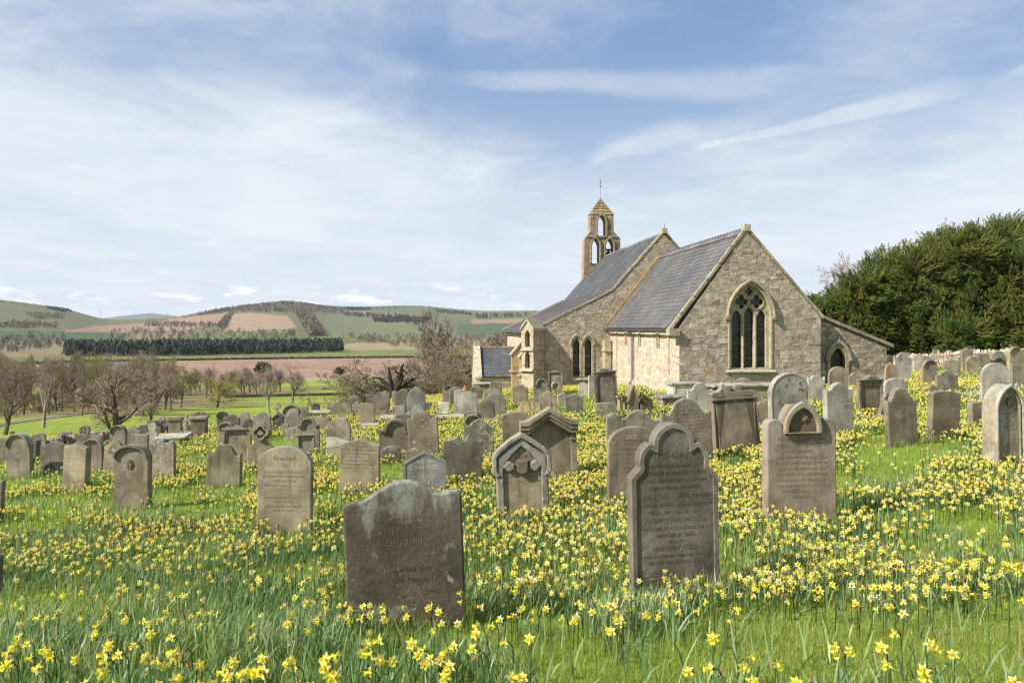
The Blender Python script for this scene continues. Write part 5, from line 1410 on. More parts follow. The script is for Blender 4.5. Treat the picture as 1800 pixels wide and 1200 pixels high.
    roof_slope("roof_slope", p, ch(-7.62, 24.0, -3.72), ch(-4.6, 24.0, -3.72), ch(-4.6, 26.1, -1.55), ch(-7.62, 26.1, -1.55), rp, .26, .20, (.085, .092, .105))
    roof_slope("roof_slope", p, ch(-7.62, 28.2, -3.72), ch(-4.6, 28.2, -3.72), ch(-4.6, 26.1, -1.55), ch(-7.62, 26.1, -1.55), rp, .26, .20, (.085, .092, .105))
    q = MB(); Vv, F = plate([sc([(24.0, -8), (28.2, -8), (28.2, -3.7), (26.1, -1.42), (24.0, -3.7)])], .34); q.add(Vv, F, (.46, .41, .32))
    o = q.build("gable_wall", M_ASHLAR, p); o.matrix_local = mat_south(-7.85)
    q = MB()
    for e0, e1 in (((23.75, -3.85), (26.1, -1.36)), ((28.45, -3.85), (26.1, -1.36))):
        a, bq = ch(-7.85, e0[0], e0[1]), ch(-7.85, e1[0], e1[1])
        q.beam(a, bq, np.array([CE[0], CE[1], 0]) * .42, (0, 0, .12), (.50, .44, .35))
    q.box(tuple(ch(-7.85, 26.1, -1.22)), (.36, .3, .26), (.40, .36, .27), .11)
    q.build("coping", M_ASHLAR, p)
    q = MB(); Vv, F = plate([sc([(-7.7, -8), (-4.7, -8), (-4.7, -3.66), (-7.7, -3.66)])], .3); Vv[:, 1] += .15; q.add(Vv, F, (.32, .25, .19))
    blocks(q, [sc([(-7.7, -8), (-4.7, -8), (-4.7, -3.66), (-7.7, -3.66)])], None, (.18, .3), (.25, .5), RUBBLE, -1, rp)
    o = q.build("side_wall", M_STONE, p); o.matrix_local = mat_east(24.15)
    q = MB()
    for i in range(14): q.box(tuple(ch(-7.6 + 3.0 * (i + .5) / 14, 26.1, -1.52)), (.17, .2, .12), np.array((.34, .25, .2)) * rp.uniform(.7, 1.3), .11)
    q.build("ridge_tiles", M_STONE, p)
    # church parts were built in world placement: shift those parented straight to the root
    return root

def dry_wall(name, label, pts, height, thick=.45, seed=3, pal=DRYWALL, cope=True):
    """pts: (x, y, ztop) along the wall; each run is dressed with its own stones on both faces"""
    rr = np.random.default_rng(seed)
    root = empty(name, (pts[0][0], pts[0][1], pts[0][2] - height)); tag(root, label, "wall")
    body, cop = MB(), MB()
    org = np.array(root.location)
    for (x0, y0, z0), (x1, y1, z1) in zip(pts[:-1], pts[1:]):
        L = math.hypot(x1 - x0, y1 - y0); u = np.array([(x1 - x0) / L, (y1 - y0) / L, (z1 - z0) / L]); nrm = np.array([u[1], -u[0], 0])
        if nrm[1] > 0: nrm = -nrm
        for out in (1, -1):
            q = MB(); blocks(q, [[(0, -height - .8), (L, -height - .8), (L, 0), (0, 0)]], None, (.07, .15), (.10, .30), pal, -1, rr, (.01, .05), .015, .02)
            V = np.concatenate(q.V)
            W = np.array([x0, y0, z0]) + V[:, :1] * u + (-V[:, 1:2] + thick / 2) * nrm * out + V[:, 2:3] * np.array([0, 0, 1]) - org
            for f in q.F: body.F.append(f + body.n); body.M.append(0)
            body.V.append(W); body.C.append(np.concatenate(q.C)); body.n += q.n
        A, B = np.array([x0, y0, z0]), np.array([x1, y1, z1]); dn = np.array([0, 0, -height - .8])
        body.hexa(np.array([A + dn + nrm * thick / 2, B + dn + nrm * thick / 2, B + dn - nrm * thick / 2, A + dn - nrm * thick / 2, A + nrm * thick / 2, B + nrm * thick / 2, B - nrm * thick / 2, A - nrm * thick / 2]) - org, (.12, .10, .08))
        s = 0
        while cope and s < L:
            wd = rr.uniform(.09, .20); hh = rr.uniform(.10, .21)
            c = A + u * (s + wd / 2) - org
            sw = nrm * thick * .52; uu = u * wd * .46; up = np.array([0, 0, 1.])
            j = lambda: rr.uniform(-.03, .03, 3)
            P = [c + sw - uu + j(), c + sw + uu + j(), c - sw + uu + j(), c - sw - uu + j()]
            P2 = [c + sw * .55 - uu * .75 + up * hh + j(), c + sw * .55 + uu * .75 + up * hh + j(), c - sw * .55 + uu * .75 + up * hh + j(), c - sw * .55 - uu * .75 + up * hh + j()]
            cop.hexa(P + P2, pick(pal, rr))
            s += wd
    body.build("courses", M_STONE, root)
    if cop.n: cop.build("coping_stones", M_STONE, root)
    return root

def build_walls():
    xs = [-150, 0, 110, 165, 220, 370, 460, 560, 660]; yt = [782, 771, 763, 758, 751, 742, 733, 722, 706]; dp = [25.2, 25.8, 27, 28, 29.3, 33, 36, 40, 45]
    pts = [((x - CX) / FPX * d, d, -(y - HY) / FPX * d - .22) for x, y, d in zip(xs, yt, dp)]
    dry_wall("boundary_wall", "low dry stone boundary wall behind the left-hand graves", pts, .95, seed=4, pal=[((.24, .20, .155), 4), ((.28, .235, .18), 3), ((.23, .17, .13), 2), ((.18, .16, .13), 2)])
    xs = [1545, 1600, 1680, 1760, 1850, 2050]; yt = [624, 621, 615, 611, 607, 600]; dp = [38.5, 38, 37, 36, 35, 33]
    pts = [((x - CX) / FPX * d, d, -(y - HY) / FPX * d - .20) for x, y, d in zip(xs, yt, dp)]
    dry_wall("boundary_wall", "sunlit pale dry stone wall below the dark yew trees", pts, 1.0, seed=6, pal=[((.36, .31, .25), 4), ((.41, .36, .30), 3), ((.34, .27, .21), 2), ((.30, .27, .23), 2)])
# ------------------------------------------------------------------ bare trees
def grow_tree(seed, h=8.0, spread=1.0, trunk=.28, fork=.25, levels=4, kids=(9, 6, 5, 4), up=.25, twig=.012, droop=0.0, rad=.045):
    """skeleton of a leafless tree: arrays p0, p1, r0, r1, level"""
    rr = np.random.default_rng(seed)
    S = []
    def go(p, d, L, r, lv):
        n = 4 if lv < 2 else 3
        pts = [np.array(p, float)]
        dd = np.array(d, float)
        for i in range(n):
            dd = dd + rr.normal(0, .10 + .05 * lv, 3) + np.array([0, 0, (up if lv > 0 else .05) * .35 - droop * (lv >= 2) * .4])
            dd /= np.linalg.norm(dd)
            pts.append(pts[-1] + dd * L / n)
        rs = [r * (1 - .62 * i / n) for i in range(n + 1)]
        for i in range(n): S.append((*pts[i], *pts[i + 1], rs[i], rs[i + 1], lv))
        if lv >= levels: return
        nk = kids[lv]
        for k in range(nk):
            t = (fork + (1 - fork) * (k + rr.random() * .8) / nk) if lv == 0 else .2 + .8 * (k + rr.random()) / nk
            f = min(t, .999) * n; i = int(f); q = pts[i] + (pts[i + 1] - pts[i]) * (f - i)
            rq = rs[i] + (rs[i + 1] - rs[i]) * (f - i)
            par = pts[i + 1] - pts[i]; par /= np.linalg.norm(par)
            ax = rr.normal(size=3); ax -= ax @ par * par; ax /= np.linalg.norm(ax)
            an = R(rr.uniform(28, 62)) * (spread if lv == 0 else 1)
            nd = par * math.cos(an) + ax * math.sin(an)
            if lv == 0: nd = nd + np.array([0, 0, .12])
            LL = L * rr.uniform(.48, .72) * (1.15 - .45 * t if lv == 0 else 1.05 - .4 * t)
            go(q, nd / np.linalg.norm(nd), LL, max(rq * rr.uniform(.45, .65), twig), lv + 1)
    go((0, 0, -.3), (rr.normal(0, .05), rr.normal(0, .05), 1), h * .62, trunk, 0)
    A = np.array(S)
    A[:, :6] *= h / A[:, 5].max()
    return A
def tree_meshes(name, A, bark, twigc, leaf=None, lfrac=.0, seed=0, twigw=1.0):
    rr = np.random.default_rng(seed)
    lim = A[:, 8] <= 1
    a, b = MB(), MB()
    q = A[lim]; a.tubes(q[:, :3], q[:, 3:6], np.maximum(q[:, 6], .012), np.maximum(q[:, 7], .010), 6, np.array(bark) * rr.uniform(.8, 1.2, (len(q), 1)))
    q = A[~lim]
    b.tubes(q[:, :3], q[:, 3:6], np.maximum(q[:, 6], .011) * twigw, np.maximum(q[:, 7], .008) * twigw, 3, np.array(twigc) * rr.uniform(.7, 1.35, (len(q), 1)))
    if leaf is not None:
        q = A[A[:, 8] >= 3]; n = int(len(q) * lfrac)
        k = rr.integers(0, len(q), n); t = rr.random((n, 1))
        P = q[k, :3] * (1 - t) + q[k, 3:6] * t + rr.normal(0, .05, (n, 3))
        T = np.array([[0, 0, 0], [-.03, 0, .045], [0, 0, .10], [.03, 0, .045]])
        b.inst(T, [(0, 1, 2, 3)], P, rand_rot(rr, n), rr.uniform(.6, 1.2, n), np.array(leaf) * rr.uniform(.7, 1.4, (n, 1)))
    return a.mesh(name + "_limbs", M_BARK), b.mesh(name + "_twigs", M_BARK)

GREYB = (.22, .18, .14); PINKT = (.275, .205, .16); BRNT = (.255, .205, .145); REDT = (.17, .095, .070); YELT = (.30, .29, .07); PALEB = (.26, .22, .18); DARKB = (.06, .05, .04)
def build_trees():
    V = {}
    def var(key, **kw):
        kw['kids'] = (kw['kids'][0] + 2,) + kw['kids'][1:-1] + (kw['kids'][-1] + 2,); kw['tw'] = kw.get('tw', 1) * .85
        bark, tw = kw.pop('bark', GREYB), kw.pop('twigs', BRNT); leaf = kw.pop('leaf', None); lf = kw.pop('lf', 0); tww = kw.pop('tw', 1.0)
        V[key] = (tree_meshes("bare_tree", grow_tree(**kw), bark, tw, leaf, lf, kw['seed'], tww), kw['h'])
    var('wide', seed=1, h=8, spread=1.45, trunk=.36, fork=.10, kids=(12, 6, 5, 4), up=.1, bark=(.105, .08, .062), twigs=PINKT, tw=1.3)
    var('tall', seed=2, h=10, spread=.85, trunk=.30, fork=.22, kids=(11, 6, 5, 4), up=.35, bark=(.13, .105, .085), twigs=PINKT, tw=1.4)
    var('thin', seed=3, h=10, spread=.8, trunk=.15, fork=.42, kids=(9, 6, 5, 3), up=.5, bark=(.13, .105, .08), twigs=BRNT, tw=1.5)
    var('thinner', seed=4, h=10, spread=.7, trunk=.12, fork=.5, kids=(9, 6, 5, 3), up=.6, bark=(.14, .11, .085), twigs=(.275, .22, .13), tw=1.5)
    var('round', seed=5, h=8, spread=1.15, trunk=.24, fork=.28, kids=(11, 6, 5, 4), up=.2, bark=(.15, .12, .10), twigs=(.27, .21, .165), tw=1.4)
    var('willow', seed=6, h=7, spread=1.25, trunk=.26, fork=.22, kids=(11, 6, 5, 4), up=.1, bark=(.12, .10, .06), twigs=(.30, .27, .09), leaf=YELT, lf=.9, tw=1.2)
    var('shrub', seed=7, h=4, spread=1.5, trunk=.12, fork=.05, kids=(14, 6, 5, 4), up=.12, bark=(.12, .10, .08), twigs=(.26, .21, .15), tw=1.1)
    var('redshrub', seed=8, h=4, spread=1.3, trunk=.10, fork=.04, kids=(16, 6, 5, 4), up=.3, bark=(.13, .09, .07), twigs=(.25, .195, .14), tw=1.1)
    var('oak', seed=9, h=9, spread=1.25, trunk=.26, fork=.30, kids=(8, 6, 5, 4), up=.12, bark=(.12, .10, .08), twigs=(.23, .165, .13), tw=1.5)
    var('crown', seed=15, h=9, spread=.85, trunk=.24, fork=.42, kids=(8, 5, 4, 3), up=.3, bark=(.14, .11, .09), twigs=(.17, .13, .11), tw=2.6)
    var('dead', seed=10, h=7, spread=.8, trunk=.30, fork=.35, kids=(5, 3, 2, 1), up=.3, bark=PALEB, twigs=(.30, .25, .2), tw=1.2)
    var('palebirch', seed=12, h=9, spread=1.0, trunk=.20, fork=.25, kids=(11, 6, 5, 4), up=.35, bark=(.30, .25, .20), twigs=(.29, .225, .175), tw=1.3)
    var('greenish', seed=13, h=9, spread=.9, trunk=.2, fork=.22, kids=(10, 6, 5, 4), up=.3, bark=(.12, .11, .06), twigs=(.26, .235, .10), leaf=(.14, .14, .04), lf=.35, tw=1.4)
    # photo bearing, base row, crown top row, width factor, kind, label, distance (m) or None to use the ground
    L = [
     (8, 752, 618, 1.0, 'tall', 'tall bare tree cut by the left edge of the photo', 98),
     (76, 741, 644, .7, 'dead', 'pale dead-topped pollard tree with forked trunk beside the track', 120),
     (206, 752, 638, 1.25, 'wide', 'wide spreading pinkish bare tree behind the left gravestones', 92),
     (268, 738, 632, 1.0, 'tall', 'upright bare tree with several dark stems right of the wide pinkish one', 104),
     (380, 716, 654, 1.35, 'willow', 'small yellow-green budding tree standing alone in the park', None),
     (474, 728, 634, 1.0, 'palebirch', 'pale-twigged bare tree with whitish upper branches in the park', None),
     (514, 709, 634, .95, 'round', 'neat oval bare tree on the grass before the ploughed field', None),
     (317, 716, 640, .9, 'greenish', 'slim greenish tree left of the yellow-budded one', None),
     (345, 695, 648, .8, 'round', 'small bare tree behind the yellow-budded one', None),
     (405, 694, 645, 1.1, 'tall', 'brown bare tree behind the yellow-budded one, right side', None),
     (430, 694, 648, 1.1, 'oak', 'dark bare tree in the row behind the park track', None),
     (452, 697, 652, 1.0, 'round', 'small bare tree left of the whitish-branched one', None),
     (362, 700, 650, .9, 'tall', 'upright bare tree in the row behind the track', None),
     (240, 720, 640, .9, 'thin', 'slender bare tree behind the wide pinkish one', None),
     (290, 712, 628, .9, 'greenish', 'tall slim greenish tree behind the upright multi-stemmed one', None),
     (300, 722, 650, 1.0, 'round', 'rounded bare tree right of the multi-stemmed one', None),
     (765, 690, 540, .62, 'crown', 'tallest bare tree, rising left of the church against the hills', 62),
     (655, 694, 625, 1.35, 'shrub', 'dark tangled bare shrub left of the dead snag', 52),
     (628, 692, 640, 1.2, 'shrub', 'bare grey shrub nearest the park, left of the tangled one', 56),
     (735, 690, 622, 1.2, 'redshrub', 'reddish bare shrub right of the dead snag', 53),
     (790, 690, 590, 1.2, 'redshrub', 'tall russet thicket shrub below the tallest bare tree', 58),
     (812, 691, 600, 1.0, 'shrub', 'dense brown shrub left of the porch gable', 55),
     (836, 690, 585, 1.0, 'round', 'bare tree close to the porch gable', 66),
     (770, 690, 635, 1.3, 'redshrub', 'low russet shrub behind the centre graves', 50),
     (715, 693, 640, 1.2, 'shrub', 'low brown shrub behind the blue-grey pointed headstone', 51),
     (862, 640, 575, 1.4, 'redshrub', 'purplish distant treetop seen above the porch roof', 150),
     (890, 640, 570, 1.4, 'redshrub', 'purplish distant treetop beside the aisle wall', 150),
     (860, 630, 598, 1.2, 'willow', 'yellow-green distant treetop just above the porch ridge', 120),
     (1503, 640, 432, .8, 'oak', 'bare pale treetop peeping over the yews', 75),
    ]
    rr = np.random.default_rng(31)
    k = 0
    for i in range(84):     # wood beside the track
        x = -50 + (i % 28) * 12.8 + rr.uniform(-6, 6)
        if 66 < x < 88: x += 18
        L.append((x, (rr.uniform(716, 734) if i < 28 else rr.uniform(694, 714)) - max(0, x - 200) * .06, rr.uniform(612, 640), rr.uniform(.5, .75), ('thin', 'thinner', 'tall', 'greenish', 'round')[i % 5], None, None))
    for x in (335, 352, 372, 392, 412, 425, 440, 458, 478, 492): L.append((x, rr.uniform(688, 696), rr.uniform(636, 652), rr.uniform(.9, 1.2), ('tall', 'round', 'thin', 'greenish')[x % 4], None, 0))
    adj = ['slender', 'leaning', 'brown', 'greyish', 'thin', 'straight', 'bushy-topped', 'twiggy', 'dark', 'pale']
    for (x, yb, yt, wf, kind, lab, dist) in L:
        row = dist == 0
        if dist is None or row:
            d = np.geomspace(60, 700, 900); X = (x - CX) / FPX * d
            f = -(yb - HY) / FPX * d - gz(X, d); j = np.where(f < 0)[0]; dist = float(d[j[0]]) if len(j) else 300.
        X = (x - CX) / FPX * dist
        zg = float(gz(np.array([X]), np.array([dist]))[0])
        h = -(yt - HY) / FPX * dist - zg
        (ml, mt), h0 = V[kind]
        name = "bare_shrub" if 'shrub' in kind else "bare_tree"
        o = empty(name, (X, dist, zg)); o.rotation_euler[2] = rr.uniform(0, 6.28)
        s = h / h0; o.scale = (s * wf, s * wf, s)
        for nm, me in (("limbs", ml), ("twigs", mt)):
            c = bpy.data.objects.new(nm, me); link(c, o)
        wood = lab is None
        tag(o, lab or ('hazy leafless tree in the row behind the yellow-budded tree' if row else 'thin leafless tree in the brown wood beside the park track'), "shrub" if 'shrub' in kind else "tree", ("trees in the row across the park" if row else "trees of the wood beside the track") if wood else "bare trees beyond the churchyard")
    # dead dark snag
    A = grow_tree(77, 3.2, 1.5, .30, .2, 2, (6, 3, 2), .0, .04)
    A = A[A[:, 8] <= 2]
    o = empty("dead_snag", ((690 - CX) / FPX * 49, 49, float(gz(np.array([(690 - CX) / FPX * 49]), np.array([49.]))[0])))
    b = MB().tubes(A[:, :3], A[:, 3:6], A[:, 6] * 1.5 + .02, A[:, 7] * 1.5 + .015, 6, (.045, .038, .032)); b.build("limbs", M_BARK, o)
    MB().tubes([[0, 0, -.5], [0.05, 0, .9]], [[.05, 0, .9], [-.25, 0, 3.0]], [.34, .24], [.24, .05], 8, (.04, .034, .03)).build("trunk", M_BARK, o)
    o.scale = (1, 1, .95)
    tag(o, "blackened dead tree snag with jagged broken limbs behind the graves", "tree", "bare trees beyond the churchyard")
    # two scots pines
    for (x, yb, yt, kind, lab) in ((598, 682, 643, 'pine', 'small dark pine with flat crown before the ploughed field'), (462, 690, 634, 'pine', 'dark evergreen tuft behind the whitish-branched tree')):
        d = np.geomspace(60, 700, 900); X = (x - CX) / FPX * d; f = -(yb - HY) / FPX * d - gz(X, d); d = float(d[np.where(f < 0)[0][0]])
        X = (x - CX) / FPX * d; zg = float(gz(np.array([X]), np.array([d]))[0]); h = (yb - yt) / FPX * d
        o = empty("pine_tree", (X, d, zg)); tag(o, lab, "tree", "bare trees beyond the churchyard")
        MB().tubes([[0, 0, -.3], [0.1, 0, h * .5]], [[.1, 0, h * .5], [0, 0, h * .9]], [.22, .17], [.17, .06], 6, (.13, .075, .05)).build("trunk", M_BARK, o)
        n = 1500; r2 = np.random.default_rng(int(x))
        cen = np.array([[0, 0, h * .86], [-.16 * h, 0, h * .74], [.15 * h, .05, h * .76], [.03, -.1 * h, h * .68], [.12 * h, 0, h * .36], [0, .1 * h, h * .8]]); rad = np.array([[.24, .24, .12], [.15, .15, .08], [.16, .16, .09], [.16, .15, .08], [.08, .08, .035], [.2, .2, .1]]) * h
        c = r2.choice(6, n, p=[.28, .17, .17, .16, .05, .17]); P = r2.normal(size=(n, 3)); P /= np.linalg.norm(P, axis=1)[:, None]
        P = cen[c] + P * rad[c] * r2.uniform(.5, 1, (n, 1))
        T = np.array([[0, 0, 0], [-.2, 0, .2], [0, .03, .5], [.2, 0, .2]]) * h / 9
        MB().inst(T, [(0, 1, 2, 3)], P, rand_rot(r2, n), r2.uniform(.6, 1.1, n), np.array((.045, .065, .03)) * r2.uniform(.6, 1.5, (n, 1))).build("crown", M_YEW, o)

# ------------------------------------------------------------------ yews
def build_yews():
    # bearing, distance, crown blobs (dx, dz as photo px offsets at that distance), label
    specs = [
     (1450, 47, [(1432, 520, 20), (1446, 555, 40), (1420, 545, 25), (1470, 590, 50), (1490, 550, 45), (1430, 600, 40)], 'dark yew sapling rising just right of the church gable'),
     (1540, 46, [(1520, 500, 55), (1560, 470, 58), (1500, 545, 55), (1560, 545, 75), (1590, 520, 65), (1520, 590, 60), (1580, 595, 60)], 'rounded yew tree directly behind the vestry roof'),
     (1640, 45, [(1620, 455, 62), (1660, 435, 58), (1600, 510, 70), (1660, 510, 85), (1640, 575, 75), (1700, 560, 70), (1590, 590, 50)], 'broad olive yew in the middle of the yew group'),
     (1745, 43, [(1705, 420, 50), (1740, 415, 52), (1775, 405, 50), (1720, 480, 90), (1790, 480, 80), (1740, 560, 90), (1800, 560, 70), (1690, 590, 50)], 'tallest yew tree with upswept branches at the right'),
     (1870, 41, [(1835, 420, 48), (1880, 430, 70), (1850, 490, 90), (1920, 500, 90), (1860, 575, 90), (1940, 580, 80), (1815, 590, 45)], 'yew tree cut by the right edge of the photo'),
    ]
    rr = np.random.default_rng(12)
    # spray: a feathered tip, stem along +x
    T = [[0, 0, 0], [.5, .03, .02], [.55, 0, .0], [.5, -.03, -.02]]; F = [(0, 1, 2, 3)]
    for s in (-1, 1):
        for q in (.10, .20, .30, .40):
            k = len(T); w = .20 * (1 - q * .9)
            T += [[q - .02, 0, 0], [q + .10, s * w * .55, .02 + .03 * (q * 7 % 1)], [q + .18, s * w, -.02], [q + .05, s * w * .35, -.01]]; F.append((k, k + 1, k + 2, k + 3))
    T = np.array(T)
    for (bx, d, blobs, lab) in specs:
        X0 = (bx - CX) / FPX * d; zg = float(gz(np.array([X0]), np.array([float(d)]))[0])
        o = empty("yew_tree", (X0, d, zg)); tag(o, lab, "tree", "yew trees beside the church")
        cen, rad = [], []
        for i, (px, py, rp) in enumerate(blobs):
            dd = d + ((i * 37) % 7 - 3) * .35
            py += 24 if py < 525 else 0; cen.append(((px - CX) / FPX * dd - X0, dd - d, -(py - HY) / FPX * dd - zg)); rad.append(rp / FPX * dd * .86)
        cen, rad = np.array(cen), np.array(rad)
        b = MB()
        N = int(3400 * (rad ** 2).sum() / 8)
        N = min(int(N * 3.4), 25000)
        c = rr.choice(len(cen), N, p=rad ** 2 / (rad ** 2).sum())
        u = rr.normal(size=(N, 3)); u /= np.linalg.norm(u, axis=1)[:, None]
        # branches: group sprays along drooping limbs so that clumps and gaps appear
        nb = int(N / 26)
        bc = rr.choice(len(cen), nb, p=rad ** 2 / (rad ** 2).sum()); bu = rr.normal(size=(nb, 3)); bu[:, 2] = bu[:, 2] * .8 + .15; bu /= np.linalg.norm(bu, axis=1)[:, None]
        bp0 = cen[bc] + bu * rad[bc][:, None] * .45
        bdir = bu * .9 + np.array([.25, -.1, .30]) + rr.normal(0, .25, (nb, 3)); bdir /= np.linalg.norm(bdir, axis=1)[:, None]
        bl = rad[bc] * rr.uniform(.55, .85, nb)
        btone = rr.random(nb)
        k = rr.integers(0, nb, N); t = rr.random(N) ** .7
        P = bp0[k] + bdir[k] * (bl[k] * t)[:, None] + rr.normal(0, .13, (N, 3)) + np.array([0, 0, -.12]) * t[:, None]
        dx = bdir[k] * .9 + rr.normal(0, .36, (N, 3)) + np.array([.12, 0, .30]); dx /= np.linalg.norm(dx, axis=1)[:, None]
        up = np.array([0, 0, 1.]) + rr.normal(0, .5, (N, 3)); dy = np.cross(up, dx); dy /= np.linalg.norm(dy, axis=1)[:, None]
        dz = np.cross(dx, dy)
        rot = np.stack([dx, dy, dz], 2)
        pal = np.array([(.055, .098, .030), (.095, .140, .036), (.150, .172, .038), (.215, .190, .044)])
        tone = np.clip(btone[k] * .75 + rr.random(N) * .35, 0, .999); f = tone * 3; i0 = f.astype(int); fr = (f - i0)[:, None]
        col = pal[i0] * (1 - fr) + pal[np.minimum(i0 + 1, 3)] * fr
        b.inst(T, F, P, rot, rr.uniform(.32, .74, N), col * rr.uniform(.8, 1.2, (N, 1)))
        b.build("crown", M_YEW, o)
        tr = MB().tubes([[0, 0, -.4]], [[.1, 0, max(1.5, cen[:, 2].max() * .5)]], .38, .22, 8, (.09, .055, .04))
        tr.tubes(np.tile([[.1, 0, max(.8, cen[:, 2].max() * .25)]], (len(cen), 1)), cen, .14, .04, 6, (.085, .055, .04))
        tr.tubes(bp0, bp0 + bdir * bl[:, None], .028, .008, 4, (.08, .06, .035))
        tr.build("trunk", M_BARK, o)

# ------------------------------------------------------------------ far woods, hedges, valley things
def crowns(polys, n, D0, D1, hgt, tones, rr, conifer=False, terr=True):
    """many far-off trees, one mass: each a rough little crown standing on the land"""
    mb = MB()
    pts = []
    for poly in polys:
        A = np.array(poly); lo, hi = A.min(0), A.max(0)
        d = np.geomspace(D0, D1, 700)
        k = 0; tries = 0
        while k < n and tries < n * 60:
            tries += 1
            px, py = rr.uniform(lo[0], hi[0]), rr.uniform(lo[1], hi[1])
            if not inpoly(np.array([px]), np.array([py]), poly)[0]: continue
            X = (px - CX) / FPX * d
            f = -(py - HY) / FPX * d - gz(X, d)
            j = np.where((f[:-1] > 0) & (f[1:] <= 0))[0]
            if not len(j): continue
            pts.append((X[j[0]], d[j[0]])); k += 1
    P = np.array(pts); z = gz(P[:, 0], P[:, 1])
    n = len(P); H = rr.uniform(.6, 1.3, n) * hgt
    if conifer:
        T, F = [], []
        r2 = np.random.default_rng(19)
        for k in range(46):
            zz = r2.random() ** .8; r = .20 * (1 - zz) ** .7 + .03; a_ = r2.uniform(0, 6.28)
            c = np.array([r * math.cos(a_), r * math.sin(a_), .12 + zz * .86])
            t = np.array([math.cos(a_), math.sin(a_), -.25]) * .11; w_ = np.array([-math.sin(a_), math.cos(a_), 0]) * .075
            i = len(T); T += [list(c - t * .4), list(c + w_ - [0, 0, .05]), list(c + t + [0, 0, -.04]), list(c - w_ - [0, 0, .05]), list(c + [0, 0, .10])]
            F += [(i + 1, i + 2, i + 4), (i + 2, i + 3, i + 4), (i, i + 1, i + 4), (i, i + 4, i + 3)]
        i = len(T); T += [[-.015, 0, 0], [.015, 0, 0], [.01, 0, .5], [-.01, 0, .5]]; F.append((i, i + 1, i + 2, i + 3))
        T = np.array(T)
    else:
        T, F = [], []
        r2 = np.random.default_rng(9)
        for k in range(26):
            u = r2.normal(size=3); u /= np.linalg.norm(u); c = np.array([.38, .38, .46]) * u * r2.uniform(.35, 1) + np.array([0, 0, .52])
            a = r2.normal(size=3) * .17; b_ = r2.normal(size=3) * .17
            i = len(T); T += [list(c - a * .5), list(c + b_ * .6), list(c + a)]; F.append((i, i + 1, i + 2))
        i = len(T); T += [[-.03, 0, 0], [.03, 0, 0], [.02, 0, .5], [-.02, 0, .5]]; F.append((i, i + 1, i + 2, i + 3))
        T = np.array(T)
    a = rr.uniform(0, 6.28, n); ca, sa = np.cos(a), np.sin(a); Z = np.zeros(n); O = np.ones(n)
    rot = np.stack([ca, -sa, Z, sa, ca, Z, Z, Z, O], 1).reshape(n, 3, 3)
    if conifer: rot = rot * np.array([1.0, 1.0, 1.0])[None, :, None]
    col = np.array(tones)[rr.integers(0, len(tones), n)] * rr.uniform(.75, 1.25, (n, 1))
    mb.inst(T, F, np.stack([P[:, 0], P[:, 1], z - .3], 1), rot, H, col)
    return mb

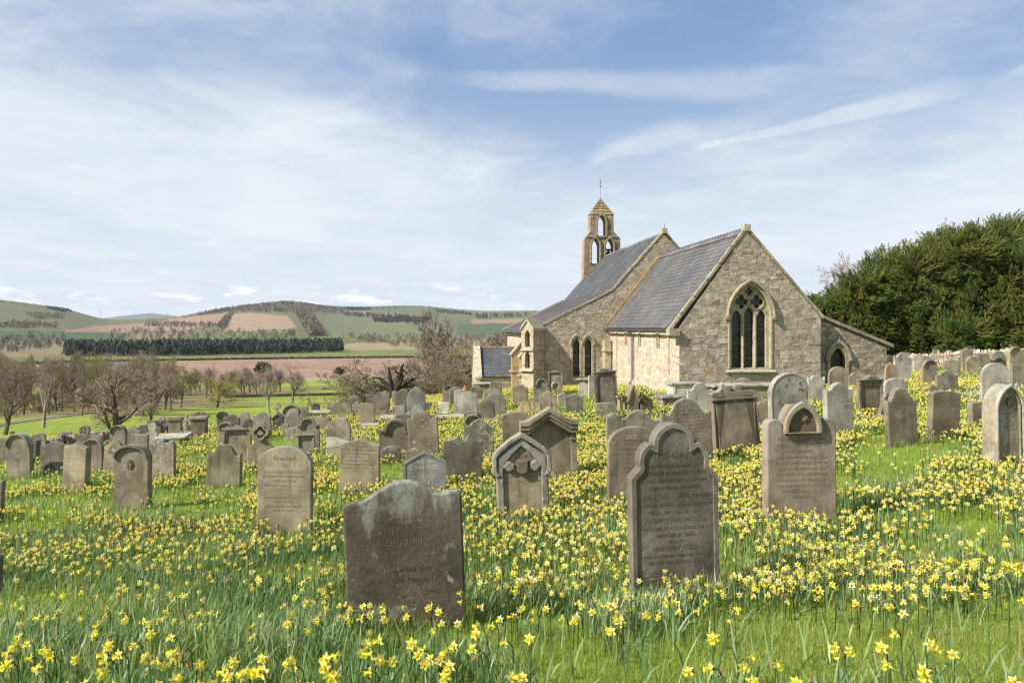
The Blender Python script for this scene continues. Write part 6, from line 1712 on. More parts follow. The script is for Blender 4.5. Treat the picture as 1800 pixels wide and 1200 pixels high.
def build_far():
    rr = np.random.default_rng(55)
    BW = [(.165, .13, .10), (.185, .14, .105), (.145, .12, .095), (.18, .15, .10)]
    CON = [(.022, .032, .018), (.028, .038, .020), (.042, .042, .026), (.06, .05, .038)]
    mb = crowns([[(116, 620), (116, 626.5), (360, 625), (600, 619), (600, 613)]], 800, 500, 1400, 15.0, CON[:3], rr, True)
    tag(mb.build("conifer_belt", M_YEW), "long dark conifer belt across the valley floor", "wood", kind="stuff")
    mb = crowns([[(340, 553.5), (400, 543), (452, 536), (500, 532), (560, 540), (604, 546), (604, 553), (520, 551), (440, 549), (390, 551)], [(520, 552), (545, 552), (570, 590), (545, 592)]], 620, 1500, 5400, 17, BW + [(.06, .06, .045)], rr)
    tag(mb.build("hilltop_wood", M_YEW), "brown wood covering the hilltop in the middle of the horizon", "wood", kind="stuff")
    mb = crowns([[(605, 550), (640, 553), (760, 561), (760, 565), (640, 558), (605, 556)], [(655, 562), (720, 562), (750, 568), (660, 568)], [(820, 553), (960, 551), (960, 558), (840, 561)], [(760, 543), (830, 551), (830, 555), (770, 550)], [(70, 540), (110, 544), (126, 548), (110, 549)], [(610, 541), (650, 542), (650, 545), (612, 545)]], 210, 1500, 5700, 14, CON, rr)
    tag(mb.build("distant_plantation", M_YEW), "dark plantation strips on the far ridge", "wood", kind="stuff")
    mb = crowns([[(-60, 596), (118, 590), (120, 612), (-60, 626)], [(190, 583), (300, 578), (520, 585), (520, 597), (200, 600)], [(30, 567), (102, 571), (102, 577), (-40, 578)], [(45, 552), (115, 553), (112, 561), (60, 561)], [(380, 576), (392, 560), (404, 549), (412, 551), (395, 581)], [(255, 566), (400, 572), (400, 576), (255, 575)]], 190, 900, 4200, 11, BW + [(.07, .07, .05)], rr)
    tag(mb.build("hedgerow_trees", M_YEW), "brown hedgerow trees along the valley and hillside fields", "wood", kind="stuff")
    mb = crowns([[(600, 592), (790, 590), (900, 592), (900, 604), (600, 603)], [(640, 603), (900, 600), (900, 617), (760, 618)]], 150, 700, 2600, 11, BW, rr)
    tag(mb.build("valley_copse", M_YEW), "brown leafless copse in the valley left of the church", "wood", kind="stuff")
    mb = crowns([[(-60, 700), (330, 688), (345, 700), (200, 716), (-60, 738)]], 330, 100, 420, 2.6, [(.20, .155, .10), (.24, .20, .10), (.16, .125, .085), (.19, .18, .08)], rr)
    tag(mb.build("woodland_scrub", M_YEW), "brown undergrowth below the bare wood beside the track", "undergrowth", kind="stuff")
    # hedge between the green strip and the ploughed field
    for a, lab in (([(-60, 647), (40, 641), (120, 637.5), (360, 633), (600, 629.5), (930, 627)], 'long clipped hedge between green strip and ploughed field'),):
        mb = MB()
        for (x0, y0), (x1, y1) in zip(a[:-1], a[1:]):
            k = int(abs(x1 - x0) / 2.2)
            for i in range(k):
                px, py = x0 + (x1 - x0) * i / k, y0 + (y1 - y0) * i / k
                d = np.geomspace(300, 1300, 900); X = (px - CX) / FPX * d; f = -(py - HY) / FPX * d - gz(X, d); j = np.where(f < 0)[0][0]
                s = d[j] / FPX * 2.2; h = rr.uniform(2.2, 3.4) * .8
                mb.box((X[j], d[j], float(gz(X[j:j+1], d[j:j+1])[0]) + h / 2 - .2), (s * 1.15, 2.0, h), np.array((.075, .075, .035)) * rr.uniform(.6, 1.4), rr.uniform(-.3, .3))
        tag(mb.build("hedge", M_YEW), lab, "hedge")
    # track through the park: strip draped on the land
    mb = MB()
    def strip(pix, w, col, dmin=60):
        L = []
        for px, py in pix:
            d = np.geomspace(dmin, 900, 1200); X = (px - CX) / FPX * d; f = -(py - HY) / FPX * d - gz(X, d); j = np.where(f < 0)[0][0]; L.append((X[j], d[j]))
        L = np.array(L); s = np.linspace(0, len(L) - 1, len(L) * 14); i = np.minimum(s.astype(int), len(L) - 2); C = L[i] + (L[i + 1] - L[i]) * (s - i)[:, None]
        T = np.gradient(C, axis=0); T /= np.linalg.norm(T, axis=1)[:, None]; Nn = np.stack([-T[:, 1], T[:, 0]], 1)
        rows = [C + Nn * w * q for q in (-.5, -.17, .17, .5)]
        V = np.concatenate([np.stack([q[:, 0], q[:, 1], gz(q[:, 0], q[:, 1]) + .10], 1) for q in rows]); n = len(C)
        F = np.array([[a * n + k, a * n + k + 1, (a + 1) * n + k + 1, (a + 1) * n + k] for a in range(3) for k in range(n - 1)])
        mb.add(V, F, col)
        return C
    C = strip([(-80, 764), (0, 746), (60, 738), (140, 728), (220, 718), (325, 706), (345, 703)], 2.4, (.15, .14, .13))
    tag(mb.build("track", M_GROUND), "grey track curving through the park on the left", kind="structure")
    mb = MB(); strip([(345, 703), (400, 697), (470, 693), (540, 690), (610, 688)], 1.6, (.13, .105, .08))
    mb = MB()
    pix = [(400, 697), (450, 694), (500, 692), (530, 673.5), (560, 672.5), (600, 671), (625, 670)]
    L = []
    for px, py in [(395, 699), (440, 698), (490, 697), (535, 696), (580, 695), (612, 694)]:
        d = np.geomspace(60, 900, 1200); X = (px - CX) / FPX * d; f = -(py - HY) / FPX * d - gz(X, d); j = np.where(f < 0)[0][0]; L.append((X[j], d[j], float(gz(X[j:j+1], d[j:j+1])[0]) + 1.0))
    dry_wall("park_wall", "low dark stone wall crossing the park grass", L, 1.0, .6, 9, [((.16, .14, .11), 2), ((.12, .10, .08), 2)], False)
    # fallen log, white car far off
    def at(px, py, lo=60, hi=1400):
        d = np.geomspace(lo, hi, 1500); X = (px - CX) / FPX * d; f = -(py - HY) / FPX * d - gz(X, d); j = np.where(f < 0)[0][0]; return float(X[j]), float(d[j]), float(gz(X[j:j+1], d[j:j+1])[0])
    x, y, z = at(573, 684)
    mb = MB().tubes([[-1.6, 0, .5], [-.2, 0, .45], [-1.2, 0, .55]], [[-.2, 0, .45], [1.7, .3, .3], [-1.9, -.3, 1.3]], [.5, .42, .2], [.42, .2, .06], 8, (.16, .12, .09))
    tag(mb.build("fallen_log", M_BARK, loc=(x, y, z)), "fallen brown tree trunk lying in the park grass", "log")
    x, y, z = at(628, 605, 60, 3400)
    car = empty("car", (x, y, z)); tag(car, "tiny white car parked far off by the valley hedge", "car")
    V, F = plate([[(-2.2, .35), (-2.2, .9), (-1.5, 1.0), (-.9, 1.5), (.9, 1.5), (1.5, 1.0), (2.2, .85), (2.2, .35)]], 1.7, .1, 2)
    MB().add(V, F, (.80, .80, .80)).build("body", M_PLAIN, car)
    V, F = plate([[(-1.35, 1.0), (-.85, 1.4), (.8, 1.4), (1.3, 1.0)]], 1.74); MB().add(V, F, (.03, .03, .035)).build("windows", M_PLAIN, car)
    for sx in (-1.35, 1.35):
        for sy in (-.8, .8): MB().tubes([[sx, sy - .1, .33]], [[sx, sy + .1, .33]], .33, .33, 12, (.02, .02, .02)).build("wheel", M_PLAIN, car)
    # pylons on the skyline
    for px, pyb, hpx in ((177, 557, 12), (294, 558, 9), (1100, 548, 11), (884, 549, 9)):
        D = 3300.; X = (px - CX) / FPX * D; z = float(gz(np.array([X]), np.array([D]))[0]); h = hpx / FPX * D + max(0, -(pyb - HY) / FPX * D - z)
        mb = MB(); w = h * .09
        for sx in (-1, 1):
            for sy in (-1, 1): mb.tubes([[sx * w, sy * w, 0]], [[sx * w * .15, sy * w * .15, h]], .22, .15, 4, (.25, .26, .27))
        for zz in (.62, .76, .9): mb.tubes([[-w * 1.7, 0, h * zz]], [[w * 1.7, 0, h * zz]], .2, .2, 4, (.25, .26, .27))
        for i in range(6):
            a, b_ = i / 6, (i + 1) / 6; s = 1 if i % 2 else -1
            mb.tubes([[-s * w * (1 - .85 * a), -w * (1 - .85 * a), h * a]], [[s * w * (1 - .85 * b_), -w * (1 - .85 * b_), h * b_]], .12, .12, 3, (.25, .26, .27))
        if px > 1000: continue
        tag(mb.build("pylon", M_METAL, loc=(X, D, z)), {177: "faint pylon on the skyline right of the left hill", 294: "faint pylon before the distant blue hill", 884: "faint pylon on the ridge left of the church"}[px], "pylon", "pylons on the skyline")
# ------------------------------------------------------------------ daffodils and grass
LAWN = [(300, 888, 130, 12), (90, 925, 110, 10), (640, 880, 40, 10), (560, 862, 40, 10), (1100, 800, 30, 10), (870, 850, 25, 10), (500, 770, 30, 8), (1560, 830, 60, 12),  # photo outlines of mown or bare turf: (ellipse cx, cy, rx, ry)
 (1400, 1135, 240, 80), (1640, 1150, 280, 90), (1800, 1120, 190, 100), (1130, 1190, 210, 70), (940, 1150, 150, 55), (1560, 1230, 300, 60), (1560, 785, 75, 28), (1660, 770, 50, 14), (1480, 830, 40, 12), (395, 848, 45, 12), (130, 872, 120, 10), (60, 905, 90, 9), (455, 790, 30, 12),
 (685, 822, 34, 12), (1010, 700, 40, 14), (730, 800, 30, 8), (300, 858, 60, 8), (1700, 905, 60, 14), (350, 796, 28, 7), (1380, 830, 45, 14), (950, 740, 30, 10), (1290, 800, 25, 8), (1700, 645, 60, 9), (1780, 700, 30, 10), (720, 1125, 150, 45), (950, 870, 22, 12),
]
DENSE = [(760, 920, 130, 55, 1.0), (1290, 860, 75, 60, 1.0), (1620, 900, 190, 50, 1.25), (1040, 760, 60, 80, 1.2), (640, 910, 110, 50, .8), (360, 825, 70, 25, 1.2), (1670, 690, 70, 55, 1.6), (1500, 740, 45, 40, 1.0), (820, 760, 30, 30, 1.2), (930, 920, 120, 50, .9), (560, 830, 40, 40, 1.0), (260, 900, 160, 25, .35), (1300, 770, 40, 20, .6), (1060, 900, 90, 60, .8), (790, 700, 60, 15, .8), (1480, 900, 120, 50, .9), (1680, 980, 160, 50, .5), (1780, 900, 60, 80, .8), (480, 900, 40, 30, .8), (660, 740, 60, 40, .6)]
WHITE = [(1715, 690, 34, 10), (1365, 712, 18, 14), (1795, 672, 20, 10)]
HEADS = """103,1030 110,1037 173,1060 145,1073 58,1095 68,1122 50,1130 27,1150 48,1148 77,1145 85,1133 108,1127 113,1143 140,1150 90,1162 45,1172 112,1104 167,1105 193,1132 218,1133 217,1148 203,1157 185,1163 183,1173 235,1157 273,1173 298,1157 305,1147 310,1163 333,1147 345,1130 350,1153 353,1157 332,1112 333,1087 322,1077 373,1073 383,1085 397,1073 367,1085 388,1067 313,1067 282,1107 270,1118 427,1145 480,1137 495,1140 492,1153 460,1163 410,1180 430,1177 443,1183 453,1177 467,1190 480,1177 393,1190 350,1190 318,1193 297,1197 228,1193 132,1195 107,1197 547,1097 520,1093 507,1092 465,1087 462,1098 483,1063 507,1070 523,1067 560,1050 590,1033 580,1040 585,1057 537,1042 388,1010 358,1010 343,1010 262,1033 300,1000 287,1017 462,1007 533,1187 547,1160 547,1183 557,1183 593,1177 597,1157 570,1080 577,1087
670,1044 659,1054 647,1059 651,1087 629,1057 619,1059 591,1035 582,1057 561,1048 574,1082 734,1072 767,1063 790,1072 737,1040 756,1087 634,1132 649,1125 691,1123 679,1147 668,1162 683,1176 700,1136 591,1177 606,1159 610,1170 621,1192 738,1129 745,1147 752,1159 767,1140 784,1146 779,1148 760,1177 801,1147 805,1166 801,1185 807,1174 820,1117 850,1110 861,1121 871,1134 874,1110 880,1091 908,1121 936,1091 940,1114 921,1054 944,1056 936,1065 951,1057 861,1009 856,1003 904,992 916,999 959,1016 979,1022 1015,1018 944,1181 889,1189 1052,1061 1071,1071 1079,1052 1135,1067 1112,1072 1092,1095 1097,1087 1077,1003 1079,962 1041,981 1047,956
1228,1155 1313,1128 1255,1125 1300,1158 1372,1157 1403,1170 1417,1183 1283,1193 1323,1195 1482,1125 1488,1133 1493,1137 1573,1130 1570,1152 1595,1103 1633,1130 1647,1137 1683,1137 1643,1180 1650,1177 1282,1065 1385,1013 1415,1015 1477,1015 1435,1005 1370,982 1343,993 1318,986 1295,1000 1270,1010 1267,978 1338,1017 1362,962 1390,962 1442,990 1550,1027 1578,1015 1567,1013 1595,1032 1657,1010 1598,995 1548,975 1567,968 1528,965 1490,950 1450,942 1695,950 1727,955 1722,970 1717,950 1550,933 1570,945 1723,1007 1677,912 1630,998 1800,1195"""
def lawn_mask(px, py):
    m = np.zeros(px.shape)
    for cx, cy, rx, ry in LAWN:
        f = 1.5 if cy < 1000 else 1.0; m = np.maximum(m, 1 - smooth(.75, 1.25, np.hypot((px - cx) / rx / (1 + .15 * (f > 1)), (py - cy - 6 * (f > 1)) / ry / f)))
    return m
def vnoise(x, y, s, seed):
    """smooth value noise on the ground plane"""
    r2 = np.random.default_rng(seed); G = r2.random((64, 64))
    u, v = x / s + 1000, y / s + 1000; i, j = np.floor(u).astype(int), np.floor(v).astype(int); f, g = u - i, v - j
    f = f * f * (3 - 2 * f); g = g * g * (3 - 2 * g)
    a = lambda p, q: G[p % 64, q % 64]
    return (a(i, j) * (1 - f) + a(i + 1, j) * f) * (1 - g) + (a(i, j + 1) * (1 - f) + a(i + 1, j + 1) * f) * g
def flower_density(X, Y):
    Z = gz(X, Y); px, py = CX + FPX * X / Y, HY - FPX * (Z + .19) / Y
    base = np.interp(py, [620, 680, 760, 880, 930, 990, 1050, 1300], [.34, .48, .66, .84, .95, .80, .42, .12])
    base = base * (.95 + .28 * (px > 600)) * np.where((px < 340) & (py < 900), .55, 1)
    d = np.zeros_like(base)
    for cx, cy, rx, ry, a in DENSE: d = np.maximum(d, a * np.exp(-((px - cx) / rx) ** 2 - ((py - cy) / ry) ** 2))
    cl = np.clip((vnoise(X, Y, .9, 5) * .6 + vnoise(X, Y, .35, 6) * .5 - .22) * 2.1, 0, 2)
    return (base + d) * cl ** 1.35 * 1.12 * (1 - .93 * lawn_mask(px, py)) * (Y < 44), px, py
def in_yard(X, Y):
    b = np.interp(X, _BX, [25.5, 26, 29, 33.5, 42, 47, 60, 72, 95, 120])
    ins = Y < b
    ex = (X - CP0[0]) * CE[0] + (Y - CP0[1]) * CE[1]; dx = (X - CP0[0]) * CW[0] + (Y - CP0[1]) * CW[1]
    church = (dx > -.1) & (ex > -.15) & (ex < 9.2) | (dx > 11) & (ex > -4.6)
    wall = (Y > 39 - (X - 18) * .28) & (X > 16)
    return ins & ~church & ~wall
def scatter(n_try, y0, y1, rr, xr=.74):
    Y = np.sqrt(rr.uniform(y0 * y0, y1 * y1, n_try)); X = rr.uniform(-1, 1, n_try) * (xr * Y + .6)
    return X, Y
def clear_of_stones(X, Y, m=.03):
    ok = np.ones(len(X), bool)
    for r in PLACED:
        w = (r[1] - r[0]) / FPX * r[5]; xs = (r[4] - CX) / FPX * r[5]; big = r[6][4] is None
        ok &= ~((np.abs(X - xs) < w / 2 + m) & (np.abs(Y - r[5]) < (.40 if big else .07) + m))
    return ok

def petal_template(lod):
    """flower looking along +x; returns petals (V,F) and trumpet (V,F); petal length about 1"""
    PV, PF = [], []
    for k in range(6):
        a = k * math.pi / 3; ca, sa = math.cos(a), math.sin(a)
        off = .0 if k % 2 else -.05
        def q(r, w, x): return [x + off, r * ca - w * sa, r * sa + w * ca]
        i = len(PV)
        if lod == 0:
            PV += [q(.12, 0, 0), q(.50, .27, .02), q(.55, 0, .10), q(.50, -.27, .02), q(1.0, 0, -.02 - .12 * (k % 3))]
            PF += [(i, i + 1, i + 2), (i, i + 2, i + 3), (i + 1, i + 4, i + 2), (i + 2, i + 4, i + 3)]
        else:
            PV += [q(.1, 0, 0), q(.5, .26, .05), q(1.0, 0, -.05), q(.5, -.26, .05)]
            PF += [(i, i + 1, i + 2, i + 3)]
    n = 10 if lod == 0 else 5
    prof = [(.0, .17), (.45, .21), (.80, .28), (.92, .38)] if lod == 0 else [(.0, .22), (.85, .38)]
    TV = [[x, r * math.cos(k * 2 * math.pi / n) * (1 + (.10 if (k % 2 and j == len(prof) - 1) else 0)), r * math.sin(k * 2 * math.pi / n) * (1 + (.10 if (k % 2 and j == len(prof) - 1) else 0))] for j, (x, r) in enumerate(prof) for k in range(n)]
    TF = [(j * n + k, j * n + (k + 1) % n, (j + 1) * n + (k + 1) % n, (j + 1) * n + k) for j in range(len(prof) - 1) for k in range(n)]
    if lod == 0:
        TV.append([.25, 0, 0]); TF += [(len(TV) - 1, n + (k + 1) % n, n + k) for k in range(n)]
    else:
        TV.append([.4, 0, 0]); TF += [(len(TV) - 1, n + (k + 1) % n, n + k) for k in range(n)]
    return np.array(PV), PF, np.array(TV), TF
PETALC = np.array((.90, .81, .29)); TRUMPC = np.array((.90, .68, .055)); WILTC = np.array((.50, .32, .14))
LEAFC = np.array([(.110, .200, .085), (.175, .275, .105), (.225, .312, .135), (.280, .350, .185), (.225, .315, .075)]); 
def facing(n, rr):
    a = R(215) + rr.normal(0, R(62), n)                 # mostly towards the sun and down the slope
    e = rr.normal(R(-4), R(16), n)
    return np.stack([np.cos(a) * np.cos(e), np.sin(a) * np.cos(e), np.sin(e)], 1)
def frame_x(d, rr):
    up = np.array([0, 0, 1.]); y = np.cross(up, d); y /= np.linalg.norm(y, axis=1)[:, None]; z = np.cross(d, y)
    t = rr.uniform(0, 6.28, len(d))[:, None]; y2 = y * np.cos(t) + z * np.sin(t); z2 = -y * np.sin(t) + z * np.cos(t)
    return np.stack([d, y2, z2], 2)
def blades(mb, P, az, L, w, lean, curl, col, seg=4, twist=None):
    """strap leaves: base points P, azimuth, length, width, lean from vertical, extra curl"""
    n = len(P); t = np.linspace(0, 1, seg + 1)
    ang = lean[:, None] + curl[:, None] * t[None, :] ** 1.5
    st = L[:, None] / seg
    hx = np.concatenate([np.zeros((n, 1)), np.cumsum(np.sin(ang[:, :-1]) * st, 1)], 1); hz = np.concatenate([np.zeros((n, 1)), np.cumsum(np.cos(ang[:, :-1]) * st, 1)], 1)
    C = np.stack([P[:, None, 0] + hx * np.cos(az)[:, None], P[:, None, 1] + hx * np.sin(az)[:, None], P[:, None, 2] + hz], 2)
    tw = az + np.pi / 2 if twist is None else twist
    side = np.stack([np.cos(tw), np.sin(tw), np.zeros(n)], 1)[:, None, :]
    wt = (w[:, None] * np.interp(t, [0, .5, .88, 1], [.8, 1, .72, .08])[None, :])[:, :, None] / 2
    V = np.stack([C - side * wt, C + side * wt], 2).reshape(n, -1, 3)
    i = np.arange(seg) * 2
    F = np.stack([i, i + 1, i + 3, i + 2], 1)
    Fa = (F[None] + (np.arange(n) * (seg + 1) * 2)[:, None, None]).reshape(-1, 4)
    c = np.repeat(col[:, None, :], (seg + 1) * 2, 1)
    g = np.repeat(np.interp(t, [0, .25, 1], [1.25, 1.0, 1.0]), 2)[None, :, None]
    yel = np.repeat(np.interp(t, [0, .3, 1], [1.0, 0, 0]), 2)[None, :, None]
    c = c * g * (1 + yel * np.array([.25, .22, -.1]))
    mb.add(V.reshape(-1, 3), Fa, c.reshape(-1, 3))

def build_single_daffodils(rr):
    """the nearest flowers, each its own plant"""
    PV, PF, TV, TF = petal_template(0)
    varr = []
    for v in range(14):
        r2 = np.random.default_rng(100 + v)
        wilt = v >= 11
        Hh = r2.uniform(.19, .25)
        d = np.array([math.cos(R(-20 + 3 * v)), 0, math.sin(R(r2.uniform(-25, 14)))]); 
        if wilt: d = np.array([.8, 0, -.45])
        d /= np.linalg.norm(d)
        neck = np.array([.03, 0, Hh + .012]); head = neck + d * .022
        st = MB().tubes([[0, 0, -.04], [.004, 0, Hh * .5], [.012, 0, Hh * .93]], [[.004, 0, Hh * .5], [.012, 0, Hh * .93], neck], [.0042, .0036, .0030], [.0036, .0030, .0026], 5, (.085, .14, .045))
        st.tubes([neck], [head], .0048, .0060, 6, (.15, .19, .05))
        sp = MB().add([[.010, 0, Hh * .92], [.022, .006, Hh + .018], [.045, 0, Hh + .026], [.022, -.006, Hh + .012]], [(0, 1, 2, 3)], (.36, .24, .13))
        fr = frame_x(d[None], r2)[0]
        s = r2.uniform(.030, .036)
        if wilt:
            pv = PV * np.array([1, .35, .35]) + np.array([.3, 0, 0]) * np.linalg.norm(PV[:, 1:], axis=1)[:, None]; tv = TV * np.array([.9, .5, .5])
            pc, tc = WILTC * r2.uniform(.8, 1.3), np.array((.62, .30, .03))
        else:
            pv = PV + np.array([1, 0, 0]) * (.18 * r2.uniform(-.6, 1.6) * (np.linalg.norm(PV[:, 1:], axis=1) ** 2))[:, None] + r2.normal(0, .03, PV.shape); tv = TV
            pc, tc = PETALC * r2.uniform(.95, 1.08) * np.array([1, r2.uniform(.95, 1.03), r2.uniform(.35, .85)]), TRUMPC * r2.uniform(.95, 1.1) * np.array([1, r2.uniform(1.0, 1.3), 1.5])
        pe = MB().add((pv @ fr.T) * s + head, PF, pc); tr = MB().add((tv @ fr.T) * s + head, TF, tc)
        lf = MB(); k = 3
        blades(lf, np.stack([r2.normal(0, .012, k), r2.normal(0, .012, k), np.full(k, -.03)], 1), r2.uniform(0, 6.28, k), r2.uniform(.19, .27, k), r2.uniform(.007, .010, k), r2.uniform(.05, .3, k), r2.uniform(.0, .9, k), LEAFC[r2.integers(0, 4, k)])
        varr.append(dict(stem=st.mesh("stem", M_LEAF), spathe=sp.mesh("spathe", M_PETAL), petals=pe.mesh("petals", M_PETAL, True), trumpet=tr.mesh("trumpet", M_PETAL, True), leaf=lf.mesh("leaf", M_LEAF), wilt=wilt))
    pos = []
    for tkn in HEADS.split():
        px, py = map(float, tkn.split(','))
        x, y = px2ground(px, py, .225, 1.6, 14); pos.append((x - .02, y, 0))
    # further close flowers to fill the frame's foot
    n_extra = 300 - len(pos)
    X, Y = scatter(4000, 2.6, 8.6, rr)
    dn, px, py = flower_density(X, Y)
    k = np.where((rr.random(len(X)) < dn * .5 + .01) & clear_of_stones(X, Y) & (py < 1010) & (px > -20) & (px < 1820))[0]
    k = k[np.argsort(Y[k])][:n_extra]
    pos += [(X[i], Y[i], 1) for i in k]
    P = np.array(pos); Z = gz(P[:, 0], P[:, 1])
    for i in range(len(P)):
        extra = P[i, 2] > 0
        w = rr.random() < (.18 if extra else .10)
        v = varr[rr.integers(11, 14) if w else rr.integers(0, 11)]
        o = bpy.data.objects.new("daffodil", None); o.empty_display_size = .05
        o.location = (P[i, 0], P[i, 1], Z[i]); s = rr.uniform(.88, 1.12) * float(np.interp(P[i, 1], [3.3, 5.0], [.92, .78]))
        o.scale = (s, s, s)
        o.rotation_euler = (rr.normal(0, .07), rr.normal(0, .07), R(235) + rr.normal(0, R(60)))
        COL.objects.link(o)
        if v['wilt']: tag(o, "withered daffodil with shrivelled orange-brown bloom near the viewer", "daffodil", "withered daffodils in the foreground")
        else: tag(o, "single yellow daffodil in full bloom close to the viewer", "daffodil", "blooming daffodils in the foreground")
        for nm in ('stem', 'leaf'): link(bpy.data.objects.new(nm, v[nm]), o)
        fh = link(bpy.data.objects.new('flower_head', v['petals']), o)
        for nm in ('trumpet', 'spathe'): link(bpy.data.objects.new(nm, v[nm]), fh)
    return P

def build_flowers():
    rr = np.random.default_rng(42)
    near = build_single_daffodils(rr)
    fl, lv = MB(), MB()
    nf = 0
    for (y0, y1, per, lod, sz) in ((3.9, 9, 140, 0, .97), (9, 17, 180, 1, 1.02), (17, 45, 92, 1, 1.22)):
        area = .74 * (y1 ** 2 - y0 ** 2)
        X, Y = scatter(int(area * per * 1.2), y0, y1, rr)
        dn, px, py = flower_density(X, Y)
        ok = (rr.random(len(X)) < dn * .92) & in_yard(X, Y) & clear_of_stones(X, Y)
        if y0 < 5: ok &= ~((py > 1040) & (rr.random(len(X)) < .45))
        X, Y, px, py = X[ok], Y[ok], px[ok], py[ok]; n = len(X); nf += n
        Z = gz(X, Y) + rr.normal(.185, .03, n)
        PV, PF, TV, TF = petal_template(0 if lod == 0 else 1)
        d = facing(n, rr); rot = frame_x(d, rr)
        wilt = rr.random(n) < np.where(Y < 11, .30 + .15 * (X < 0), .10)
        white = np.zeros(n, bool)
        for cx, cy, rx, ry in WHITE: white |= np.hypot((px - cx) / rx, (py - cy) / ry) < 1
        s = rr.uniform(.0225, .0300, n) * sz * np.where(wilt, .8, 1)
        pc = PETALC * rr.uniform(.82, 1.1, (n, 1)) * np.stack([np.ones(n), rr.uniform(.92, 1.12, n), rr.uniform(.5, 2.0, n)], 1)
        pc[wilt] = WILTC * rr.uniform(.7, 1.4, (wilt.sum(), 1)); pc[white] = (.80, .78, .62)
        tc = TRUMPC * rr.uniform(.85, 1.1, (n, 1)) * np.stack([np.ones(n), rr.uniform(.9, 1.35, n), np.ones(n)], 1)
        tc[wilt] = WILTC * np.array([1.2, 1.1, .8]); tc[white] = (.78, .70, .40)
        pos = np.stack([X, Y, Z], 1)
        sq = np.where(wilt, .42, 1.0)
        for TT, FF, cc in ((PV, PF, pc), (TV, TF, tc)):
            rot2 = rot * np.stack([np.ones(n), sq, sq], 1)[:, None, :]
            fl.inst(TT, FF, pos, rot2, s, cc)
        # stems
        g = gz(X, Y)
        b = np.stack([X + rr.normal(0, .012, n) + d[:, 0] * -.03, Y + d[:, 1] * -.03, g - .02], 1); nk = pos - d * .028 + np.array([0, 0, .008])
        fl.tubes(b, nk, .0036 if lod == 0 else .0045, .0030 if lod == 0 else .004, 3, np.array((.085, .14, .045)) * rr.uniform(.8, 1.2, (n, 1)))
        fl.tubes(nk, pos, .003, .005, 3, np.array((.30, .22, .08)) * rr.uniform(.8, 1.2, (n, 1)))
    print("flowers", nf)
    tag(fl.build("daffodils", M_PETAL), "drifts of yellow daffodils spread all over the churchyard", "daffodils", kind="stuff")
    # strap leaves in clumps
    nb = 0
    for (y0, y1, per, seg, wd, hs) in ((1.8, 4.4, 1350, 4, .0095, .98), (4.4, 7, 1250, 3, .0092, .90), (7, 11, 900, 3, .0095, .86), (11, 20, 330, 2, .0120, .86), (20, 45, 75, 2, .022, 1.0)):
        area = .74 * (y1 ** 2 - y0 ** 2)
        X, Y = scatter(int(area * per), y0, y1, rr)
        # gather into tufts
        cs = .11
        gx, gy = np.floor(X / cs), np.floor(Y / cs); hsh = np.sin(gx * 127.1 + gy * 311.7) * 43758.5453; hsh -= np.floor(hsh); h2 = np.sin(gx * 269.5 + gy * 183.3) * 43758.5453; h2 -= np.floor(h2)
        cxp, cyp = (gx + .15 + .7 * hsh) * cs, (gy + .15 + .7 * h2) * cs
        X = X * .38 + cxp * .62; Y = Y * .38 + cyp * .62
        Z = gz(X, Y); px, py = CX + FPX * X / Y, HY - FPX * Z / Y
        lm = lawn_mask(px, py)
        cl = np.clip((vnoise(X, Y, .9, 5) * .6 + vnoise(X, Y, .35, 6) * .5 - .20) * 2.3, .10, 1.25)
        ok = (rr.random(len(X)) < cl * (1 - .975 * lm)) & in_yard(X, Y) & clear_of_stones(X, Y)
        X, Y, Z, px, py, cl = X[ok], Y[ok], Z[ok], px[ok], py[ok], cl[ok]; n = len(X); nb += n
        fieldh = (.72 + .4 * vnoise(X, Y, .8, 17)) * (.72 + .38 * np.minimum(cl, 1.1))
        wind = R(35) + rr.normal(0, 1.5, n)
        kind = np.clip((vnoise(X, Y, .8, 18) * 5).astype(int) + rr.integers(-1, 2, n), 0, 4)
        col = LEAFC[kind] * rr.uniform(.75, 1.3, (n, 1))
        dead = rr.random(n) < .05; col[dead] = np.array((.30, .24, .12)) * rr.uniform(.7, 1.2, (dead.sum(), 1))
        blades(lv, np.stack([X, Y, Z - .02], 1), wind, rr.uniform(.16, .29, n) * fieldh * hs, rr.uniform(.75, 1.25, n) * wd, np.abs(rr.normal(.20, .16, n)), np.abs(rr.normal(.55, .50, n)), col, seg, rr.uniform(0, 6.28, n))
    P = np.repeat(near, 6, axis=0); n = len(P); X = P[:, 0] + rr.normal(0, .05, n); Y = P[:, 1] + rr.normal(0, .05, n)
    blades(lv, np.stack([X, Y, gz(X, Y) - .02], 1), rr.uniform(0, 6.28, n), rr.uniform(.12, .24, n), rr.uniform(.007, .011, n), np.abs(rr.normal(.22, .16, n)), np.abs(rr.normal(.6, .5, n)), LEAFC[rr.integers(0, 4, n)] * rr.uniform(.8, 1.2, (n, 1)), 4, rr.uniform(0, 6.28, n))
    print("leaves", nb)
    tag(lv.build("daffodil_leaves", M_LEAF), "blue-green strap leaves of the daffodils covering the slope", "foliage", kind="stuff")
    # turf
    gr = MB(); ng = 0
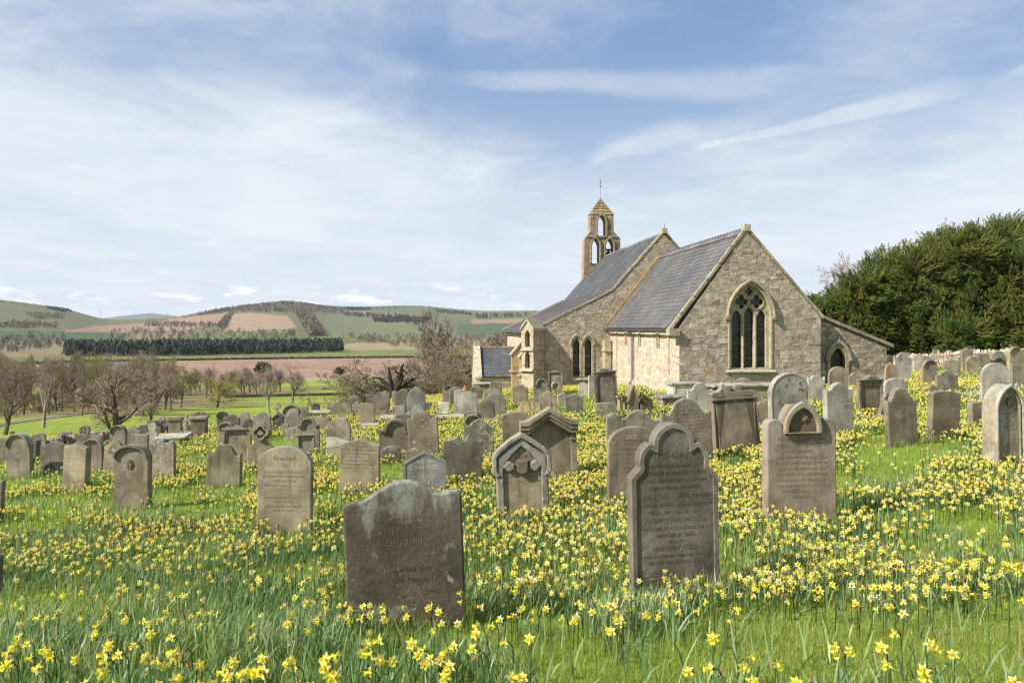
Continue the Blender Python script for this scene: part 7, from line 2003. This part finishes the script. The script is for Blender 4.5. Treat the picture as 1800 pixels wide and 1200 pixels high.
    for (y0, y1, per, w, hh) in ((1.8, 5, 5200, .0030, .065), (5, 9, 1900, .0045, .075), (9, 16, 420, .008, .085), (16, 40, 95, .016, .09)):
        area = .74 * (y1 ** 2 - y0 ** 2)
        X, Y = scatter(int(area * per), y0, y1, rr)
        ok = in_yard(X, Y); X, Y = X[ok], Y[ok]; Z = gz(X, Y); n = len(X); ng += n
        v = vnoise(X, Y, .5, 25); v2 = vnoise(X, Y, 2.2, 26)
        col = (np.array((.200, .290, .038)) * (1 - v2[:, None]) + np.array((.265, .305, .060)) * v2[:, None]) * rr.uniform(.7, 1.3, (n, 1))
        dry = rr.random(n) < .07; col[dry] = np.array((.27, .23, .11)) * rr.uniform(.7, 1.2, (dry.sum(), 1))
        blades(gr, np.stack([X, Y, Z - .01], 1), rr.uniform(0, 6.28, n), hh * rr.uniform(.45, 1.2, n) * (.6 + .8 * v), w * rr.uniform(.7, 1.3, n), np.abs(rr.normal(.35, .3, n)), np.abs(rr.normal(.5, .4, n)), col, 2, rr.uniform(0, 6.28, n))
    for r in PLACED:            # longer grass left by the mower along the stones
        if r[5] > 22: continue
        w = (r[1] - r[0]) / FPX * r[5]; xs = (r[4] - CX) / FPX * r[5]; n = int(150 * w / max(.5, r[5] / 9))
        X = xs + rr.uniform(-.55, .55, n) * w; Y = r[5] - .10 - np.abs(rr.normal(0, .07, n)); k = rr.random(n) < .12; X[k] = xs + np.sign(rr.random(k.sum()) - .5) * (w / 2 + .04)
        col = np.array((.15, .215, .035)) * rr.uniform(.7, 1.4, (n, 1)); dry = rr.random(n) < .12; col[dry] = (.30, .25, .13)
        blades(gr, np.stack([X, Y, gz(X, Y) - .01], 1), rr.uniform(0, 6.28, n), rr.uniform(.06, .19, n), rr.uniform(.004, .007, n) * max(1, r[5] / 8), np.abs(rr.normal(.3, .25, n)), np.abs(rr.normal(.6, .5, n)), col, 2, rr.uniform(0, 6.28, n))
    print("grass", ng)
    tag(gr.build("grass", M_LEAF), "short bright green grass of the churchyard turf", "grass", kind="stuff")
# ------------------------------------------------------------------ sky, sun, camera
SUN_AZ, SUN_EL = R(26), R(40)          # from the left, a little to the camera's side
def build_sky():
    w = bpy.data.worlds.new("World"); SC.world = w; w.use_nodes = True
    N = NT(w.node_tree)
    to = np.array([-math.cos(SUN_AZ) * math.cos(SUN_EL), -math.sin(SUN_AZ) * math.cos(SUN_EL), math.sin(SUN_EL)])
    sk = N.n('ShaderNodeTexSky', sky_type='NISHITA'); sk.sun_disc = False
    sk.sun_elevation = SUN_EL; sk.sun_rotation = math.atan2(to[0], to[1])
    sk.air_density = 1.0; sk.dust_density = .6; sk.ozone_density = 1.6; sk.altitude = 150
    base = N.vm('SCALE', sk.outputs[0], s=.098)
    g = N.n('ShaderNodeTexCoord').outputs['Generated']
    sp = N.n('ShaderNodeSeparateXYZ'); N.put(sp.inputs[0], g)
    z = N.m('MAXIMUM', sp.outputs[2], .012)
    zz = N.m('ADD', z, .06)
    pc = N.n('ShaderNodeCombineXYZ'); N.put(pc.inputs[0], N.m('DIVIDE', sp.outputs[0], zz)); N.put(pc.inputs[1], N.m('DIVIDE', sp.outputs[1], zz))
    p = pc.outputs[0]                     # position on a high flat cloud sheet
    big = N.noise(N.mapv(p, (.55, .42, 1), (3.1, 1.7, 0), (0, 0, .45)), 1.0, 7, .60, None, .5)
    fib = N.noise(N.mapv(p, (1.5, 1.25, 1), (7.3, 2.2, 0), (0, 0, .30)), 1.0, 8, .60, None, .8)
    fine = N.noise(N.mapv(p, (3.6, 2.8, 1), (1.3, 9.2, 0), (0, 0, .4)), 1.3, 8, .66, None, .8)
    cov = N.m('ADD', N.m('MULTIPLY', big, 1.15), N.m('ADD', N.m('MULTIPLY', fib, .70), N.m('MULTIPLY', fine, .28)))
    lowband = N.m('SUBTRACT', 1.0, N.ss(.05, .34, z))
    left = N.ss(.35, -.55, sp.outputs[0])
    cov = N.m('ADD', cov, N.m('ADD', N.m('MULTIPLY', lowband, .60), N.m('MULTIPLY', left, .26)))
    qa, qe = math.atan((1010 - CX) / FPX), math.atan((HY - 190) / FPX)      # a clearer patch of blue over the church
    q = np.array([math.sin(qa) * math.cos(qe), math.cos(qa) * math.cos(qe)]) / (math.sin(qe) + .06)
    dq = N.vm('LENGTH', N.mapv(p, (.75, .55, 1), (-.75 * q[0], -.55 * q[1], 0)))
    cov = N.m('SUBTRACT', cov, N.m('MULTIPLY', N.m('SUBTRACT', 1.0, N.ss(.0, .85, dq)), .42))
    mask = N.m('MULTIPLY', N.ss(.80, 1.68, cov), .93)
    # contrails: long spreading bars on the same sheet
    def trail(az0, el0, az1, el1, wid, amt, tail):
        def sheet(a, e):
            x, y, q = math.sin(a) * math.cos(e), math.cos(a) * math.cos(e), math.sin(e); return np.array([x / (q + .06), y / (q + .06)])
        A, B = sheet(az0, el0), sheet(az1, el1); u = (B - A); L = np.linalg.norm(u); u /= L; nn = np.array([-u[1], u[0]])
        s2 = N.n('ShaderNodeSeparateXYZ'); N.put(s2.inputs[0], p)
        along = N.m('ADD', N.m('MULTIPLY', s2.outputs[0], u[0]), N.m('ADD', N.m('MULTIPLY', s2.outputs[1], u[1]), -float(A @ u)))
        acr = N.m('ADD', N.m('MULTIPLY', s2.outputs[0], nn[0]), N.m('ADD', N.m('MULTIPLY', s2.outputs[1], nn[1]), -float(A @ nn)))
        acr = N.m('ADD', acr, N.m('MULTIPLY', N.m('SUBTRACT', fib, .5), wid * 1.6))
        t = N.m('DIVIDE', along, L)
        wloc = N.m('MULTIPLY', N.m('ADD', .45, N.m('MULTIPLY', N.m('MAXIMUM', t, 0.0), .9)), wid)
        prof = N.m('SUBTRACT', 1.0, N.ss(.25, 1.0, N.m('DIVIDE', N.m('ABSOLUTE', acr), wloc)))
        ends = N.m('MULTIPLY', N.ss(-tail, .08, t), N.m('SUBTRACT', 1.0, N.ss(.80, 1.15, t)))
        rag = N.m('ADD', .40, N.m('MULTIPLY', fine, 1.1))
        return N.m('MULTIPLY', N.m('MULTIPLY', prof, ends), N.m('MULTIPLY', rag, amt))
    def dirpx(px, py):
        v = np.array([(px - CX) / FPX, 1, (HY - py) / FPX]); v /= np.linalg.norm(v); return math.atan2(v[0], v[1]), math.asin(v[2])
    for (a, b, wd, am, tl) in (((1228, 266), (1695, 150), .15, .80, .12), ((1050, 285), (1255, 225), .24, .55, .3), ((880, 140), (1420, 150), .20, .42, .3), ((830, 60), (900, 20), .35, .30, .3), ((1780, 130), (1980, 60), .25, .5, .2)):
        tr = trail(*dirpx(*a), *dirpx(*b), wd, am, tl)
        mask = N.m('MAXIMUM', mask, tr)
    # fair-weather cumulus low over the hills
    az = N.m('ARCTAN2', sp.outputs[0], sp.outputs[1])
    cc = N.n('ShaderNodeCombineXYZ'); N.put(cc.inputs[0], N.m('MULTIPLY', az, 11.0)); N.put(cc.inputs[1], N.m('MULTIPLY', sp.outputs[2], 42.0))
    cu = N.noise(cc.outputs[0], 1.15, 6, .58, None, .3)
    band = N.m('MULTIPLY', N.ss(.018, .036, sp.outputs[2]), N.m('SUBTRACT', 1.0, N.ss(.040, .062, sp.outputs[2])))
    cum = N.m('MULTIPLY', N.m('MULTIPLY', N.ss(.54, .63, cu), band), .9)
    white = (.98, .98, .99, 1)
    deep = N.mix(N.ss(.04, .40, z), (.60, .70, .82, 1), (.20, .335, .58, 1))
    skyc = N.mix(.70, base, deep)
    c = N.mix(mask, skyc, N.mix(N.ss(.34, .66, N.m('ADD', N.m('MULTIPLY', fib, .45), N.m('MULTIPLY', big, .55))), (.60, .68, .78, 1), (.755, .79, .835, 1)))
    c = N.mix(cum, c, white)
    bg = N.n('ShaderNodeBackground'); N.put(bg.inputs[0], c); bg.inputs[1].default_value = SKY_GAIN
    N.out(bg.outputs[0], 'ShaderNodeOutputWorld')
    l = bpy.data.lights.new("sun", 'SUN'); l.energy = SUN_E; l.angle = R(.55); l.color = (1, .94, .84)
    o = bpy.data.objects.new("sun", l); link(o)
    o.rotation_euler = Vector(-to).to_track_quat('-Z', 'Y').to_euler()
    o.location = (-40, -10, 40)
SKY_GAIN = .64; SUN_E = 4.5; EXPO = .86

def build_camera():
    cam = bpy.data.cameras.new("camera"); cam.sensor_width = 36; cam.lens = 28.0; cam.shift_y = -24 / 1800; cam.clip_end = 30000; cam.clip_start = .05
    o = bpy.data.objects.new("camera", cam); link(o); o.location = (0, 0, 0); o.rotation_euler = (R(90), 0, 0)
    SC.camera = o
    SC.render.resolution_x, SC.render.resolution_y = 1024, 682
    v = SC.view_settings; v.view_transform = 'Standard'; v.look = 'None'; v.gamma = 1; v.exposure = EXPO; v.use_curve_mapping = False
    SC.cycles.max_bounces = 6; SC.cycles.diffuse_bounces = 3; SC.cycles.transmission_bounces = 3; SC.cycles.transparent_max_bounces = 4; SC.cycles.volume_bounces = 0
    SC.cycles.use_denoising = True; SC.cycles.denoising_prefilter = 'NONE'; SC.cycles.filter_width = 1.25

def build_haze():
    mb = MB().box((0, 5500, 80), (17000, 19000, 320))
    m, N = newmat("clear_spring_air")
    p = N.n('ShaderNodeVolumePrincipled'); p.inputs['Color'].default_value = (.80, .88, 1.0, 1); p.inputs['Density'].default_value = HAZE; p.inputs['Anisotropy'].default_value = .0
    N.out(p.outputs[0], sock=1)
    o = mb.build("haze", m); tag(o, "thin bluish haze over the valley and far hills", kind="stuff")
HAZE = 3.2e-5

import time as _t
_t0 = _t.time()
def lap(s): print("%-10s %.1fs" % (s, _t.time() - _t0), flush=True)
plan_stones()
for (X, Y, z) in ((6.3, 29.8, -2.72), (9.5, 29.6, -2.62), (13, 29.6, -2.35), (15.5, 31, -2.1), (1.8, 41, -3.3), (-1, 45, -3.7), (19, 37, -2.05), (22.5, 35, -1.75), (0, 3.4, -1.56), (2, 3.5, -1.5), (-2, 3.5, -1.66), (3.5, 5.4, -1.85), (-3.4, 5.4, -2.1), (0, 2, -1.45)):
    SAMP.append((X, Y, z))
finish_ground(); lap("plan")
build_sky(); build_camera()
build_terrain(); lap("terrain")
for i, r in enumerate(PLACED):
    (make_chest if r[6][4] is None else make_stone)(r, i)
lap("stones")
build_church(); build_walls(); lap("church")
build_trees(); lap("trees"); build_yews(); lap("yews"); build_far(); lap("far")
build_flowers(); lap("flowers")
build_haze()
